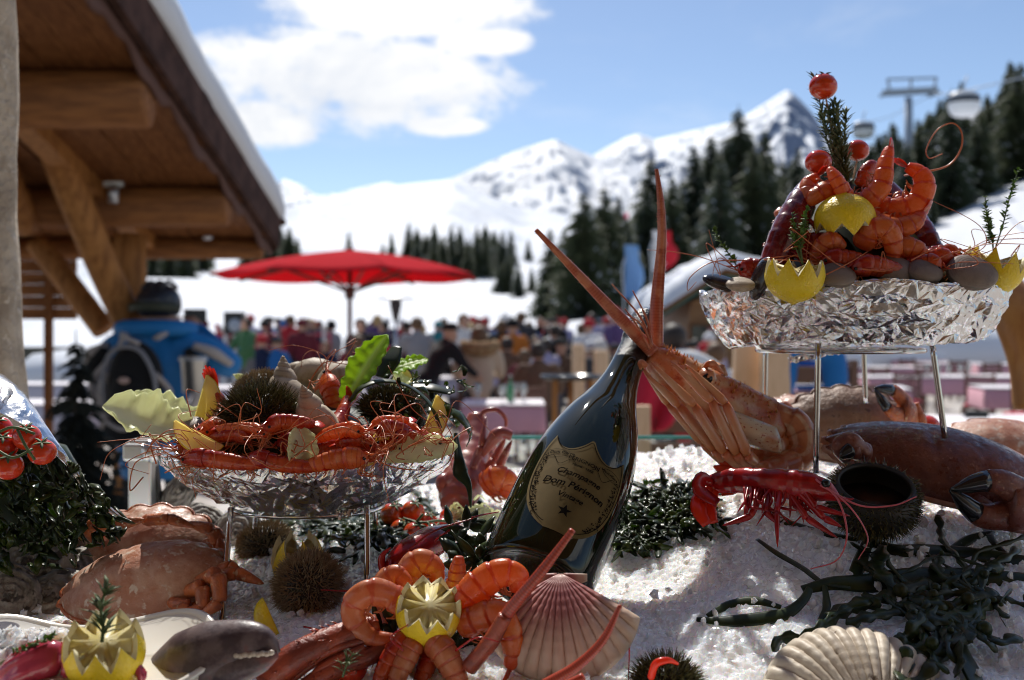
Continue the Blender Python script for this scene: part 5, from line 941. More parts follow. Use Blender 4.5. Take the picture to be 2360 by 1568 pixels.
def crab(o, ex, nrm, a, b, c, label, mat, rim=18, skew=0, edge=None):
    """carapace: wide lens with a crimped pie-crust edge; local y points to the mouth"""
    g = thing('brown_crab', label, 'crab', o, 'brown crabs'); mt = basis(o, ex, nrm); n = 120; th = np.arange(n) / n * 6.2832; fr = np.sin(th) > -.2
    lob = 1 + .085 * (np.abs(np.sin(th * rim / 2)) - .5) * fr; X0, Y0 = np.cos(th), np.sin(th) * np.where(np.sin(th) > 0, 1.0, .85); rows = []
    def ring(q, z, lb): return np.stack([a * q * X0 * lb, b * q * Y0 * lb, z], -1)
    for q in np.linspace(.02, 1, 26):
        x, y = q * X0, q * Y0; lump = .09 * fbm(x * 2.6 + 9, y * 2.6, 4, 2) + .06 * np.exp(-((np.abs(x) - .33) / .16)**2 - ((y + .05) / .4)**2) - .05 * np.exp(-((np.abs(x) - .2) / .035)**2 - (y / .35)**2)
        rows.append(ring(q, c * ((1 - q**2.1) ** .72 + lump * (1 - q**5)), 1 + (lob - 1) * max(0, (q - .8) / .2)))
    rows.append(ring(.985, np.full(n, -c * .09), lob)); rows.append(ring(.9, np.full(n, -c * .2), 1)); rows.append(ring(.6, np.full(n, -c * .45), 1)); rows.append(ring(.2, np.full(n, -c * .5), 1))
    v, f, t = loft(rows); one((xf(v, mt), f, t), 'carapace', mat, g); k = np.where(fr)[0]; e = ring(1.0, np.full(n, -c * .03), lob)
    one(tube(xf(np.vstack([e, e[:1]]), mt), c * .085, 6, cap=False), 'crust_edge', edge or mat, g); return g
# ------------------------------------------------------------------ champagne bottle
BB, BT = A(W(1228, 1345, .80)), A(W(1489, 742, 1.03)); BL = np.linalg.norm(BT - BB); bax = unit(BT - BB); tocam = unit(A((0, 0, CZ)) - (BB + BT) / 2); bf = unit(tocam - bax * np.dot(tocam, bax)); bmt = np.eye(4); bmt[:3, 2] = bax; bmt[:3, 1] = -bf; bmt[:3, 0] = np.cross(-bf, bax); bmt[:3, 3] = BB
bpr = [(.001, .006), (.03, .004), (.043, .0), (.0465, .004), (.0478, .02), (.0485, .06), (.0485, .09), (.047, .12), (.043, .15), (.036, .18), (.0275, .205), (.021, .228), (.0172, .25), (.0155, .275), (.0146, .3)]
bsp = spl(np.c_[A(bpr), np.zeros(len(bpr))], 70)[:, :2]
def brad(h): return np.interp(h, bsp[:, 1], bsp[:, 0])
bottle = thing('champagne_bottle', 'dark green champagne bottle with a shield label leaning on the ice', 'bottle', BB)
bg_m = M('dark_bottle_glass', (.006, .01, .004), .03, spec=.45, trans=.08, ior=1.5)
one(lathe(bsp, 64, bmt), 'glass_body', bg_m, bottle)
cap_m = M('black_capsule', (.016, .016, .015), .22, metal=.3, coat=.4, bump=.9, bscale=260, bdist=.0016, col2=(.05, .045, .035), nscale=60, lo=.5, hi=.62)
one(lathe([(.0162, .243), (.0163, .25), (.0158, .275), (.0152, .298), (.0165, .302), (.0172, .308), (.0162, .314), (.0158, .322), (.0175, .328), (.0172, .336), (.0135, .344), (.007, .347), (.001, .3475)], 40, bmt), 'neck_capsule', cap_m, bottle)
one(tube(xf(np.c_[.0176 * np.cos(np.linspace(0, 6.2832, 25)), .0176 * np.sin(np.linspace(0, 6.2832, 25)), np.full(25, .318)], bmt), .0009, 5, cap=False), 'wire_muzzle', cap_m, bottle)
def onb(s, h, lift=.0004):
    """label coordinates (across, up the axis) -> point on the bottle's skin"""
    r = brad(h) + lift; a = s / .0485; return xf(np.stack([r * np.sin(a), -r * np.cos(a), h], -1), bmt)
lab_m = M('label_paper', (.13, .09, .032), .7, spec=.1, col2=(.11, .076, .026), nscale=40); ink = M('label_ink', (.012, .01, .008), .9, spec=.0)
HB, HT, HW = .022, .122, .041                    # label bottom, top of its side points, half width
def halfw(h): t = (h - HB) / (HT - HB); return HW * np.clip(1 - (np.abs(t - .62) / .64) ** 2.3, .0, 1) ** .5
def topn(x): return np.interp(np.abs(x), [0, .5, .85, 1.0], [1, .55, .1, 0])
def shield(k, lift):
    """outline grid of the shield shrunk by k"""
    hh = np.linspace(0, 1, 40); xs = np.linspace(-1, 1, 41); hs = []
    for x in xs:
        top = HT - .004 - .012 * (1 - abs(abs(x) - .0)) if False else HT - .016 * max(0.0, math.cos(min(1, abs(abs(x) - .52) / .48) * 1.5708)) ** .8
        hs.append(top)
    G = np.zeros((40, 41, 3))
    for i, t in enumerate(hh):
        for j, x in enumerate(xs):
            h = HB + (hs[j] - HB) * t; hw = halfw(np.array(min(h, HB + .62 * (HT - HB)))) if t < 1 else HW
            hw = float(halfw(np.array(HB + (HT - HB) * min(t, .98)))); G[i, j] = onb(np.array(x * hw * k), np.array((h - .075) * k + .075), lift)
    return G
Gs = shield(1.0, .0004); one((Gs.reshape(-1, 3), gridf(40, 41), None), 'label', lab_m, bottle)
def lab_line(pts, w, lift=.0009):
    P = A(pts); d = unit(np.gradient(P, axis=0)); nn = np.c_[-d[:, 1], d[:, 0]]; V = np.stack([P - nn * w / 2, P + nn * w / 2], 1); return (onb(V[..., 0], V[..., 1], lift).reshape(-1, 3), gridf(len(P), 2), None)
def border(k, w):
    xs = np.linspace(-1, 1, 41); pts = []
    hw = lambda t: float(halfw(np.array(HB + (HT - HB) * t)))
    for t in np.linspace(.98, .02, 40): pts.append((-hw(t), HB + (HT - .0 - HB) * t))
    for t in np.linspace(.02, .98, 40): pts.append((hw(t), HB + (HT - HB) * t))
    for x in xs[::-1]: pts.append((x * hw(.98), HT - .016 * max(0.0, math.cos(min(1, abs(abs(x) - .52) / .48) * 1.5708)) ** .8))
    P = A(pts); P = (P - A((0, .075))) * k + A((0, .075)); return lab_line(np.vstack([P, P[:1]]), w)
mb = MB().add(border(.93, .0007)); mb.build('label_border', ink, bottle, smooth=False)
def label_text(txt, size, cx, ch, bow=0.0, shear=0.0, lift=.001):
    cu_ = bpy.data.curves.new('t', 'FONT'); cu_.body = txt; cu_.size = size; cu_.align_x = 'CENTER'; cu_.shear = shear; cu_.resolution_u = 3; cu_.offset = size * .018; ob = bpy.data.objects.new('t', cu_); COL.objects.link(ob); bpy.context.view_layer.update()
    me = bpy.data.meshes.new_from_object(ob.evaluated_get(bpy.context.evaluated_depsgraph_get())); v = A([tuple(q.co) for q in me.vertices]); f = [tuple(p.vertices) for p in me.polygons]; bpy.data.objects.remove(ob); bpy.data.meshes.remove(me)
    s = v[:, 0] + cx; h = v[:, 1] + ch + bow * ((v[:, 0] / .035) ** 2); return one((onb(s, h, lift), f, None), 'lettering', ink, bottle, smooth=False)
label_text('Dom Pierre', .0046, -.0215, .0982, .0); label_text('PÉRIGNON', .0056, -.0005, .0938); label_text('· Hautvillers', .0042, .0228, .0975)
label_text('Appld · 1668', .0036, .0, .0885); label_text('Champagne', .0082, 0, .0775, shear=.25); label_text('Dom Pérignon', .0092, 0, .0655, shear=.2); label_text('Vintage', .0074, 0, .0545, shear=.25)
st = A([((.0062 if i % 2 == 0 else .0025) * math.sin(i * math.pi / 5), .0425 + (.0062 if i % 2 == 0 else .0025) * math.cos(i * math.pi / 5)) for i in range(10)] + [(0, .0425)]); one((onb(st[:, 0], st[:, 1], .001), [(10, i, (i + 1) % 10) for i in range(10)], None), 'star', ink, bottle, smooth=False)
mb = MB()
for sd in (-1, 1):                                # vine garland round the label
    for t in np.linspace(.12, .74, 34):
        hw = float(halfw(np.array(HB + (HT - HB) * t))) * .83; cx, ch = sd * hw + rng.normal(0, .0007), HB + (HT - HB) * t
        for q in range(3):
            a = rng.uniform(0, 6.28); L_ = rng.uniform(.0014, .0028); x, h = cx + rng.normal(0, .0011), ch + rng.normal(0, .0009); pts = [(x, h), (x + L_ * math.cos(a - .5) * .6, h + L_ * math.sin(a - .5) * .6), (x + L_ * math.cos(a), h + L_ * math.sin(a)), (x + L_ * math.cos(a + .5) * .6, h + L_ * math.sin(a + .5) * .6)]; P = A(pts); mb.add((onb(P[:, 0], P[:, 1], .001), [(0, 1, 2, 3)], None))
for sd in (-1, 1):
    q = np.linspace(0, 1, 30); mb.add(lab_line(np.c_[sd * (.006 + .026 * q), .0895 + .004 * np.sin(q * 9) + .003 * q], .0004)); mb.add(lab_line(np.c_[sd * (.03 - .012 * np.sin(q * 6.28)) * .9, .0985 + .0045 * np.cos(q * 6.28)], .0004))
mb.build('vine_print', ink, bottle, smooth=False, kind='stuff')

# ------------------------------------------------------------------ left tray on its stand
TC = A((W(710, 0, 1.0).x, 1.0, CZ - .122)); foil_tray(TC, .147, .112, .048, .082, .065, 'shallow foil-wrapped tray heaped with urchins and prawns on a low stand', 3, flap=[((760, 1180, .95), (830, 1165, .95), (780, 1197, .945), (812, 1186, .945))])
wire_stand([((532, 1172, .93), (508, 1470, .86)), ((846, 1165, .93), (846, 1350, .9)), ((590, 1175, 1.06), (583, 1305, 1.04)), ((862, 1160, 1.06), (868, 1255, 1.06))], (TC[0], 1.0, TC[2] - .053), .075, .06, 'thin wire stand under the left foil tray')
core_m = M('crushed_bed', (.1, .03, .02), .6, col2=(.03, .04, .02), nscale=40)
v, f, t = ellipsoid(TC + A((0, 0, .0)), (.125, .094, .05), 30, 14); v[:, 2] = np.maximum(v[:, 2], TC[2] - .006); v = v + .006 * fbm(v[:, 0] * 60, v[:, 1] * 60, 3, 1)[:, None] * A((0, 0, 1)); tag(one((v, f, t), 'seaweed_bed', wee_d), 'dark seaweed bed under the left tray heap', 'seaweed')
urchin(A(W(597, 972, .94)), .041, 'dark glossy sea urchin at the front of the left tray', spn_d, up=(0, -.3, 1), n=2600, L=.4, th=.017)
urchin(A(W(897, 958, 1.0)), .036, 'greenish sea urchin under the seaweed on the left tray', spn_d, up=(.2, -.3, 1), n=2200, L=.34, th=.02)
urchin(A(W(598, 902, 1.08)), .034, 'brown sea urchin at the back of the left tray behind the whelk', spn_b, up=(-.3, 0, 1), n=1900, L=.22, squash=.7)
spiral(A(W(655, 893, .985)), .058, (-.06, .1, 1), 'upright grey whelk on top of the left tray'); spiral(A(W(716, 942, .925)), .048, (-.2, -.45, .8), 'small tan whelk pointing at the camera on the left tray', turns=5.0)
spiral(A(W(700, 862, 1.09)), .055, (-1, .1, .25), 'whelk lying on its side behind the upright one'); spiral(A(W(800, 868, 1.08)), .06, (.9, .3, .35), 'whelk half hidden by the green leaf on the left tray')
clam(A(W(428, 985, .97)), .02, (-.3, -.4, 1), 'small round clam at the left end of the left tray')
wedge(A(W(478, 932, 1.0)), .056, (.25, .1, 1), (.6, .8, -.3), 'lemon wedge standing beside the red tail on the left tray'); wedge(A(W(455, 1015, .895)), .05, (.9, -.1, -.45), (-.35, .55, -.75), 'lemon wedge at the front left of the left tray')
wedge(A(W(866, 1030, .9)), .046, (.55, -.1, .8), (.6, .6, -.5), 'lemon wedge at the front right of the left tray'); wedge(A(W(1004, 975, .97)), .052, (.35, 0, .95), (.85, .5, -.3), 'lemon wedge at the right end of the left tray'); wedge(A(W(936, 880, 1.1)), .03, (0, 0, 1), (.6, .7, 0), 'tip of a lemon wedge behind the seaweed of the left tray')
leaf((450, 1010, .96), (236, 938, .93), .028, 'long pale chicory leaf, the lower at the left end of the left tray', leaf_w, up=(.2, -.5, .9), bend=-.06, cup=.55, ruf=.16, seed=3); leaf((470, 975, 1.03), (290, 917, 1.02), .022, 'pale chicory leaf behind the long one at the left end', leaf_w, up=(.2, -.5, .9), bend=-.05, cup=.5, ruf=.18, seed=6)
leaf((798, 925, .98), (893, 772, 1.0), .017, 'bright green lettuce leaf standing on the left tray', leaf_g, up=(-.5, -1, .2), bend=.03, cup=.35, ruf=.1, seed=1); leaf((890, 860, 1.08), (986, 828, 1.1), .014, 'green lettuce leaf pointing right behind the standing one', leaf_g, up=(0, -.6, 1), bend=.02, cup=.3, ruf=.12, seed=5)
leaf((684, 1082, .878), (690, 982, .885), .014, 'small folded pale leaf at the front of the left tray', leaf_w, up=(.5, -1, 0), bend=.1, cup=.9, ruf=.1, seed=8); leaf((885, 1052, .89), (1055, 1028, .9), .013, 'pale chicory leaf at the right end of the left tray', leaf_w, up=(0, -.9, .5), bend=.02, cup=.35, ruf=.1, seed=9); leaf((560, 885, 1.1), (570, 868, 1.1), .012, 'pale leaf tip behind the brown urchin', leaf_w, seed=2); leaf((905, 895, 1.08), (942, 868, 1.1), .01, 'pale leaf tip behind the seaweed', leaf_w, seed=4)
PW = dict(mat=prawn_d, head=True, whisk=4, group='prawns on the left tray')
prawn([(415, 1062, .875), (450, 1055, .875), (500, 1060, .87), (560, 1068, .87), (610, 1072, .87)], .0076, 'long red prawn along the left front rim of the left tray', dorsal=(0, -.4, 1), **PW); prawn([(560, 1075, .875), (600, 1058, .87), (650, 1070, .87), (700, 1076, .87), (740, 1078, .87)], .0072, 'red prawn behind the small folded leaf', dorsal=(0, -.4, 1), **PW)
prawn([(850, 1058, .865), (815, 1055, .865), (770, 1060, .87), (730, 1070, .87), (705, 1072, .875)], .0086, 'orange prawn with black eye at the front rim right of the folded leaf', dorsal=(0, -.4, 1), mat=prawn_m, head=True, whisk=5, group='prawns on the left tray'); prawn([(820, 1040, .9), (780, 1030, .9), (730, 1040, .9), (690, 1050, .9)], .0078, 'red prawn above the front rim beside the lemon wedge', dorsal=(0, -.5, 1), **PW)
prawn([(748, 862, 1.02), (762, 900, 1.0), (775, 950, .99), (805, 1000, .97)], .0095, 'orange prawn standing head up in the middle of the left tray', dorsal=(.8, -.5, .3), mat=prawn_m, head=True, whisk=5, group='prawns on the left tray'); prawn([(710, 1015, .93), (750, 995, .93), (785, 960, .95), (800, 915, .97)], .0085, 'red prawn leaning against the small tan whelk', dorsal=(.6, -.6, -.2), mat=prawn_d, group='prawns on the left tray')
prawn([(880, 1010, .92), (840, 1005, .92), (790, 1012, .92), (750, 1020, .92)], .009, 'dark red prawn below the greenish urchin', dorsal=(0, -.5, 1), **PW); prawn([(930, 1035, .9), (900, 1030, .9), (860, 1045, .89), (820, 1052, .89)], .0085, 'red prawn head peeping out right of the lemon wedge', dorsal=(0, -.5, 1), **PW)
prawn([(430, 1020, .93), (470, 1000, .94), (500, 975, .97), (515, 940, 1.0), (500, 905, 1.0)], .009, 'red prawn with its tail fan raised beside the lemon wedge', mat=prawn_d, fanr=2.2, fana=.14, group='prawns on the left tray'); prawn([(410, 1040, .91), (440, 1035, .91), (490, 1030, .92), (530, 1020, .93)], .0085, 'red prawn below the chicory leaf', dorsal=(0, -.5, 1), **PW); prawn([(640, 1035, .9), (670, 1020, .9), (720, 1035, .9), (760, 1045, .9)], .009, 'dark red prawn behind the folded leaf', dorsal=(0, -.5, 1), **PW)
prawn([(945, 1010, .95), (920, 1000, .95), (880, 1020, .93), (840, 1030, .92)], .008, 'dark red prawn left of the right-hand lemon wedge', dorsal=(0, -.5, 1), **PW)
for k in range(22):
    a = k * .62; u, v = 715 + 265 * math.cos(a) * (1 - .3 * (k % 3) / 3), 1028 - 30 * math.sin(a) * (k % 2) - 14 * (k % 3); d = .91 - .03 * math.sin(a); dx = rng.uniform(35, 60) * (1 if k % 2 else -1); dy = rng.uniform(-24, 14)
    prawn([(u - dx, v - dy * .3, d - .01), (u - dx * .4, v - 10, d), (u + dx * .4, v - 4 + dy * .4, d + .005), (u + dx, v + dy + 8, d + .01)], rng.uniform(.0055, .0078), 'small red prawn in the heap of the left tray', dorsal=(0, -.5, 1), mat=(prawn_d, prawn_d, prawn_m)[k % 3], head=True, whisk=2, legs=False, fanr=.9, group='small prawns of the left tray heap')
fl = thing('loose_feelers', 'tangle of loose orange prawn feelers over the left tray', 'feelers', TC)
for p in ([(700, 925, 1.0), (720, 870, 1.0), (750, 835, 1.0), (785, 838, 1.0), (830, 842, 1.0), (836, 818, 1.0), (812, 812, 1.0)], [(330, 1100, .9), (300, 1130, .88), (310, 1070, .88), (350, 1050, .88), (400, 1040, .88)], [(360, 1070, .87), (350, 1020, .87), (410, 1000, .87), (440, 1040, .87), (400, 1060, .87)], [(520, 1030, .88), (540, 985, .88), (570, 985, .88), (600, 1030, .88), (560, 1050, .88)],
          [(680, 1045, .87), (650, 1020, .87), (655, 1065, .87), (700, 1070, .87)], [(760, 990, .9), (840, 1000, .88), (900, 980, .9), (915, 1020, .9)], [(900, 960, .92), (960, 930, .93), (985, 960, .93)], [(860, 1060, .87), (920, 1080, .87), (1000, 1085, .88)], [(730, 1060, .86), (720, 1020, .86), (790, 985, .87), (860, 1020, .87)], [(940, 1030, .88), (990, 1010, .88), (1030, 1020, .88)], [(440, 960, .95), (430, 900, .97), (460, 905, .98)], [(640, 1005, .88), (700, 1030, .87), (690, 990, .87)], [(580, 1055, .86), (640, 1080, .86), (700, 1040, .86), (720, 1050, .86)], [(790, 905, .99), (830, 880, .99), (800, 865, .99), (765, 880, .99)], [(380, 1090, .88), (420, 1075, .87), (500, 1085, .87)], [(1000, 1050, .9), (1060, 1000, .92), (1090, 985, .93), (1075, 1010, .93)]):
    feeler(uvd(p), .0007, feel_m, fl, 40)
for k in range(14):
    u, v = rng.uniform(420, 980), rng.uniform(1000, 1070); q = [(u, v, .88)]
    for j in range(4): u += rng.uniform(-60, 60); v += rng.uniform(-40, 30); q.append((u, min(v, 1085), .875 + rng.uniform(-.01, .03)))
    feeler(uvd(q), .0006, feel_m, fl, 30)
def kelp(P, R, m, parent, n=28, fl_=.22, up=(0, -.4, 1)): return one(tube(spl(P, n), R, 8, sx=fl_, sy=1, up=up), 'frond', m, parent)
sw = thing('seaweed_strand', 'dark green seaweed with bladders trailing over the right end of the left tray', 'seaweed', TC + A((.1, 0, .03)))
kelp(uvd([(805, 925, .96), (830, 895, .96), (880, 878, .97), (940, 890, .98), (990, 930, .97), (1015, 985, .95)]), [.003, .006, .006, .005, .003], wee_d, sw); kelp(uvd([(880, 870, 1.02), (900, 830, 1.03), (915, 800, 1.04)]), [.008, .012, .006], wee_d, sw); kelp(uvd([(950, 890, 1.0), (1000, 895, 1.0), (1040, 905, 1.0)]), [.006, .01, .006], wee_d, sw); kelp(uvd([(1020, 940, .97), (1060, 960, .97), (1085, 1000, .98), (1075, 1030, .98)]), [.004, .009, .008, .002], wee_g, sw)
kelp(uvd([(1050, 1000, .95), (1058, 1060, .93), (1062, 1090, .93), (1080, 1120, .93), (1085, 1170, .93)]), [.002, .004, .0075, .003, .001], wee_d, sw, fl_=.8)
for k in range(60):
    u, v = rng.uniform(870, 1075), rng.uniform(850, 985); d = 1.0 + rng.uniform(-.05, .06); a = rng.uniform(0, 6.28); L_ = rng.uniform(14, 34); kelp(uvd([(u, v, d), (u + L_ * .5 * math.cos(a), v - L_ * .5 * math.sin(a), d + rng.uniform(-.01, .01)), (u + L_ * math.cos(a + .4), v - L_ * math.sin(a + .4), d - .01)]), [.0015, .0035, .001], wee_g if k % 3 else wee_d, sw, 7)

# ------------------------------------------------------------------ right tray with the tower of prawns
RC = A((W(1966, 0, 1.05).x, 1.05, CZ + .043)); foil_tray(RC, .159, .118, .053, .132, .094, 'large foil-wrapped tray carrying a tower of prawns on a tall stand', 8, flap=[((1812, 822, 1.1), (2000, 800, 1.1), (1822, 836, 1.1), (1950, 812, 1.09))], tilt=.02)
wire_stand([((1765, 790, 1.13), (1762, 1010, 1.13)), ((1886, 790, .965), (1880, 1090, .965)), ((1990, 800, 1.14), (1995, 930, 1.14)), ((2148, 790, .98), (2178, 1010, .98))], (W(1935, 0, 1.05).x, 1.05, CZ - .0195), .085, .07, 'tall wire stand under the right foil tray', r=.003)
v, f, t = lathe([(.12, -.01), (.1, .02), (.065, .06), (.035, .1), (.015, .118), (.002, .12)], 24, basis(A((RC[0] - .003, 1.06, RC[2])), (1, 0, 0), (0, 0, 1))); v = v + .012 * fbm(v[:, 0] * 50, v[:, 2] * 50 + v[:, 1] * 30, 3, 2)[:, None]; tag(one((v, f, t), 'seaweed_cone', wee_d), 'dark seaweed cone that carries the prawn tower', 'seaweed')
lemon_crown(A(W(1832, 636, .935)), .0275, 'notched lemon cup with thyme at the front of the right tray', up=(.05, -.06, 1), teeth=9, depth=.9, open_=.25, amp=.3); needles([(1850, 610, .94), (1845, 560, .94), (1855, 520, .945), (1860, 478, .95)], 46, .008, .0011, 'green thyme sprig standing in the front lemon cup', thy_m, 'thyme_sprig', 'herb', 1.2, 3, .006, True)
lemon_crown(A(W(2290, 618, .985)), .029, 'notched lemon cup tilted at the right end of the right tray', up=(.25, -.05, 1), teeth=9, depth=.9, open_=.25, amp=.34); needles([(2290, 585, .99), (2285, 540, .99), (2275, 500, .99), (2270, 452, .99)], 50, .008, .0011, 'thyme sprig standing in the lemon at the right end', thy_m, 'thyme_sprig', 'herb', 1.2, 3, .008, True)
needles([(1712, 640, 1.0), (1690, 600, 1.0), (1665, 565, 1.0), (1642, 525, 1.0)], 44, .007, .0011, 'thin thyme sprig leaning left from the right tray', thy_m, 'thyme_sprig', 'herb', 1.2, 1, .004, True)
lemon_crown(A(W(1946, 505, .975)), .029, 'upturned notched lemon half in the middle of the prawn tower', up=(.1, .25, -1), teeth=8, depth=.85, open_=.2, amp=.22)
needles([(1950, 450, 1.04), (1935, 380, 1.04), (1918, 310, 1.04), (1908, 240, 1.04)], 110, .017, .0013, 'tall rosemary sprig crowning the prawn tower', rose_m, 'rosemary_sprig', 'herb', .65, 6, .006)
for (u, v, d, r), lb, s in (((1897, 200, 1.04, .0147), 'red cherry tomato on a skewer at the very top of the tower', ((1903, 225), (1925, 330))), ((1886, 374, 1.02, .0137), 'red cherry tomato on a skewer left of the rosemary', ((1878, 400), (1865, 450))), ((1976, 347, 1.07, .0125), 'red cherry tomato half hidden behind the rosemary', ((1975, 370), (1960, 440)))):
    g = thing('skewered_tomato', lb, 'tomato', A(W(u, v, d)), 'skewered tomatoes'); tomato(g, A(W(u, v, d)), r, (.15, .1, 1), tom_m, calyx=(v < 300)); one(tube([W(*s[0], d), W(*s[1], d)], .0009, 6), 'skewer', wood_l, g)
G2 = 'prawns of the tower'
prawn([(1935, 430, .99), (1900, 440, .985), (1868, 455, .99), (1862, 425, 1.0), (1885, 405, 1.0)], .00966, 'curled orange prawn at the left shoulder of the tower', group=G2); prawn([(1950, 470, .98), (1945, 445, .975), (1925, 410, .975), (1912, 388, .98)], .00924, 'orange prawn with its tail up below the rosemary', dorsal=(-.6, -.6, .2), group=G2, fan=False)
prawn([(1965, 470, .985), (2000, 460, .98), (2030, 430, .975), (2040, 380, .98), (2050, 340, .985)], .01008, 'orange prawn pointing its tail straight up', dorsal=(.6, -.6, -.3), group=G2, fanr=.7); prawn([(2010, 475, 1.0), (2060, 485, .99), (2110, 470, .985), (2130, 430, .985), (2120, 400, .99), (2090, 385, .995)], .01176, 'large curled orange prawn at the right shoulder of the tower', group=G2)
prawn([(1990, 500, .98), (2050, 525, .975), (2100, 515, .975), (2125, 490, .98)], .01176, 'orange prawn lying below the large curled one', dorsal=(.2, -.6, -.8), group=G2); prawn([(1890, 620, .97), (1895, 575, .965), (1915, 555, .96), (1945, 570, .965)], .01008, 'dark orange prawn arching above the lemon cup', mat=prawn_m, group=G2, fan=False)
prawn([(1985, 570, .97), (2010, 530, .96), (2045, 530, .955), (2060, 575, .96), (2052, 610, .965)], .01050, 'orange prawn arching in the middle of the tower', group=G2, fan=False); prawn([(2055, 590, .98), (2080, 570, .97), (2115, 580, .97), (2110, 610, .975)], .01050, 'orange prawn low at the right of the tower', group=G2, fan=False); prawn([(1830, 480, 1.04), (1812, 485, 1.04), (1795, 492, 1.045), (1800, 480, 1.05)], .00588, 'small pink prawn tail peeping out left of the tower', mat=prawn_p, group=G2, fan=False, legs=False)
prawn([(1985, 430, 1.03), (1995, 400, 1.03), (2010, 385, 1.035), (2020, 395, 1.04)], .00840, 'red prawn behind the upright tail', mat=prawn_d, group=G2); prawn([(1840, 600, .99), (1870, 560, .985), (1905, 560, .98), (1900, 600, .975)], .00924, 'red prawn left of the lemon cup thyme', mat=prawn_d, group=G2, fan=False)
def lobster_tail(path, R, label, fan=True):
    P = spl(uvd(path), 60); g = thing('red_lobster', label, 'lobster', P.mean(0), 'wine-red lobsters'); t = np.linspace(0, 1, 60); rr = np.interp(t, np.linspace(0, 1, len(R)), R) * (1 + .05 * (1 - (t * 7) % 1)); one(tube(P, rr, 16, sx=1.05, sy=.85), 'shell', wine, g); mb_ = MB(); spikes(mb_, P, A(R), 70, .0028); mb_.build('shell_spines', crim, g, kind='stuff')
    for k in range(5): q = P[25 + k * 7]; one(tube(spl([q, q + A((.012, -.012, -.012)), q + A((.02, -.008, -.028))], 8), [.003, .0025, .001], 6), 'leg', crim, g)
    return g
lobster_tail([(1868, 425, 1.03), (1842, 480, 1.0), (1812, 545, .985), (1782, 615, .98)], [.01, .0165, .0185, .016], 'wine-red lobster body forming the left flank of the tower'); lobster_tail([(2040, 440, 1.08), (2095, 510, 1.05), (2125, 560, 1.03), (2150, 605, 1.02)], [.012, .017, .018, .015], 'wine-red lobster body forming the right flank of the tower')
for (u, v, d, r), lb in (((1930, 634, .94, .018), 'dull clam right of the front lemon cup'), ((2062, 622, .955, .021), 'brown clam in the middle of the right tray'), ((2130, 626, .95, .018), 'small dark clam right of the middle one'), ((2238, 628, .955, .026), 'large dark clam beside the tilted lemon cup')): clam(A(W(u, v, d)), r, (.1, -.75, .6), lb, side=(1, .1, .2))
clam(A(W(1665, 652, 1.0)), .02, (.3, -.5, .8), 'black mussel at the left end of the right tray', mus_m, (1, 0, .1), (1.1, .6, .32), 'mussel'); clam(A(W(1752, 642, .96)), .022, (-.9, -.35, .2), 'open dark mussel standing left of the front lemon cup', mus_m, (.5, -.2, 1), (1.0, .6, .25), 'mussel'); clam(A(W(1706, 655, .955)), .014, (0, -.5, .8), 'small pale clam between the mussels', whelk_m)
PT = dict(mat=prawn_d, head=True, whisk=3, group='prawns on the right tray', legs=False)
for i, (p, lb) in enumerate((([(1960, 625, .945), (2000, 612, .945), (2050, 622, .95), (2090, 632, .955)], 'red prawn lying right of the front lemon cup'), ([(2200, 600, .97), (2160, 596, .97), (2120, 600, .98), (2070, 605, .98)], 'dark red prawn pointing right behind the clams'), ([(2170, 625, .955), (2140, 610, .96), (2100, 615, .965), (2060, 620, .97)], 'dark red prawn with black eye before the clams'), ([(1890, 605, .955), (1930, 598, .955), (1980, 605, .955), (2020, 612, .96)], 'orange-headed prawn above the dull clam'), ([(1700, 625, .99), (1730, 620, .99), (1770, 622, .99), (1800, 630, .99)], 'orange prawn between the mussels and the lemon cup'), ([(2215, 590, 1.0), (2180, 588, 1.0), (2130, 590, 1.01), (2100, 592, 1.01)], 'dark red prawn at the back right of the tray'))): prawn(p, .0095, lb, dorsal=(0, -.4, 1), **PT)
f2 = thing('loose_feelers', 'loose feelers curling out of the right tray', 'feelers', RC)
feeler(uvd([(2085, 405, 1.03), (2125, 398, 1.0), (2185, 382, 1.0), (2214, 345, 1.0), (2216, 305, 1.0), (2195, 284, 1.0), (2160, 300, 1.0), (2135, 345, 1.0), (2142, 365, 1.0), (2172, 355, 1.0)]), .0011, feel_m, f2, 60)
for p in ([(1720, 600, .98), (1640, 605, .97), (1590, 640, .96), (1585, 670, .96), (1605, 650, .96)], [(2150, 600, .95), (2230, 575, .95), (2260, 590, .95)], [(2030, 605, .94), (2035, 580, .94), (2045, 615, .935)], [(1890, 640, .93), (1950, 610, .93), (2000, 580, .935)], [(1985, 620, .935), (2040, 625, .935), (2070, 612, .935)], [(1870, 605, .95), (1830, 590, .95), (1790, 610, .95)], [(2100, 600, .94), (2160, 570, .95), (2200, 565, .95)], [(2330, 590, 1.0), (2350, 565, 1.0), (2340, 590, 1.0)]): feeler(uvd(p), .0007, feel_m, f2, 30)

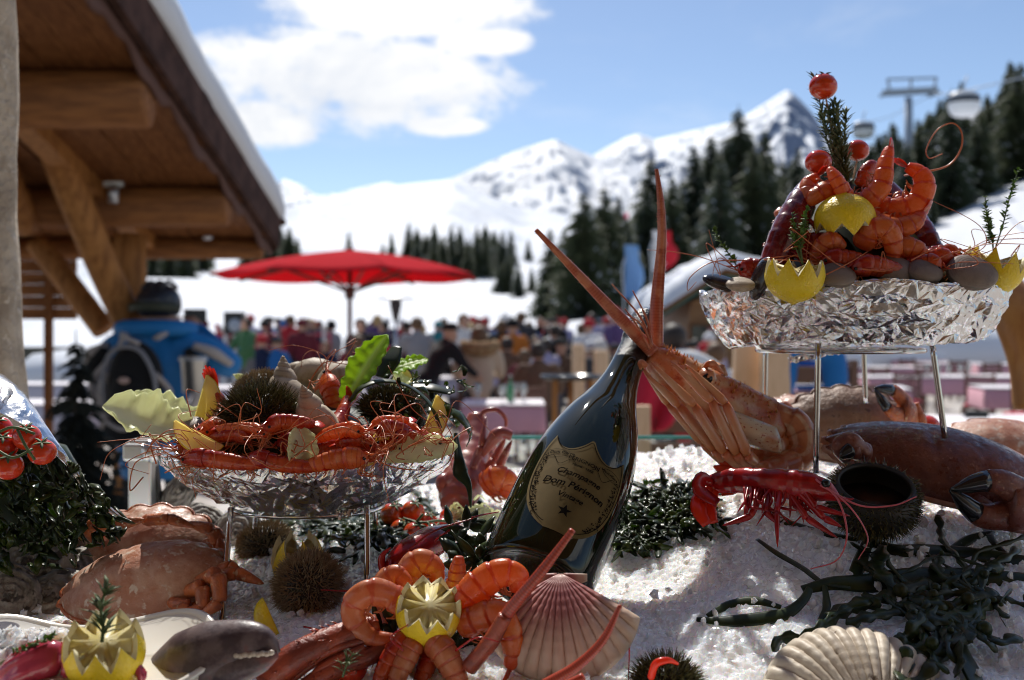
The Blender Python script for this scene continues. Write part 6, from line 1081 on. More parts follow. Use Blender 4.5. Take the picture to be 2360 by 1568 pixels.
# ------------------------------------------------------------------ the big spiny lobster
lb_ = thing('spiny_lobster', 'big orange spiny lobster reared up beside the bottle, antennae raised in a V', 'lobster', A(W(1740, 1085, 1.02)))
for P_, R_ in (([(1505, 812, .98), (1440, 745, .975), (1340, 640, .965), (1235, 530, .955)], [.0068, .0062, .0045, .0022]), ([(1512, 802, 1.0), (1514, 700, 1.0), (1525, 560, 1.0), (1523, 470, 1.0), (1513, 390, 1.0)], [.0075, .0068, .005, .004, .002])):
    limb(P_, R_, lob_a, lb_, 'antenna', 60, 70, .0018)
for p in ([(1500, 800, .97), (1478, 735, .97), (1410, 655, .96)], [(1502, 795, .97), (1490, 735, .97), (1458, 670, .965)], [(1498, 805, .97), (1465, 745, .965), (1440, 712, .96)], [(1504, 800, .97), (1480, 750, .965), (1445, 725, .96)]): feeler(uvd(p), .0014, lob_a, lb_, 16, 'antennule')
body = spl(uvd([(1497, 815, .99), (1560, 868, 1.01), (1640, 925, 1.03), (1720, 975, 1.045), (1780, 1005, 1.05)]), 50); T, N0, B = frames(body, (.5, -.1, .9)); tt = np.linspace(0, 1, 50); rr = np.interp(tt, [0, .12, .35, .65, .9, 1], [.008, .017, .024, .031, .033, .028]); a = np.arange(26) / 26 * 6.2832
v, f, t = loft(body[:, None] + rr[:, None, None] * (np.cos(a)[None, :, None] * N0[:, None] * 1.1 + np.sin(a)[None, :, None] * B[:, None] * .9)); v = v + .0022 * fbm(v[:, 0] * 160, v[:, 2] * 160 + v[:, 1] * 90, 3, 4)[:, None] * unit(v - body.mean(0)); one((v, f, t), 'carapace', lob_m, lb_)
mb = MB(); 
for i in range(170):
    j = int(rng.integers(3, 47)); q = rng.normal(0, .8); d = N0[j] * math.cos(q) + B[j] * math.sin(q); p = body[j] + d * rr[j] * 1.03; L_ = rng.uniform(.002, .0055); mb.add(tube([p, p + d * L_ - T[j] * L_ * .7], [L_ * .3, L_ * .02], 5))
mb.build('carapace_spines', M('spine_tip', (.75, .35, .12), .35, transl=.2), lb_, kind='stuff')
pl_ = M('cheek_plate', (.66, .52, .36), .35, col2=(.55, .25, .12), nscale=22, lo=.5, hi=.62, col3=(.35, .06, .02), n3=260, lo3=.62, hi3=.66, coat=.2)
G = [[A(W(1652 + 136 * s + 12 * r, 935 + 52 * s + 76 * r - 18 * s * r, .99)) + A((0, -.018 * math.sin(3.14 * r) * math.sin(3.14 * (s * .8 + .1)), 0)) for s in np.linspace(0, 1, 14)] for r in np.linspace(0, 1, 10)]; one(sheet(G, .003), 'cheek_plate', pl_, lb_)
for u, v, d in ((1630, 872, .99), (1655, 858, 1.03)):
    e = one(ellipsoid(A(W(u, v, d)), [.0062] * 3, 14, 10), 'eye', eye_m, lb_); sub(one(tube([W(u - 16, v - 14, d + .006), W(u, v - 2, d + .003), W(u + 12, v + 14, d + .004)], [.006, .0095, .006], 10), 'eye_stalk', lob_m, lb_), e)
for p, R_ in (([(1620, 850, 1.0), (1640, 838, .99), (1668, 862, .99)], [.002, .004, .001]), ([(1640, 850, 1.03), (1625, 836, 1.02)], [.003, .0005])): limb(p, R_, lob_m, lb_, 'horn')
LG = [[(1700, 1090, .99), (1645, 1035, .975), (1565, 935, .965), (1488, 862, .96)], [(1715, 1085, .985), (1668, 1042, .965), (1600, 935, .955), (1500, 835, .955)], [(1728, 1078, .985), (1697, 1046, .965), (1640, 925, .955), (1545, 832, .96)], [(1742, 1066, .985), (1722, 1048, .965), (1672, 930, .957), (1580, 840, .965)], [(1690, 1085, 1.02), (1620, 1020, 1.0), (1540, 930, .99), (1478, 845, .985)]]
for p in LG: jlimb(p, [.0058, .0056, .0047, .0025], lob_l, lb_, 'leg')
limb([(1490, 845, .955), (1478, 838, .955), (1476, 852, .955)], [.003, .004, .001], lob_m, lb_, 'claw_tip')
tl = spl(uvd([(1775, 985, 1.055), (1822, 1000, 1.05), (1838, 1040, 1.04), (1815, 1075, 1.03), (1765, 1092, 1.01), (1715, 1092, .995)]), 70); T, N0, B = frames(tl, tl - A(W(1765, 1045, 1.03))); tt = np.linspace(0, 1, 70); rr = np.interp(tt, [0, .3, .7, 1], [.032, .03, .022, .015]) * (1 + .1 * (1 - (tt * 7) % 1)); a = np.arange(22) / 22 * 6.2832
one(loft(tl[:, None] + rr[:, None, None] * (np.cos(a)[None, :, None] * N0[:, None] * .62 + np.sin(a)[None, :, None] * B[:, None])), 'tail', lob_t, lb_)
one(ellipsoid(A(W(1772, 1040, 1.035)), (.026, .016, .024), 18, 12), 'tail_flesh', lob_t, lb_)
for k in range(5): p0 = A(W(1712, 1092, .98)); an = -.8 + k * .35; one(tube(spl([p0, p0 + A((-.014 * math.cos(an), -.004, .014 * math.sin(an) - .002)), p0 + A((-.03 * math.cos(an), 0, .03 * math.sin(an)))], 8), [.004, .008, .007, .001], 8, sx=.25, up=(0, 1, .2)), 'tail_blade', fan_m, lb_)
# second spiny lobster, at the back by the glass
l2 = thing('spiny_lobster', 'dark pink spiny lobster lying at the back between left tray and bottle', 'lobster', A(W(1080, 1150, 1.25))); lb2 = M('pink_lobster_shell', (.36, .09, .06), .32, col2=(.24, .06, .06), nscale=30, col3=(.5, .26, .2), n3=70, coat=.2, bump=.3, bscale=150, bdist=.001)
one(tube(spl(uvd([(1100, 960, 1.28), (1092, 1020, 1.26), (1078, 1080, 1.23), (1058, 1130, 1.2), (1050, 1165, 1.18)]), 40), [.012, .02, .025, .027, .018], 16, mod=lambda t, q: 1 + .05 * (1 - (t * 8) % 1)), 'body', lb2, l2)
for p, R_ in (([(1100, 1100, 1.24), (1130, 1040, 1.25), (1150, 985, 1.26)], [.006, .007, .003]), ([(1105, 1110, 1.22), (1140, 1060, 1.22), (1165, 1010, 1.22)], [.006, .006, .003]), ([(1110, 1120, 1.2), (1150, 1075, 1.2), (1180, 1015, 1.2)], [.006, .006, .003]), ([(1080, 1100, 1.2), (1110, 1030, 1.2), (1120, 960, 1.22)], [.005, .006, .003])): jlimb([p[0], p[1], p[2]], R_, lb2, l2)
limb([(1105, 975, 1.27), (1115, 950, 1.27), (1145, 945, 1.27), (1165, 965, 1.27), (1166, 985, 1.27)], [.003, .0035, .003, .002], lb2, l2, 'antenna'); limb([(1110, 1050, 1.2), (1150, 1000, 1.2), (1180, 1005, 1.2)], [.004, .009, .006], lb2, l2, 'claw'); limb([(1040, 1095, 1.2), (1020, 1110, 1.19), (1035, 1160, 1.19)], [.004, .009, .004], lb2, l2, 'tail_blade')
g = prawn([(1120, 1120, 1.18), (1150, 1105, 1.17), (1168, 1115, 1.17), (1160, 1145, 1.17)], .016, 'orange prawn lying behind the bottle', group='prawns on the ice', fan=False)

# ------------------------------------------------------------------ crimson prawn on the ice
cp = thing('crimson_prawn', 'crimson prawn on the ice below the spiny lobster, legs spread', 'prawn', A(W(1760, 1150, .88))); bp_ = spl(uvd([(1632, 1118, .9), (1690, 1108, .89), (1760, 1112, .87), (1830, 1118, .86), (1890, 1128, .85), (1935, 1150, .845)]), 50); tt = np.linspace(0, 1, 50)
one(tube(bp_, np.interp(tt, [0, .2, .5, .7, .9, 1], [.008, .011, .0125, .0135, .0085, .002]) * (1 + .1 * ((tt * 9) % 1)), 14, sx=1.0, sy=.8, up=(0, -.3, 1)), 'body', crim, cp)
limb([(1930, 1148, .845), (1950, 1152, .843), (1968, 1150, .842)], [.003, .002, .0004], crim, cp, 'rostrum'); one(ellipsoid(A(W(1903, 1115, .84)), [.004] * 3, 10, 8), 'eye', eye_m, cp)
for p in ([(1645, 1115, .89), (1618, 1105, .885), (1612, 1130, .88), (1655, 1160, .875)], [(1640, 1125, .89), (1615, 1150, .88), (1612, 1180, .87), (1630, 1210, .865)], [(1650, 1130, .89), (1630, 1170, .88), (1640, 1205, .87)]): one(tube(spl(uvd(p), 14), [.003, .0075, .009, .006], 8, sx=.3, up=(0, -1, .3)), 'tail_blade', crim if p[0][1] == 1115 else fan_m, cp)
for p in ([(1740, 1120, .87), (1725, 1160, .855), (1715, 1190, .85)], [(1775, 1125, .865), (1765, 1180, .845), (1795, 1210, .84)], [(1800, 1125, .86), (1790, 1180, .84), (1792, 1262, .825)], [(1830, 1125, .855), (1900, 1195, .835), (1940, 1215, .83)], [(1810, 1125, .86), (1860, 1195, .84), (1930, 1240, .83)], [(1760, 1130, .865), (1730, 1190, .85), (1665, 1212, .845)], [(1850, 1125, .85), (1880, 1170, .84), (1960, 1190, .835)]): jlimb(p, [.0028, .0032, .0024], crim, cp)
for k in range(18): u0 = 1715 + k * 9; jlimb([(u0, 1122, .868 - k * .001), (u0 + rng.normal(0, 14), 1160 + rng.normal(0, 8), .85), (u0 + rng.normal(0, 30), 1195 + rng.normal(0, 14), .842)], [.0013, .0014, .001], crim, cp, 'swimmeret')
for p, r in (([(1880, 1105, .845), (1930, 1150, .83), (1952, 1230, .815), (1930, 1290, .81), (1868, 1312, .81)], .0011), ([(1890, 1118, .84), (1980, 1165, .83), (2060, 1165, .825), (2112, 1145, .825)], .0011), ([(1900, 1120, .84), (1960, 1170, .825), (2000, 1240, .82), (1978, 1290, .815)], .0009), ([(1840, 1085, .86), (1862, 1110, .855), (1870, 1140, .85)], .0008)): feeler(uvd(p), r, M('pink_feeler', (.55, .1, .12), .2, coat=.4) if 'pink_feeler' not in MATS else MATS['pink_feeler'], cp, 40)
urchin(A(W(2012, 1150, .9)), .046, 'opened sea urchin with a dark hollow on the right', spn_d, up=(-.05, -.5, 1), n=2100, L=.22, th=.02, opened=True, name='opened_sea_urchin')

# ------------------------------------------------------------------ crabs
c1 = crab(A(W(1950, 985, 1.2)), (1, 0, .03), (.0, -.95, .3), .078, .05, .028, 'taupe crab standing on edge behind the front stand leg', crab_b)
claw([(2105, 1000, 1.17), (2085, 945, 1.16), (2015, 895, 1.15)], .019, c1, crab_l, tipk, (-.6, 0, .8), op=.15); limb([(2110, 1010, 1.17), (2120, 970, 1.17), (2108, 930, 1.17)], [.009, .008, .005], crab_l, c1, 'arm'); limb([(1830, 1000, 1.19), (1810, 940, 1.18), (1790, 935, 1.18)], [.008, .009, .004], crab_l, c1, 'arm'); claw([(1815, 960, 1.19), (1770, 965, 1.17), (1735, 905, 1.16)], .011, c1, crab_l, tipk, (-1, 0, .3), op=.3)
c1b = crab(A(W(1830, 975, 1.3)), (1, 0, .1), (-.2, -.85, .5), .06, .04, .02, 'brown crab half hidden behind the spiny lobster', crab_m)
c2 = crab(A(W(2180, 1085, 1.0)), (.97, -.12, -.2), (.12, -.5, .86), .118, .066, .036, 'big dark red-brown crab lying on the ice at the right edge', crab_k, rim=24, edge=crab_m)
claw([(2400, 1200, .93), (2330, 1160, .91), (2190, 1130, .9)], .026, c2, crab_k, tipk, (0, -.2, 1), op=.02, sy=.8); limb([(1950, 1060, .95), (1935, 1030, .94), (1960, 1020, .94), (2000, 1050, .94)], [.005, .008, .01, .006], crab_k, c2, 'arm'); jlimb([(2000, 1045, .95), (1960, 1035, .935), (1935, 1055, .93)], [.01, .009, .003], crab_k, c2, tip=tipk)
for i in range(3): jlimb([(2240 + 50 * i, 1150, .96), (2290 + 40 * i, 1185, .93), (2330 + 40 * i, 1190, .9)], [.009, .009, .004], crab_k, c2)
c2b = crab(A(W(2320, 1030, 1.25)), (1, 0, -.1), (0, -.6, .8), .08, .05, .024, 'pale brown crab behind the big dark one', crab_m)
c3 = crab(A(W(352, 1275, 1.02)), (.99, 0, -.04), (.05, -.88, .46), .071, .05, .028, 'reddish brown crab standing on edge at the back left', crab_m, edge=crab_l)
for p, R_ in (([(225, 1255, 1.0), (205, 1212, .99), (270, 1208, .985), (335, 1198, .98)], [.008, .008, .007, .005]), ([(330, 1200, .99), (390, 1195, .985), (450, 1215, .98)], [.006, .006, .004]), ([(470, 1265, .99), (505, 1250, .98), (490, 1222, .98), (430, 1205, .985)], [.009, .009, .007, .005]), ([(485, 1290, .98), (512, 1275, .97), (505, 1240, .97)], [.008, .007, .003])): jlimb(p, R_, crab_l, c3)
c4 = crab(A(W(335, 1348, .9)), (.985, 0, .17), (-.12, -.62, .78), .076, .046, .03, 'grey-brown crab tilted forward at the front left, legs bunched on the right', crab_m, edge=crab_l)
for p, R_ in (([(448, 1348, .885), (502, 1322, .868), (508, 1388, .86), (448, 1428, .857)], [.0065, .0078, .0062, .002]), ([(420, 1368, .882), (466, 1352, .866), (468, 1402, .86), (408, 1416, .858)], [.006, .0072, .0056, .002]), ([(480, 1335, .89), (545, 1320, .884), (608, 1346, .878)], [.0055, .0062, .002]), ([(390, 1388, .872), (436, 1398, .862), (378, 1420, .857)], [.0055, .006, .002]), ([(485, 1322, .9), (530, 1304, .894), (556, 1318, .89)], [.005, .0055, .002])): jlimb(p, R_, crab_l, c4)

# ------------------------------------------------------------------ left: urchins, lemon, oysters, foil tier, tomatoes
urchin(A(W(710, 1350, .87)), .033, 'round brown sea urchin on the ice below the left tray', spn_b, up=(.1, -.3, 1), n=2300, L=.3, squash=.95, th=.021); urchin(A(W(612, 1258, 1.06)), .034, 'pale brown sea urchin at the back behind the stand leg', spn_b, n=2000, L=.26, th=.022)
lemon_crown(A(W(686, 1295, .93)), .024, 'notched lemon cup peeping out behind the round urchin', teeth=6, amp=.6, open_=.5)
o = A(ice_at(618, 1470)); wedge(o + A((0, 0, .012)), .042, (.45, -.2, -.85), (-.4, -.7, .35), 'lemon wedge on the ice above the dark claw')
oys_m = M('oyster_shell', (.2, .18, .155), .6, col2=(.36, .33, .28), nscale=40, col3=(.07, .06, .05), n3=60, lo3=.52, hi3=.62, bump=1.0, bscale=110, bdist=.003)
for i, (u, v, d, r, nr, lb) in enumerate(((60, 1300, .95, .036, (.2, -.7, .6), 'large pale oyster at the left edge below the seaweed'), (170, 1330, .97, .03, (-.4, -.6, .6), 'grey oyster leaning against the crabs'), (95, 1385, .92, .034, (.1, -.6, .8), 'dark frilly oyster at the front left'), (200, 1370, .95, .026, (-.5, -.5, .6), 'narrow oyster in front of the reddish crab'), (20, 1380, .9, .03, (.3, -.7, .6), 'oyster cut by the left edge'), (545, 1235, 1.12, .03, (.1, -.8, .5), 'oyster right of the reddish crab behind the stand leg'), (120, 1250, 1.0, .03, (.3, -.8, .3), 'oyster in the shade under the seaweed'), (480, 1210, 1.16, .028, (0, -.7, .6), 'pale oyster behind the reddish crab'), (420, 1130, 1.32, .03, (0, -.8, .4), 'dim oyster behind the steel bracket'))):
    g = thing('oyster', lb, 'oyster', A(W(u, v, d)), 'oysters'); mt = basis(A(W(u, v, d)), (math.cos(i * 2.1), 0, math.sin(i * 2.1)), nr); th = np.arange(40) / 40 * 6.2832
    for s, hh in ((1, .34), (-1, .45)):
        rows = []
        for q in np.linspace(1, .04, 20): k = 1 + .12 * np.sin(th * 2 + i) + .1 * fbm(np.cos(th) * 2.5 + i, np.sin(th) * 2.5 + q * 2, 3, i); rows.append(np.stack([r * 1.2 * q * k * np.cos(th), r * .85 * q * k * np.sin(th), s * r * hh * (1 - q**1.6) ** .7 + .045 * r * np.sin(q * 26 + 6 * fbm(np.cos(th) * 2, np.sin(th) * 2, 2, i)) + .3 * r * q * fbm(np.cos(th) * 4, np.sin(th) * 4 + q * 5, 3, i + 4)], -1))
        v_, f, t = loft(rows); one((xf(v_, mt), f, t), 'valve', oys_m, g)
ftg = thing('foil_tier', 'foil-covered tier at the left edge below the pillar', 'tier', A(W(20, 1150, .95))); rg = np.random.default_rng(4); G = []
P_ = spl(uvd([(-140, 838, 1.0), (-20, 850, .97), (50, 900, .94), (95, 960, .92), (140, 1030, .91), (200, 1120, .91), (285, 1200, .94)]), 90); ks = np.linspace(-1, 1, 60)
wd = np.interp(np.linspace(0, 1, 90), [0, .35, .55, .75, 1], [1.0, 1.0, .5, .16, .1]); G = P_[:, None] + wd[:, None, None] * ks[None, :, None] * A((-.035, .06, .0)) + (wd[:, None] * ks[None] ** 2)[..., None] * A((-.02, 0, -.02)); cr = crumple(np.linspace(0, .3, 90)[:, None] + 0 * ks, ks[None] * .06 + 0 * np.zeros((90, 1)), 5); G = G + (cr * .0025)[..., None] * A((.6, -.6, .5)); v, f, t = sheet(G, .0006); one((v, f, t), 'foil_sheet', foil_m, ftg, smooth=False)
sd_ = thing('seaweed_heap', 'heap of dark wet seaweed hanging from the foil tier at the left edge', 'seaweed', A(W(100, 1150, .92)))
v, f, t = ellipsoid(A(W(20, 1150, .985)), (.075, .04, .07), 24, 16); v = v + .02 * fbm(v[:, 0] * 30, v[:, 2] * 30, 3, 4)[:, None]; one((v, f, t), 'heap_core', wee_d, sd_)
mb = MB(); mbg = MB()
for k in range(420):
    u, v = rng.uniform(-40, 285), rng.uniform(985, 1300)
    if v < 960 + (u - 40) * .9 or (u > 200 and v > 1240): continue
    d = .9 + .02 * rng.random(); L_ = rng.uniform(18, 52); a = rng.normal(-1.1, .8); p = uvd([(u, v, d), (u + L_ * .5 * math.cos(a), v - L_ * .5 * math.sin(a), d - rng.uniform(.0, .02)), (u + L_ * math.cos(a + rng.normal(0, .5)), v - L_ * math.sin(a), d - rng.uniform(-.01, .02))]); (mbg if rng.random() < .3 else mb).add(tube(spl(p, 7), A([.4, 1, .8, .2]) * rng.uniform(.003, .006), 6, sx=.25, up=(rng.normal(), -1, rng.normal())))
mb.build('fronds', wee_d, sd_, kind='stuff'); mbg.build('green_fronds', wee_g, sd_, kind='stuff')
tv_ = thing('tomato_vine', 'red cherry tomatoes on the vine at the left edge', 'tomatoes', A(W(60, 1040, .85)))
for u, v, d, r in ((62, 1008, .85, .0118), (97, 1042, .845, .0118), (20, 1075, .84, .0122), (8, 1030, .85, .012), (-4, 990, .86, .012)): tomato(tv_, A(W(u, v, d)), r, (.2, -.5, .8), tom_m)
for p in ([(-10, 1000, .83), (30, 985, .83), (80, 1000, .832)], [(40, 990, .83), (60, 1030, .825), (80, 1060, .83)], [(-10, 1035, .825), (30, 1055, .82), (75, 1035, .83)]): one(tube(spl(uvd(p), 12), .0012, 6), 'stalk', vine_m, tv_)
tv2 = thing('tomato_vine', 'orange and red cherry tomatoes on the vine on the ice left of the bottle', 'tomatoes', A(W(950, 1215, 1.1)))
for i, (u, v, d, r) in enumerate(((904, 1186, 1.1, .0136), (952, 1180, 1.1, .0132), (925, 1222, 1.08, .0126), (958, 1232, 1.06, .0142), (985, 1205, 1.1, .012), (1000, 1232, 1.07, .0125), (1025, 1215, 1.1, .0115), (1035, 1192, 1.13, .011))): tomato(tv2, A(W(u, v, d)), r, (.3, -.3, .8), tom_o if i in (0, 2) else tom_m if i > 4 else tom_o)
for p in ([(930, 1195, 1.07), (970, 1205, 1.06), (1010, 1200, 1.07), (1045, 1205, 1.08)], [(960, 1203, 1.06), (975, 1185, 1.06)], [(985, 1204, 1.06), (1000, 1225, 1.05)], [(940, 1197, 1.07), (930, 1215, 1.06)]): one(tube(spl(uvd(p), 10), .0014, 6), 'stalk', vine_m, tv2)
g = thing('loose_tomato', 'single red tomato between the crab and the stand leg on the right', 'tomato', A(W(2132, 985, 1.25)), 'loose tomatoes'); tomato(g, A(W(2132, 987, 1.25)), .019, (0, 0, 1), tom_m, False)
cab = thing('cut_cabbage', 'pale frilly cut cabbage on the ice left of the bottle', 'cabbage', A(W(1105, 1200, 1.12))); mb = MB()
for k in range(70): u, v = rng.normal(1100, 28), rng.normal(1195, 13); p = A(W(u, v, 1.12)); a = rng.uniform(0, 6.28); mb.add(tube(spl([p, p + A((math.cos(a) * .006, -.004, .006)), p + A((math.cos(a) * .012, -.002, math.sin(a) * .004))], 6), [.001, .003, .002], 5, sx=.3))
mb.build('frills', leaf_w, cab, kind='stuff')

# ------------------------------------------------------------------ front centre: lemon, prawns, crayfish, scallop
lemon_crown(A(W(988, 1412, .735)), .0245, 'notched lemon half at the centre of the prawn rosette', up=(.12, -.55, .85), teeth=10, depth=1.05, open_=.42, amp=.24)
G3 = 'prawns of the rosette'; rp = lambda p, r, l, **k: prawn(p, r, l, group=G3, **k)
rp([(945, 1405, .745), (900, 1375, .74), (850, 1365, .735), (815, 1395, .735), (822, 1440, .735), (860, 1470, .735), (915, 1475, .735)], .0092, 'tightly curled prawn left of the notched lemon', mat=prawn_p); rp([(925, 1440, .77), (890, 1395, .775), (885, 1345, .775), (915, 1325, .775), (945, 1350, .77)], .0095, 'pale prawn humped behind the left of the notched lemon', mat=prawn_p, fan=False)
rp([(950, 1380, .79), (940, 1330, .79), (965, 1295, .79), (1000, 1310, .79), (1010, 1350, .785)], .0105, 'pale prawn humped directly behind the notched lemon', mat=prawn_p, fan=False); rp([(1040, 1400, .78), (1050, 1350, .785), (1055, 1310, .785), (1058, 1282, .785)], .0085, 'upright prawn tail between notched lemon and bottle', mat=prawn_p, fan=False, dorsal=(-.6, -.7, 0))
rp([(1060, 1400, .745), (1100, 1355, .745), (1150, 1322, .745), (1192, 1330, .745), (1190, 1365, .745)], .0115, 'glowing orange prawn right of the notched lemon', fan=False); rp([(1060, 1445, .735), (1105, 1425, .73), (1150, 1415, .725), (1175, 1455, .72), (1182, 1510, .72), (1172, 1540, .72)], .0098, 'orange prawn bending down before the scallop, tail fan lit', fanr=1.3)
rp([(995, 1475, .725), (1020, 1500, .72), (1045, 1545, .715), (1070, 1600, .715)], .0115, 'prawn hanging down below the notched lemon', mat=prawn_p, dorsal=(.4, -.8, .3)); rp([(960, 1475, .725), (935, 1520, .72), (915, 1570, .715), (905, 1610, .715)], .0095, 'prawn tail below the lemon, middle one', mat=prawn_p, dorsal=(0, -1, .3)); rp([(940, 1465, .73), (905, 1510, .725), (880, 1560, .72), (870, 1600, .72)], .009, 'prawn tail below the lemon, left one', mat=prawn_d, dorsal=(-.2, -1, .3)); rp([(1010, 1480, .735), (985, 1530, .73), (970, 1580, .725), (965, 1610, .72)], .0085, 'dark prawn tail in the gap below the lemon', mat=prawn_d, dorsal=(.2, -1, .3))
cr_m = M('crayfish_dark', (.34, .06, .025), .32, col2=(.18, .035, .02), nscale=50, coat=.15, bump=.8, bscale=200, bdist=.0015); cf = thing('crayfish', 'dark red spiny crayfish limbs reaching left from under the prawn rosette', 'crayfish', A(W(800, 1520, .75)))
limb([(870, 1440, .745), (780, 1470, .735), (690, 1510, .725), (600, 1575, .715)], [.0085, .0105, .0115, .012], cr_m, cf, 'arm', 40, 60, .004); limb([(930, 1480, .74), (830, 1520, .73), (740, 1560, .72), (680, 1600, .715)], [.006, .0075, .007, .006], cr_m, cf, 'arm', 30, 40, .003)
for p in ([(860, 1470, .735), (760, 1500, .725), (660, 1560, .72), (620, 1590, .715)], [(840, 1490, .73), (740, 1540, .72), (700, 1590, .715)], [(800, 1500, .73), (720, 1530, .725), (640, 1600, .715)]): limb(p, [.003, .0035, .002], cr_m, cf, 'leg', 20, 14, .002)
limb([(1120, 1490, .715), (1180, 1400, .7), (1250, 1315, .69), (1320, 1222, .685)], [.0055, .0046, .0038, .0022], M('red_ringed_antenna', (.42, .06, .03), .35, bands=(0, 46, .5, (.3, .04, .02)), coat=.2), cf, 'antenna', 60, 40, .0014); limb([(1080, 1540, .71), (1130, 1480, .705), (1165, 1420, .7)], [.006, .006, .005], cr_m, cf, 'antenna_base', 20, 10, .002)
limb([(1255, 1580, .675), (1330, 1535, .672), (1390, 1475, .67), (1430, 1395, .67)], [.0042, .0036, .0028, .0014], MATS['red_ringed_antenna'], cf, 'antenna', 50, 30, .0012); limb([(1300, 1585, .68), (1345, 1560, .678)], [.004, .003], MATS['red_ringed_antenna'], cf, 'antenna_stub', 10)
scal_m = M('pink_scallop', (.5, .3, .24), .45, grad=[(0, (.46, .26, .22)), (.2, (.3, .09, .09)), (.42, (.42, .17, .15)), (.62, (.55, .36, .28)), (1, (.62, .48, .36))], nscale=60, bump=.4, bscale=200, bdist=.001, coat=.1, transl=.12, tcol=(.8, .45, .3)); scal_w = M('white_scallop', (.52, .44, .34), .5, col2=(.62, .55, .44), nscale=40, col3=(.16, .11, .07), n3=60, lo3=.63, hi3=.68, bump=.5, bscale=160, bdist=.001)
scallop(A(W(1292, 1448, .735)), .042, (-.12, -.86, .42), (.02, .42, .9), 'large pink ribbed scallop shell in front of the bottle', scal_m); scallop(A(W(1965, 1588, .715)), .05, (.0, -.62, .78), (.1, -.78, -.62), 'big white scallop shell at the bottom right under the seaweed', scal_w, ribs=17)
urchin(A(W(1535, 1585, .705)), .027, 'dark sea urchin at the bottom edge between the scallops', spn_d, n=1700, L=.4); limb([(1500, 1562, .68), (1512, 1530, .675), (1540, 1522, .675), (1562, 1530, .68)], [.0026, .0026, .001], fan_m, thing('prawn_feeler_tip', 'glowing orange prawn tip on the bottom-edge urchin', 'prawn', A(W(1530, 1540, .68))), 'curled_tip')
# crimson heads behind the rosette
ch = thing('crimson_prawn', 'crimson prawn heads and legs between rosette, tomatoes and bottle', 'prawn', A(W(960, 1290, .88)))
one(tube(spl(uvd([(880, 1330, .85), (920, 1290, .86), (980, 1255, .89), (1050, 1225, .93)]), 30), [.004, .014, .016, .009], 12, sx=.9), 'body', crim, ch); limb([(885, 1325, .85), (880, 1285, .85), (900, 1262, .85)], [.004, .003, .0006], crim, ch, 'rostrum')
for k in range(16): u = 900 + k * 9; v = 1290 - k * 3.5; d = .85 + k * .004; jlimb([(u, v, d), (u - 10 + rng.normal(0, 12), v + 30 + rng.normal(0, 5), d - .012), (u - 25 + rng.normal(0, 16), v + 48 + rng.normal(0, 8), d - .02)], [.0022, .0026, .0018], crim, ch)
for p in ([(1000, 1250, .87), (1060, 1205, .88), (1100, 1190, .88), (1150, 1180, .9)], [(940, 1270, .85), (1000, 1225, .86), (1090, 1195, .87)], [(880, 1330, .85), (820, 1360, .84), (740, 1360, .83)]): feeler(uvd(p), .0012, crim, ch, 24)
f3 = thing('loose_feelers', 'thin dark red feelers lying on the ice round the rosette', 'feelers', A(W(1440, 1500, .7)))
for p in ([(700, 1445, .8), (760, 1452, .78), (830, 1425, .76)], [(1442, 1420, .75), (1450, 1490, .73), (1448, 1570, .7)], [(1050, 1500, .7), (1100, 1470, .69), (1150, 1480, .69)], [(930, 1500, .7), (900, 1470, .7), (940, 1440, .7)]): feeler(uvd(p), .0008, crim, f3, 20)
g = thing('loose_tomato', 'dark red tomato with a herb tip at the bottom under the rosette', 'tomato', A(W(800, 1540, .72)), 'loose tomatoes'); tomato(g, A(W(805, 1545, .735)), .014, (0, 0, 1), tom_m, False)
needles([(790, 1560, .7), (800, 1530, .695), (815, 1505, .69)], 18, .012, .0011, 'short rosemary tip beside the dark tomato at the bottom', rose_m, 'rosemary_sprig', 'herb', .9)
# ------------------------------------------------------------------ bottom left: white dish
dish = thing('white_dish', 'white wavy-edged porcelain dish at the bottom left', 'dish', A(W(200, 1568, .68))); por = M('porcelain', (.78, .75, .68), .12, coat=.4, sss=.1); dc = A((W(165, 0, .70).x, .70, CZ + (HV - 1415) / F * .8)); th = np.arange(96) / 96 * 6.2832; rows = []
for k, z in ((1.02, -.001), (1.03, .0015), (1.0, .003), (.97, .0), (.93, -.02), (.86, -.038), (.72, -.046), (.4, -.048), (.02, -.048)): w = 1 + .05 * np.cos(th * 5 + .6) * min(1, k ** 3); rows.append(np.stack([.108 * k * w * np.sign(np.cos(th)) * np.abs(np.cos(th)) ** .8, .085 * k * w * np.sign(np.sin(th)) * np.abs(np.sin(th)) ** .8, z + .006 * np.cos(th * 5 + .6) * k**6], -1) + dc)
v, f, t = loft([r * 1.0 - A((0, 0, .0)) for r in rows]); one((v, f, t), 'bowl', por, dish); out = [np.concatenate([(r[:, :2] - dc[:2]) * 1.02 + dc[:2], r[:, 2:] - .003], 1) for r in rows[3:]]; v, f, t = loft(out); one((v, f, t), 'outside', por, dish)
mb = MB()
for k in range(420): u, v = rng.normal(70, 60), rng.normal(1500, 22); s = rng.uniform(.002, .006); p = A(W(min(u, 200), max(1462, v), .70 + rng.uniform(-.02, .03))); mb.add((vb_ * rng.uniform(.6, 1.3, (len(vb_), 1)) * s + p, fb_, None))
o = mb.build('dish_ice', chunk_m, smooth=False); o['kind'] = 'stuff'; o['label'] = 'crushed ice lumps in the white dish'; o['category'] = 'ice'
lemon_crown(A(W(240, 1505, .655)), .0255, 'notched lemon half with rosemary in the white dish', up=(.1, -.42, .9), teeth=9, open_=.45, amp=.3); needles([(235, 1480, .645), (238, 1440, .645), (232, 1400, .645), (248, 1350, .645)], 34, .016, .0016, 'rosemary sprig stuck in the lemon of the white dish', rose_m, 'rosemary_sprig', 'herb', 1.0)
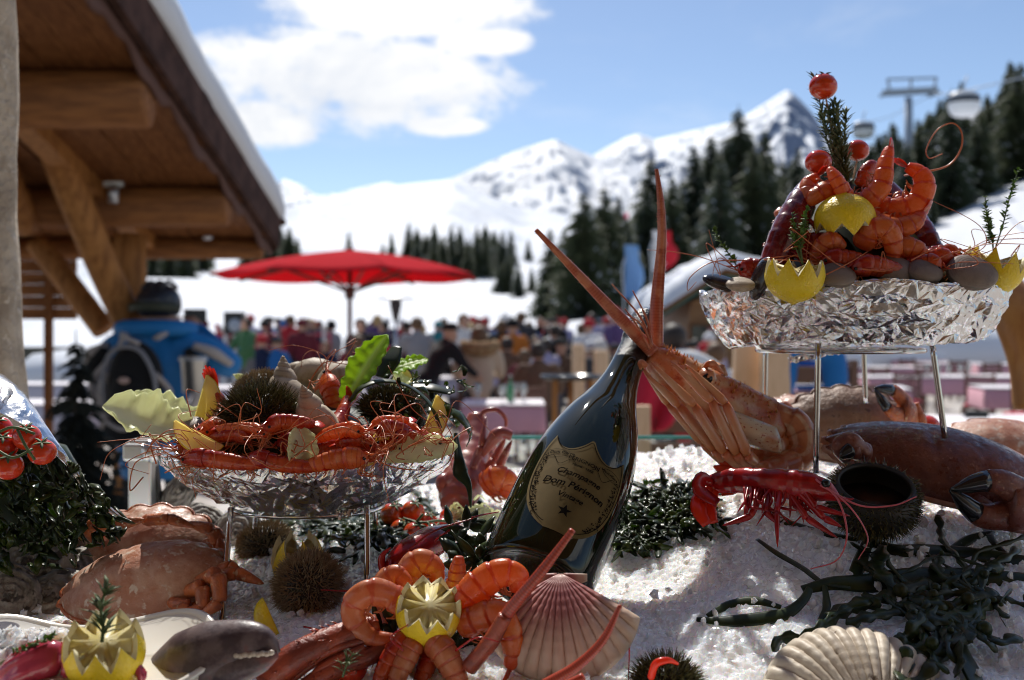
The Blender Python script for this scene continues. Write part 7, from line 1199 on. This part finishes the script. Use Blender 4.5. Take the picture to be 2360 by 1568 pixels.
needles([(0, 1530, .66), (40, 1505, .655), (90, 1480, .65), (130, 1462, .65)], 40, .006, .0011, 'thyme sprig lying in the white dish', thy_m, 'thyme_sprig', 'herb', 1.2, 1, .003, True)
dp = thing('crimson_prawn', 'purplish red prawn curled in the white dish', 'prawn', A(W(60, 1540, .66))); v, f, t = ellipsoid((0, 0, 0), (.027, .017, .014), 24, 16); v[:, 2] += .0012 * np.sin(v[:, 1] * 500); one((xf(v, basis(A(W(68, 1545, .655)), (.8, 0, .5), (-.3, -.75, .55))), f, t), 'carapace', M('magenta_shell', (.28, .015, .03), .16, coat=.5, col2=(.42, .05, .09), nscale=40), dp)
for k in range(5): one(tube(spl(uvd([(140 + 10 * k, 1500 + 8 * k, .66), (165 + 6 * k, 1520 + 9 * k, .65), (150 + 4 * k, 1560 + 5 * k, .645)]), 10), [.006, .008, .003], 10), 'tail_ring', MATS['magenta_shell'], dp)
for k in range(6): one(tube(spl(uvd([(300 + 5 * k, 1555, .66), (312 + 3 * k, 1535 + 4 * k, .655), (325, 1565 + 4 * k, .65)]), 8), [.002, .004, .001], 6), 'leg', MATS['magenta_shell'], dp)
lc = thing('lobster_claw', 'dark grey-purple lobster claw lying in front of the dish', 'lobster', A(W(500, 1540, .69))); lcm = M('dark_lobster_claw', (.07, .045, .05), .4, col2=(.16, .12, .12), nscale=60, col3=(.2, .06, .05), n3=30, lo3=.6, hi3=.7, bump=.4, bscale=260, bdist=.001, coat=.1)
cl = one(tube(spl(uvd([(318, 1606, .69), (385, 1560, .685), (455, 1522, .68), (520, 1496, .676), (575, 1478, .672), (615, 1482, .67), (642, 1506, .668)]), 40), [.009, .0175, .0235, .0225, .0165, .0105, .002], 18, sx=1, sy=.75, up=(0, .3, 1)), 'palm', lcm, lc)
sub(one(tube(spl(uvd([(470, 1552, .674), (530, 1542, .67), (580, 1530, .667), (615, 1519, .666), (640, 1509, .666)]), 20), [.01, .0135, .0105, .0075, .002], 12, sy=.8), 'lower_finger', lcm, lc), cl)
tm_ = M('claw_teeth', (.6, .52, .42), .3)
for k in range(9): sub(one(ellipsoid(A(W(545 + k * 10, 1511 - k * .8 + (k % 2) * 2, .662)), (.0024, .002, .0019), 8, 6), 'tooth', tm_, lc), cl)
# ------------------------------------------------------------------ seaweed on the ice
def strap(pts, R, label=None, parent=None, lift=.004, m=None):
    P = A([ice_at(u, v, lift) for u, v in pts]); return one(tube(spl(P, 40), R, 8, sx=.22, sy=1, up=(0, -.7, .7)), 'frond', m or wee_d, parent)
s1 = thing('seaweed_strand', 'long dark seaweed straps with forked tips sprawling over the ice on the right', 'seaweed', ice_at(2100, 1350))
for pts, R in (([(1745, 1243), (1790, 1275), (1850, 1310), (1900, 1345), (1960, 1355)], [.002, .0035, .003, .002]), ([(1605, 1428), (1680, 1432), (1760, 1425), (1810, 1415), (1850, 1385), (1870, 1350)], [.002, .0055, .006, .004, .003]), ([(1630, 1420), (1680, 1395), (1740, 1385), (1800, 1400)], [.002, .004, .004, .002]), ([(1850, 1360), (1920, 1345), (2000, 1345), (2100, 1330), (2250, 1330), (2380, 1340)], [.004, .009, .009, .008]), ([(1880, 1180), (1960, 1220), (2050, 1265), (2150, 1270), (2260, 1280), (2380, 1300)], [.004, .006, .009, .01, .011]), ([(1960, 1350), (1980, 1300), (2000, 1250)], [.005, .006, .005]), ([(1760, 1180), (1830, 1210), (1900, 1230), (1980, 1245)], [.003, .005, .005, .003]), ([(2250, 1400), (2210, 1470), (2230, 1530), (2260, 1600)], [.008, .006, .009, .006]), ([(2220, 1480), (2170, 1500), (2140, 1530)], [.005, .007, .002]), ([(2330, 1290), (2290, 1250), (2270, 1200)], [.004, .004, .006]), ([(2180, 1280), (2240, 1240), (2290, 1225)], [.004, .005, .002]), ([(1900, 1345), (1905, 1400), (1890, 1430)], [.002, .0035, .002])): strap(pts, R, parent=s1)
def drape(n, c, sp, step, wid, box, seed, fork=True, lift=.006, ang=None):
    """n limp ribbons that wander over the ice from round c (columns, rows); wid = half width range in metres"""
    r = np.random.default_rng(seed); a_, b_ = MB(), MB()
    for k in range(n):
        u, v = r.normal(c[0], sp[0]), r.normal(c[1], sp[1])
        if not (box[0] < u < box[1] and box[2] < v < box[3]): continue
        a = r.uniform(0, 6.28) if ang is None else r.normal(ang, .7); P = []; m = int(r.integers(4, 9))
        for i in range(m): P.append(ice_at(u, v, lift + r.uniform(0, .008))); a += r.normal(0, .45); u += step * math.cos(a); v += step * .7 * math.sin(a)
        w = r.uniform(*wid); tgt = b_ if r.random() < .3 else a_; q = spl(P, 4 * m); wv = 1 + .35 * np.sin(np.arange(4 * m) * r.uniform(.8, 1.6)); up = unit(A((0, -.7, .7)) + r.normal(0, .35, 3)); tgt.add(tube(q, np.r_[.45, wv[1:-1], .6] * w, 6, sx=.16, sy=1, up=up))
        if fork:
            for s_ in (-1, 1): e = q[-1]; d = unit(q[-1] - q[-3]); sd = np.cross(d, (0, -.7, .7)); tgt.add(tube(spl([q[-3], e + sd * s_ * w * 1.2, e + d * w * 4 + sd * s_ * w * 2.2], 6), A([.5, .8, .8, .4]) * w, 6, sx=.16, up=up))
        if r.random() < .25: tgt.add(ellipsoid(q[len(q) // 2] + A((0, -.002, .002)), (w * 1.1, w * .9, w * 1.1), 8, 6))
    return a_, b_
s2 = thing('seaweed_heap', 'ragged dark seaweed clump on the ice above the white scallop', 'seaweed', ice_at(2150, 1420))
mb, mg = drape(48, (2195, 1390), (95, 44), 44, (.0018, .0075), (1985, 2380, 1300, 1520), 3, fork=False); mb.build('fronds', wee_d, s2, kind='stuff'); mg.build('green_fronds', wee_k, s2, kind='stuff')
s3 = thing('seaweed_heap', 'shiny dark green bladder seaweed on the ice right of the bottle', 'seaweed', ice_at(1520, 1190))
mb, mg = drape(120, (1560, 1172), (45, 24), 9, (.0026, .0055), (1440, 1650, 1110, 1240), 5); mb.build('fronds', wee_d, s3, kind='stuff'); mg.build('green_fronds', wee_g, s3, kind='stuff')
mb, mg = drape(90, (1455, 1225), (34, 18), 8, (.0022, .005), (1395, 1560, 1180, 1290), 6); mb.build('fronds', wee_d, s3, kind='stuff'); mg.build('green_fronds', wee_g, s3, kind='stuff')
s4 = thing('seaweed_heap', 'dark seaweed strip at the back of the ice under the left tray', 'seaweed', ice_at(820, 1215))
mb, mg = drape(120, (830, 1206), (110, 10), 16, (.002, .005), (600, 1070, 1180, 1235), 7); mb.build('fronds', wee_d, s4, kind='stuff'); mg.build('green_fronds', wee_g, s4, kind='stuff')
s5 = thing('seaweed_heap', 'dark seaweed leaves between the crimson prawn heads and the bottle', 'seaweed', A(W(1090, 1240, .9))); mb = MB()
for k in range(46): u, v = rng.uniform(1040, 1130), rng.uniform(1200, 1300); d = .9 - (v - 1200) / 1000; a = rng.uniform(0, 6.28); p = A(W(u, v, d)); L_ = rng.uniform(.01, .024); mb.add(tube(spl([p, p + A((math.cos(a) * L_ * .5, -.002, math.sin(a) * L_ * .5)), p + A((math.cos(a) * L_, 0, math.sin(a) * L_))], 6), A([.3, 1, .2]) * .006, 6, sx=.25, up=(rng.normal(), -1, .3)))
mb.build('fronds', wee_d, s5, kind='stuff')
s6 = thing('seaweed_heap', 'dark seaweed tangle in the gaps under the prawn rosette', 'seaweed', A(W(1000, 1500, .75))); mb = MB()
for k in range(130):
    u, v = rng.uniform(870, 1250), rng.uniform(1430, 1590); p = A(W(u, v, .765)); a = rng.uniform(0, 6.28); L_ = rng.uniform(.012, .03); mb.add(tube(spl([p, p + A((math.cos(a) * L_ * .5, -.003, math.sin(a) * L_ * .5)), p + A((math.cos(a) * L_, 0, math.sin(a) * L_))], 6), A([.3, 1, .2]) * .005, 6, sx=.25, up=(rng.normal(), -1, .3)))
mb.build('fronds', wee_d, s6, kind='stuff')
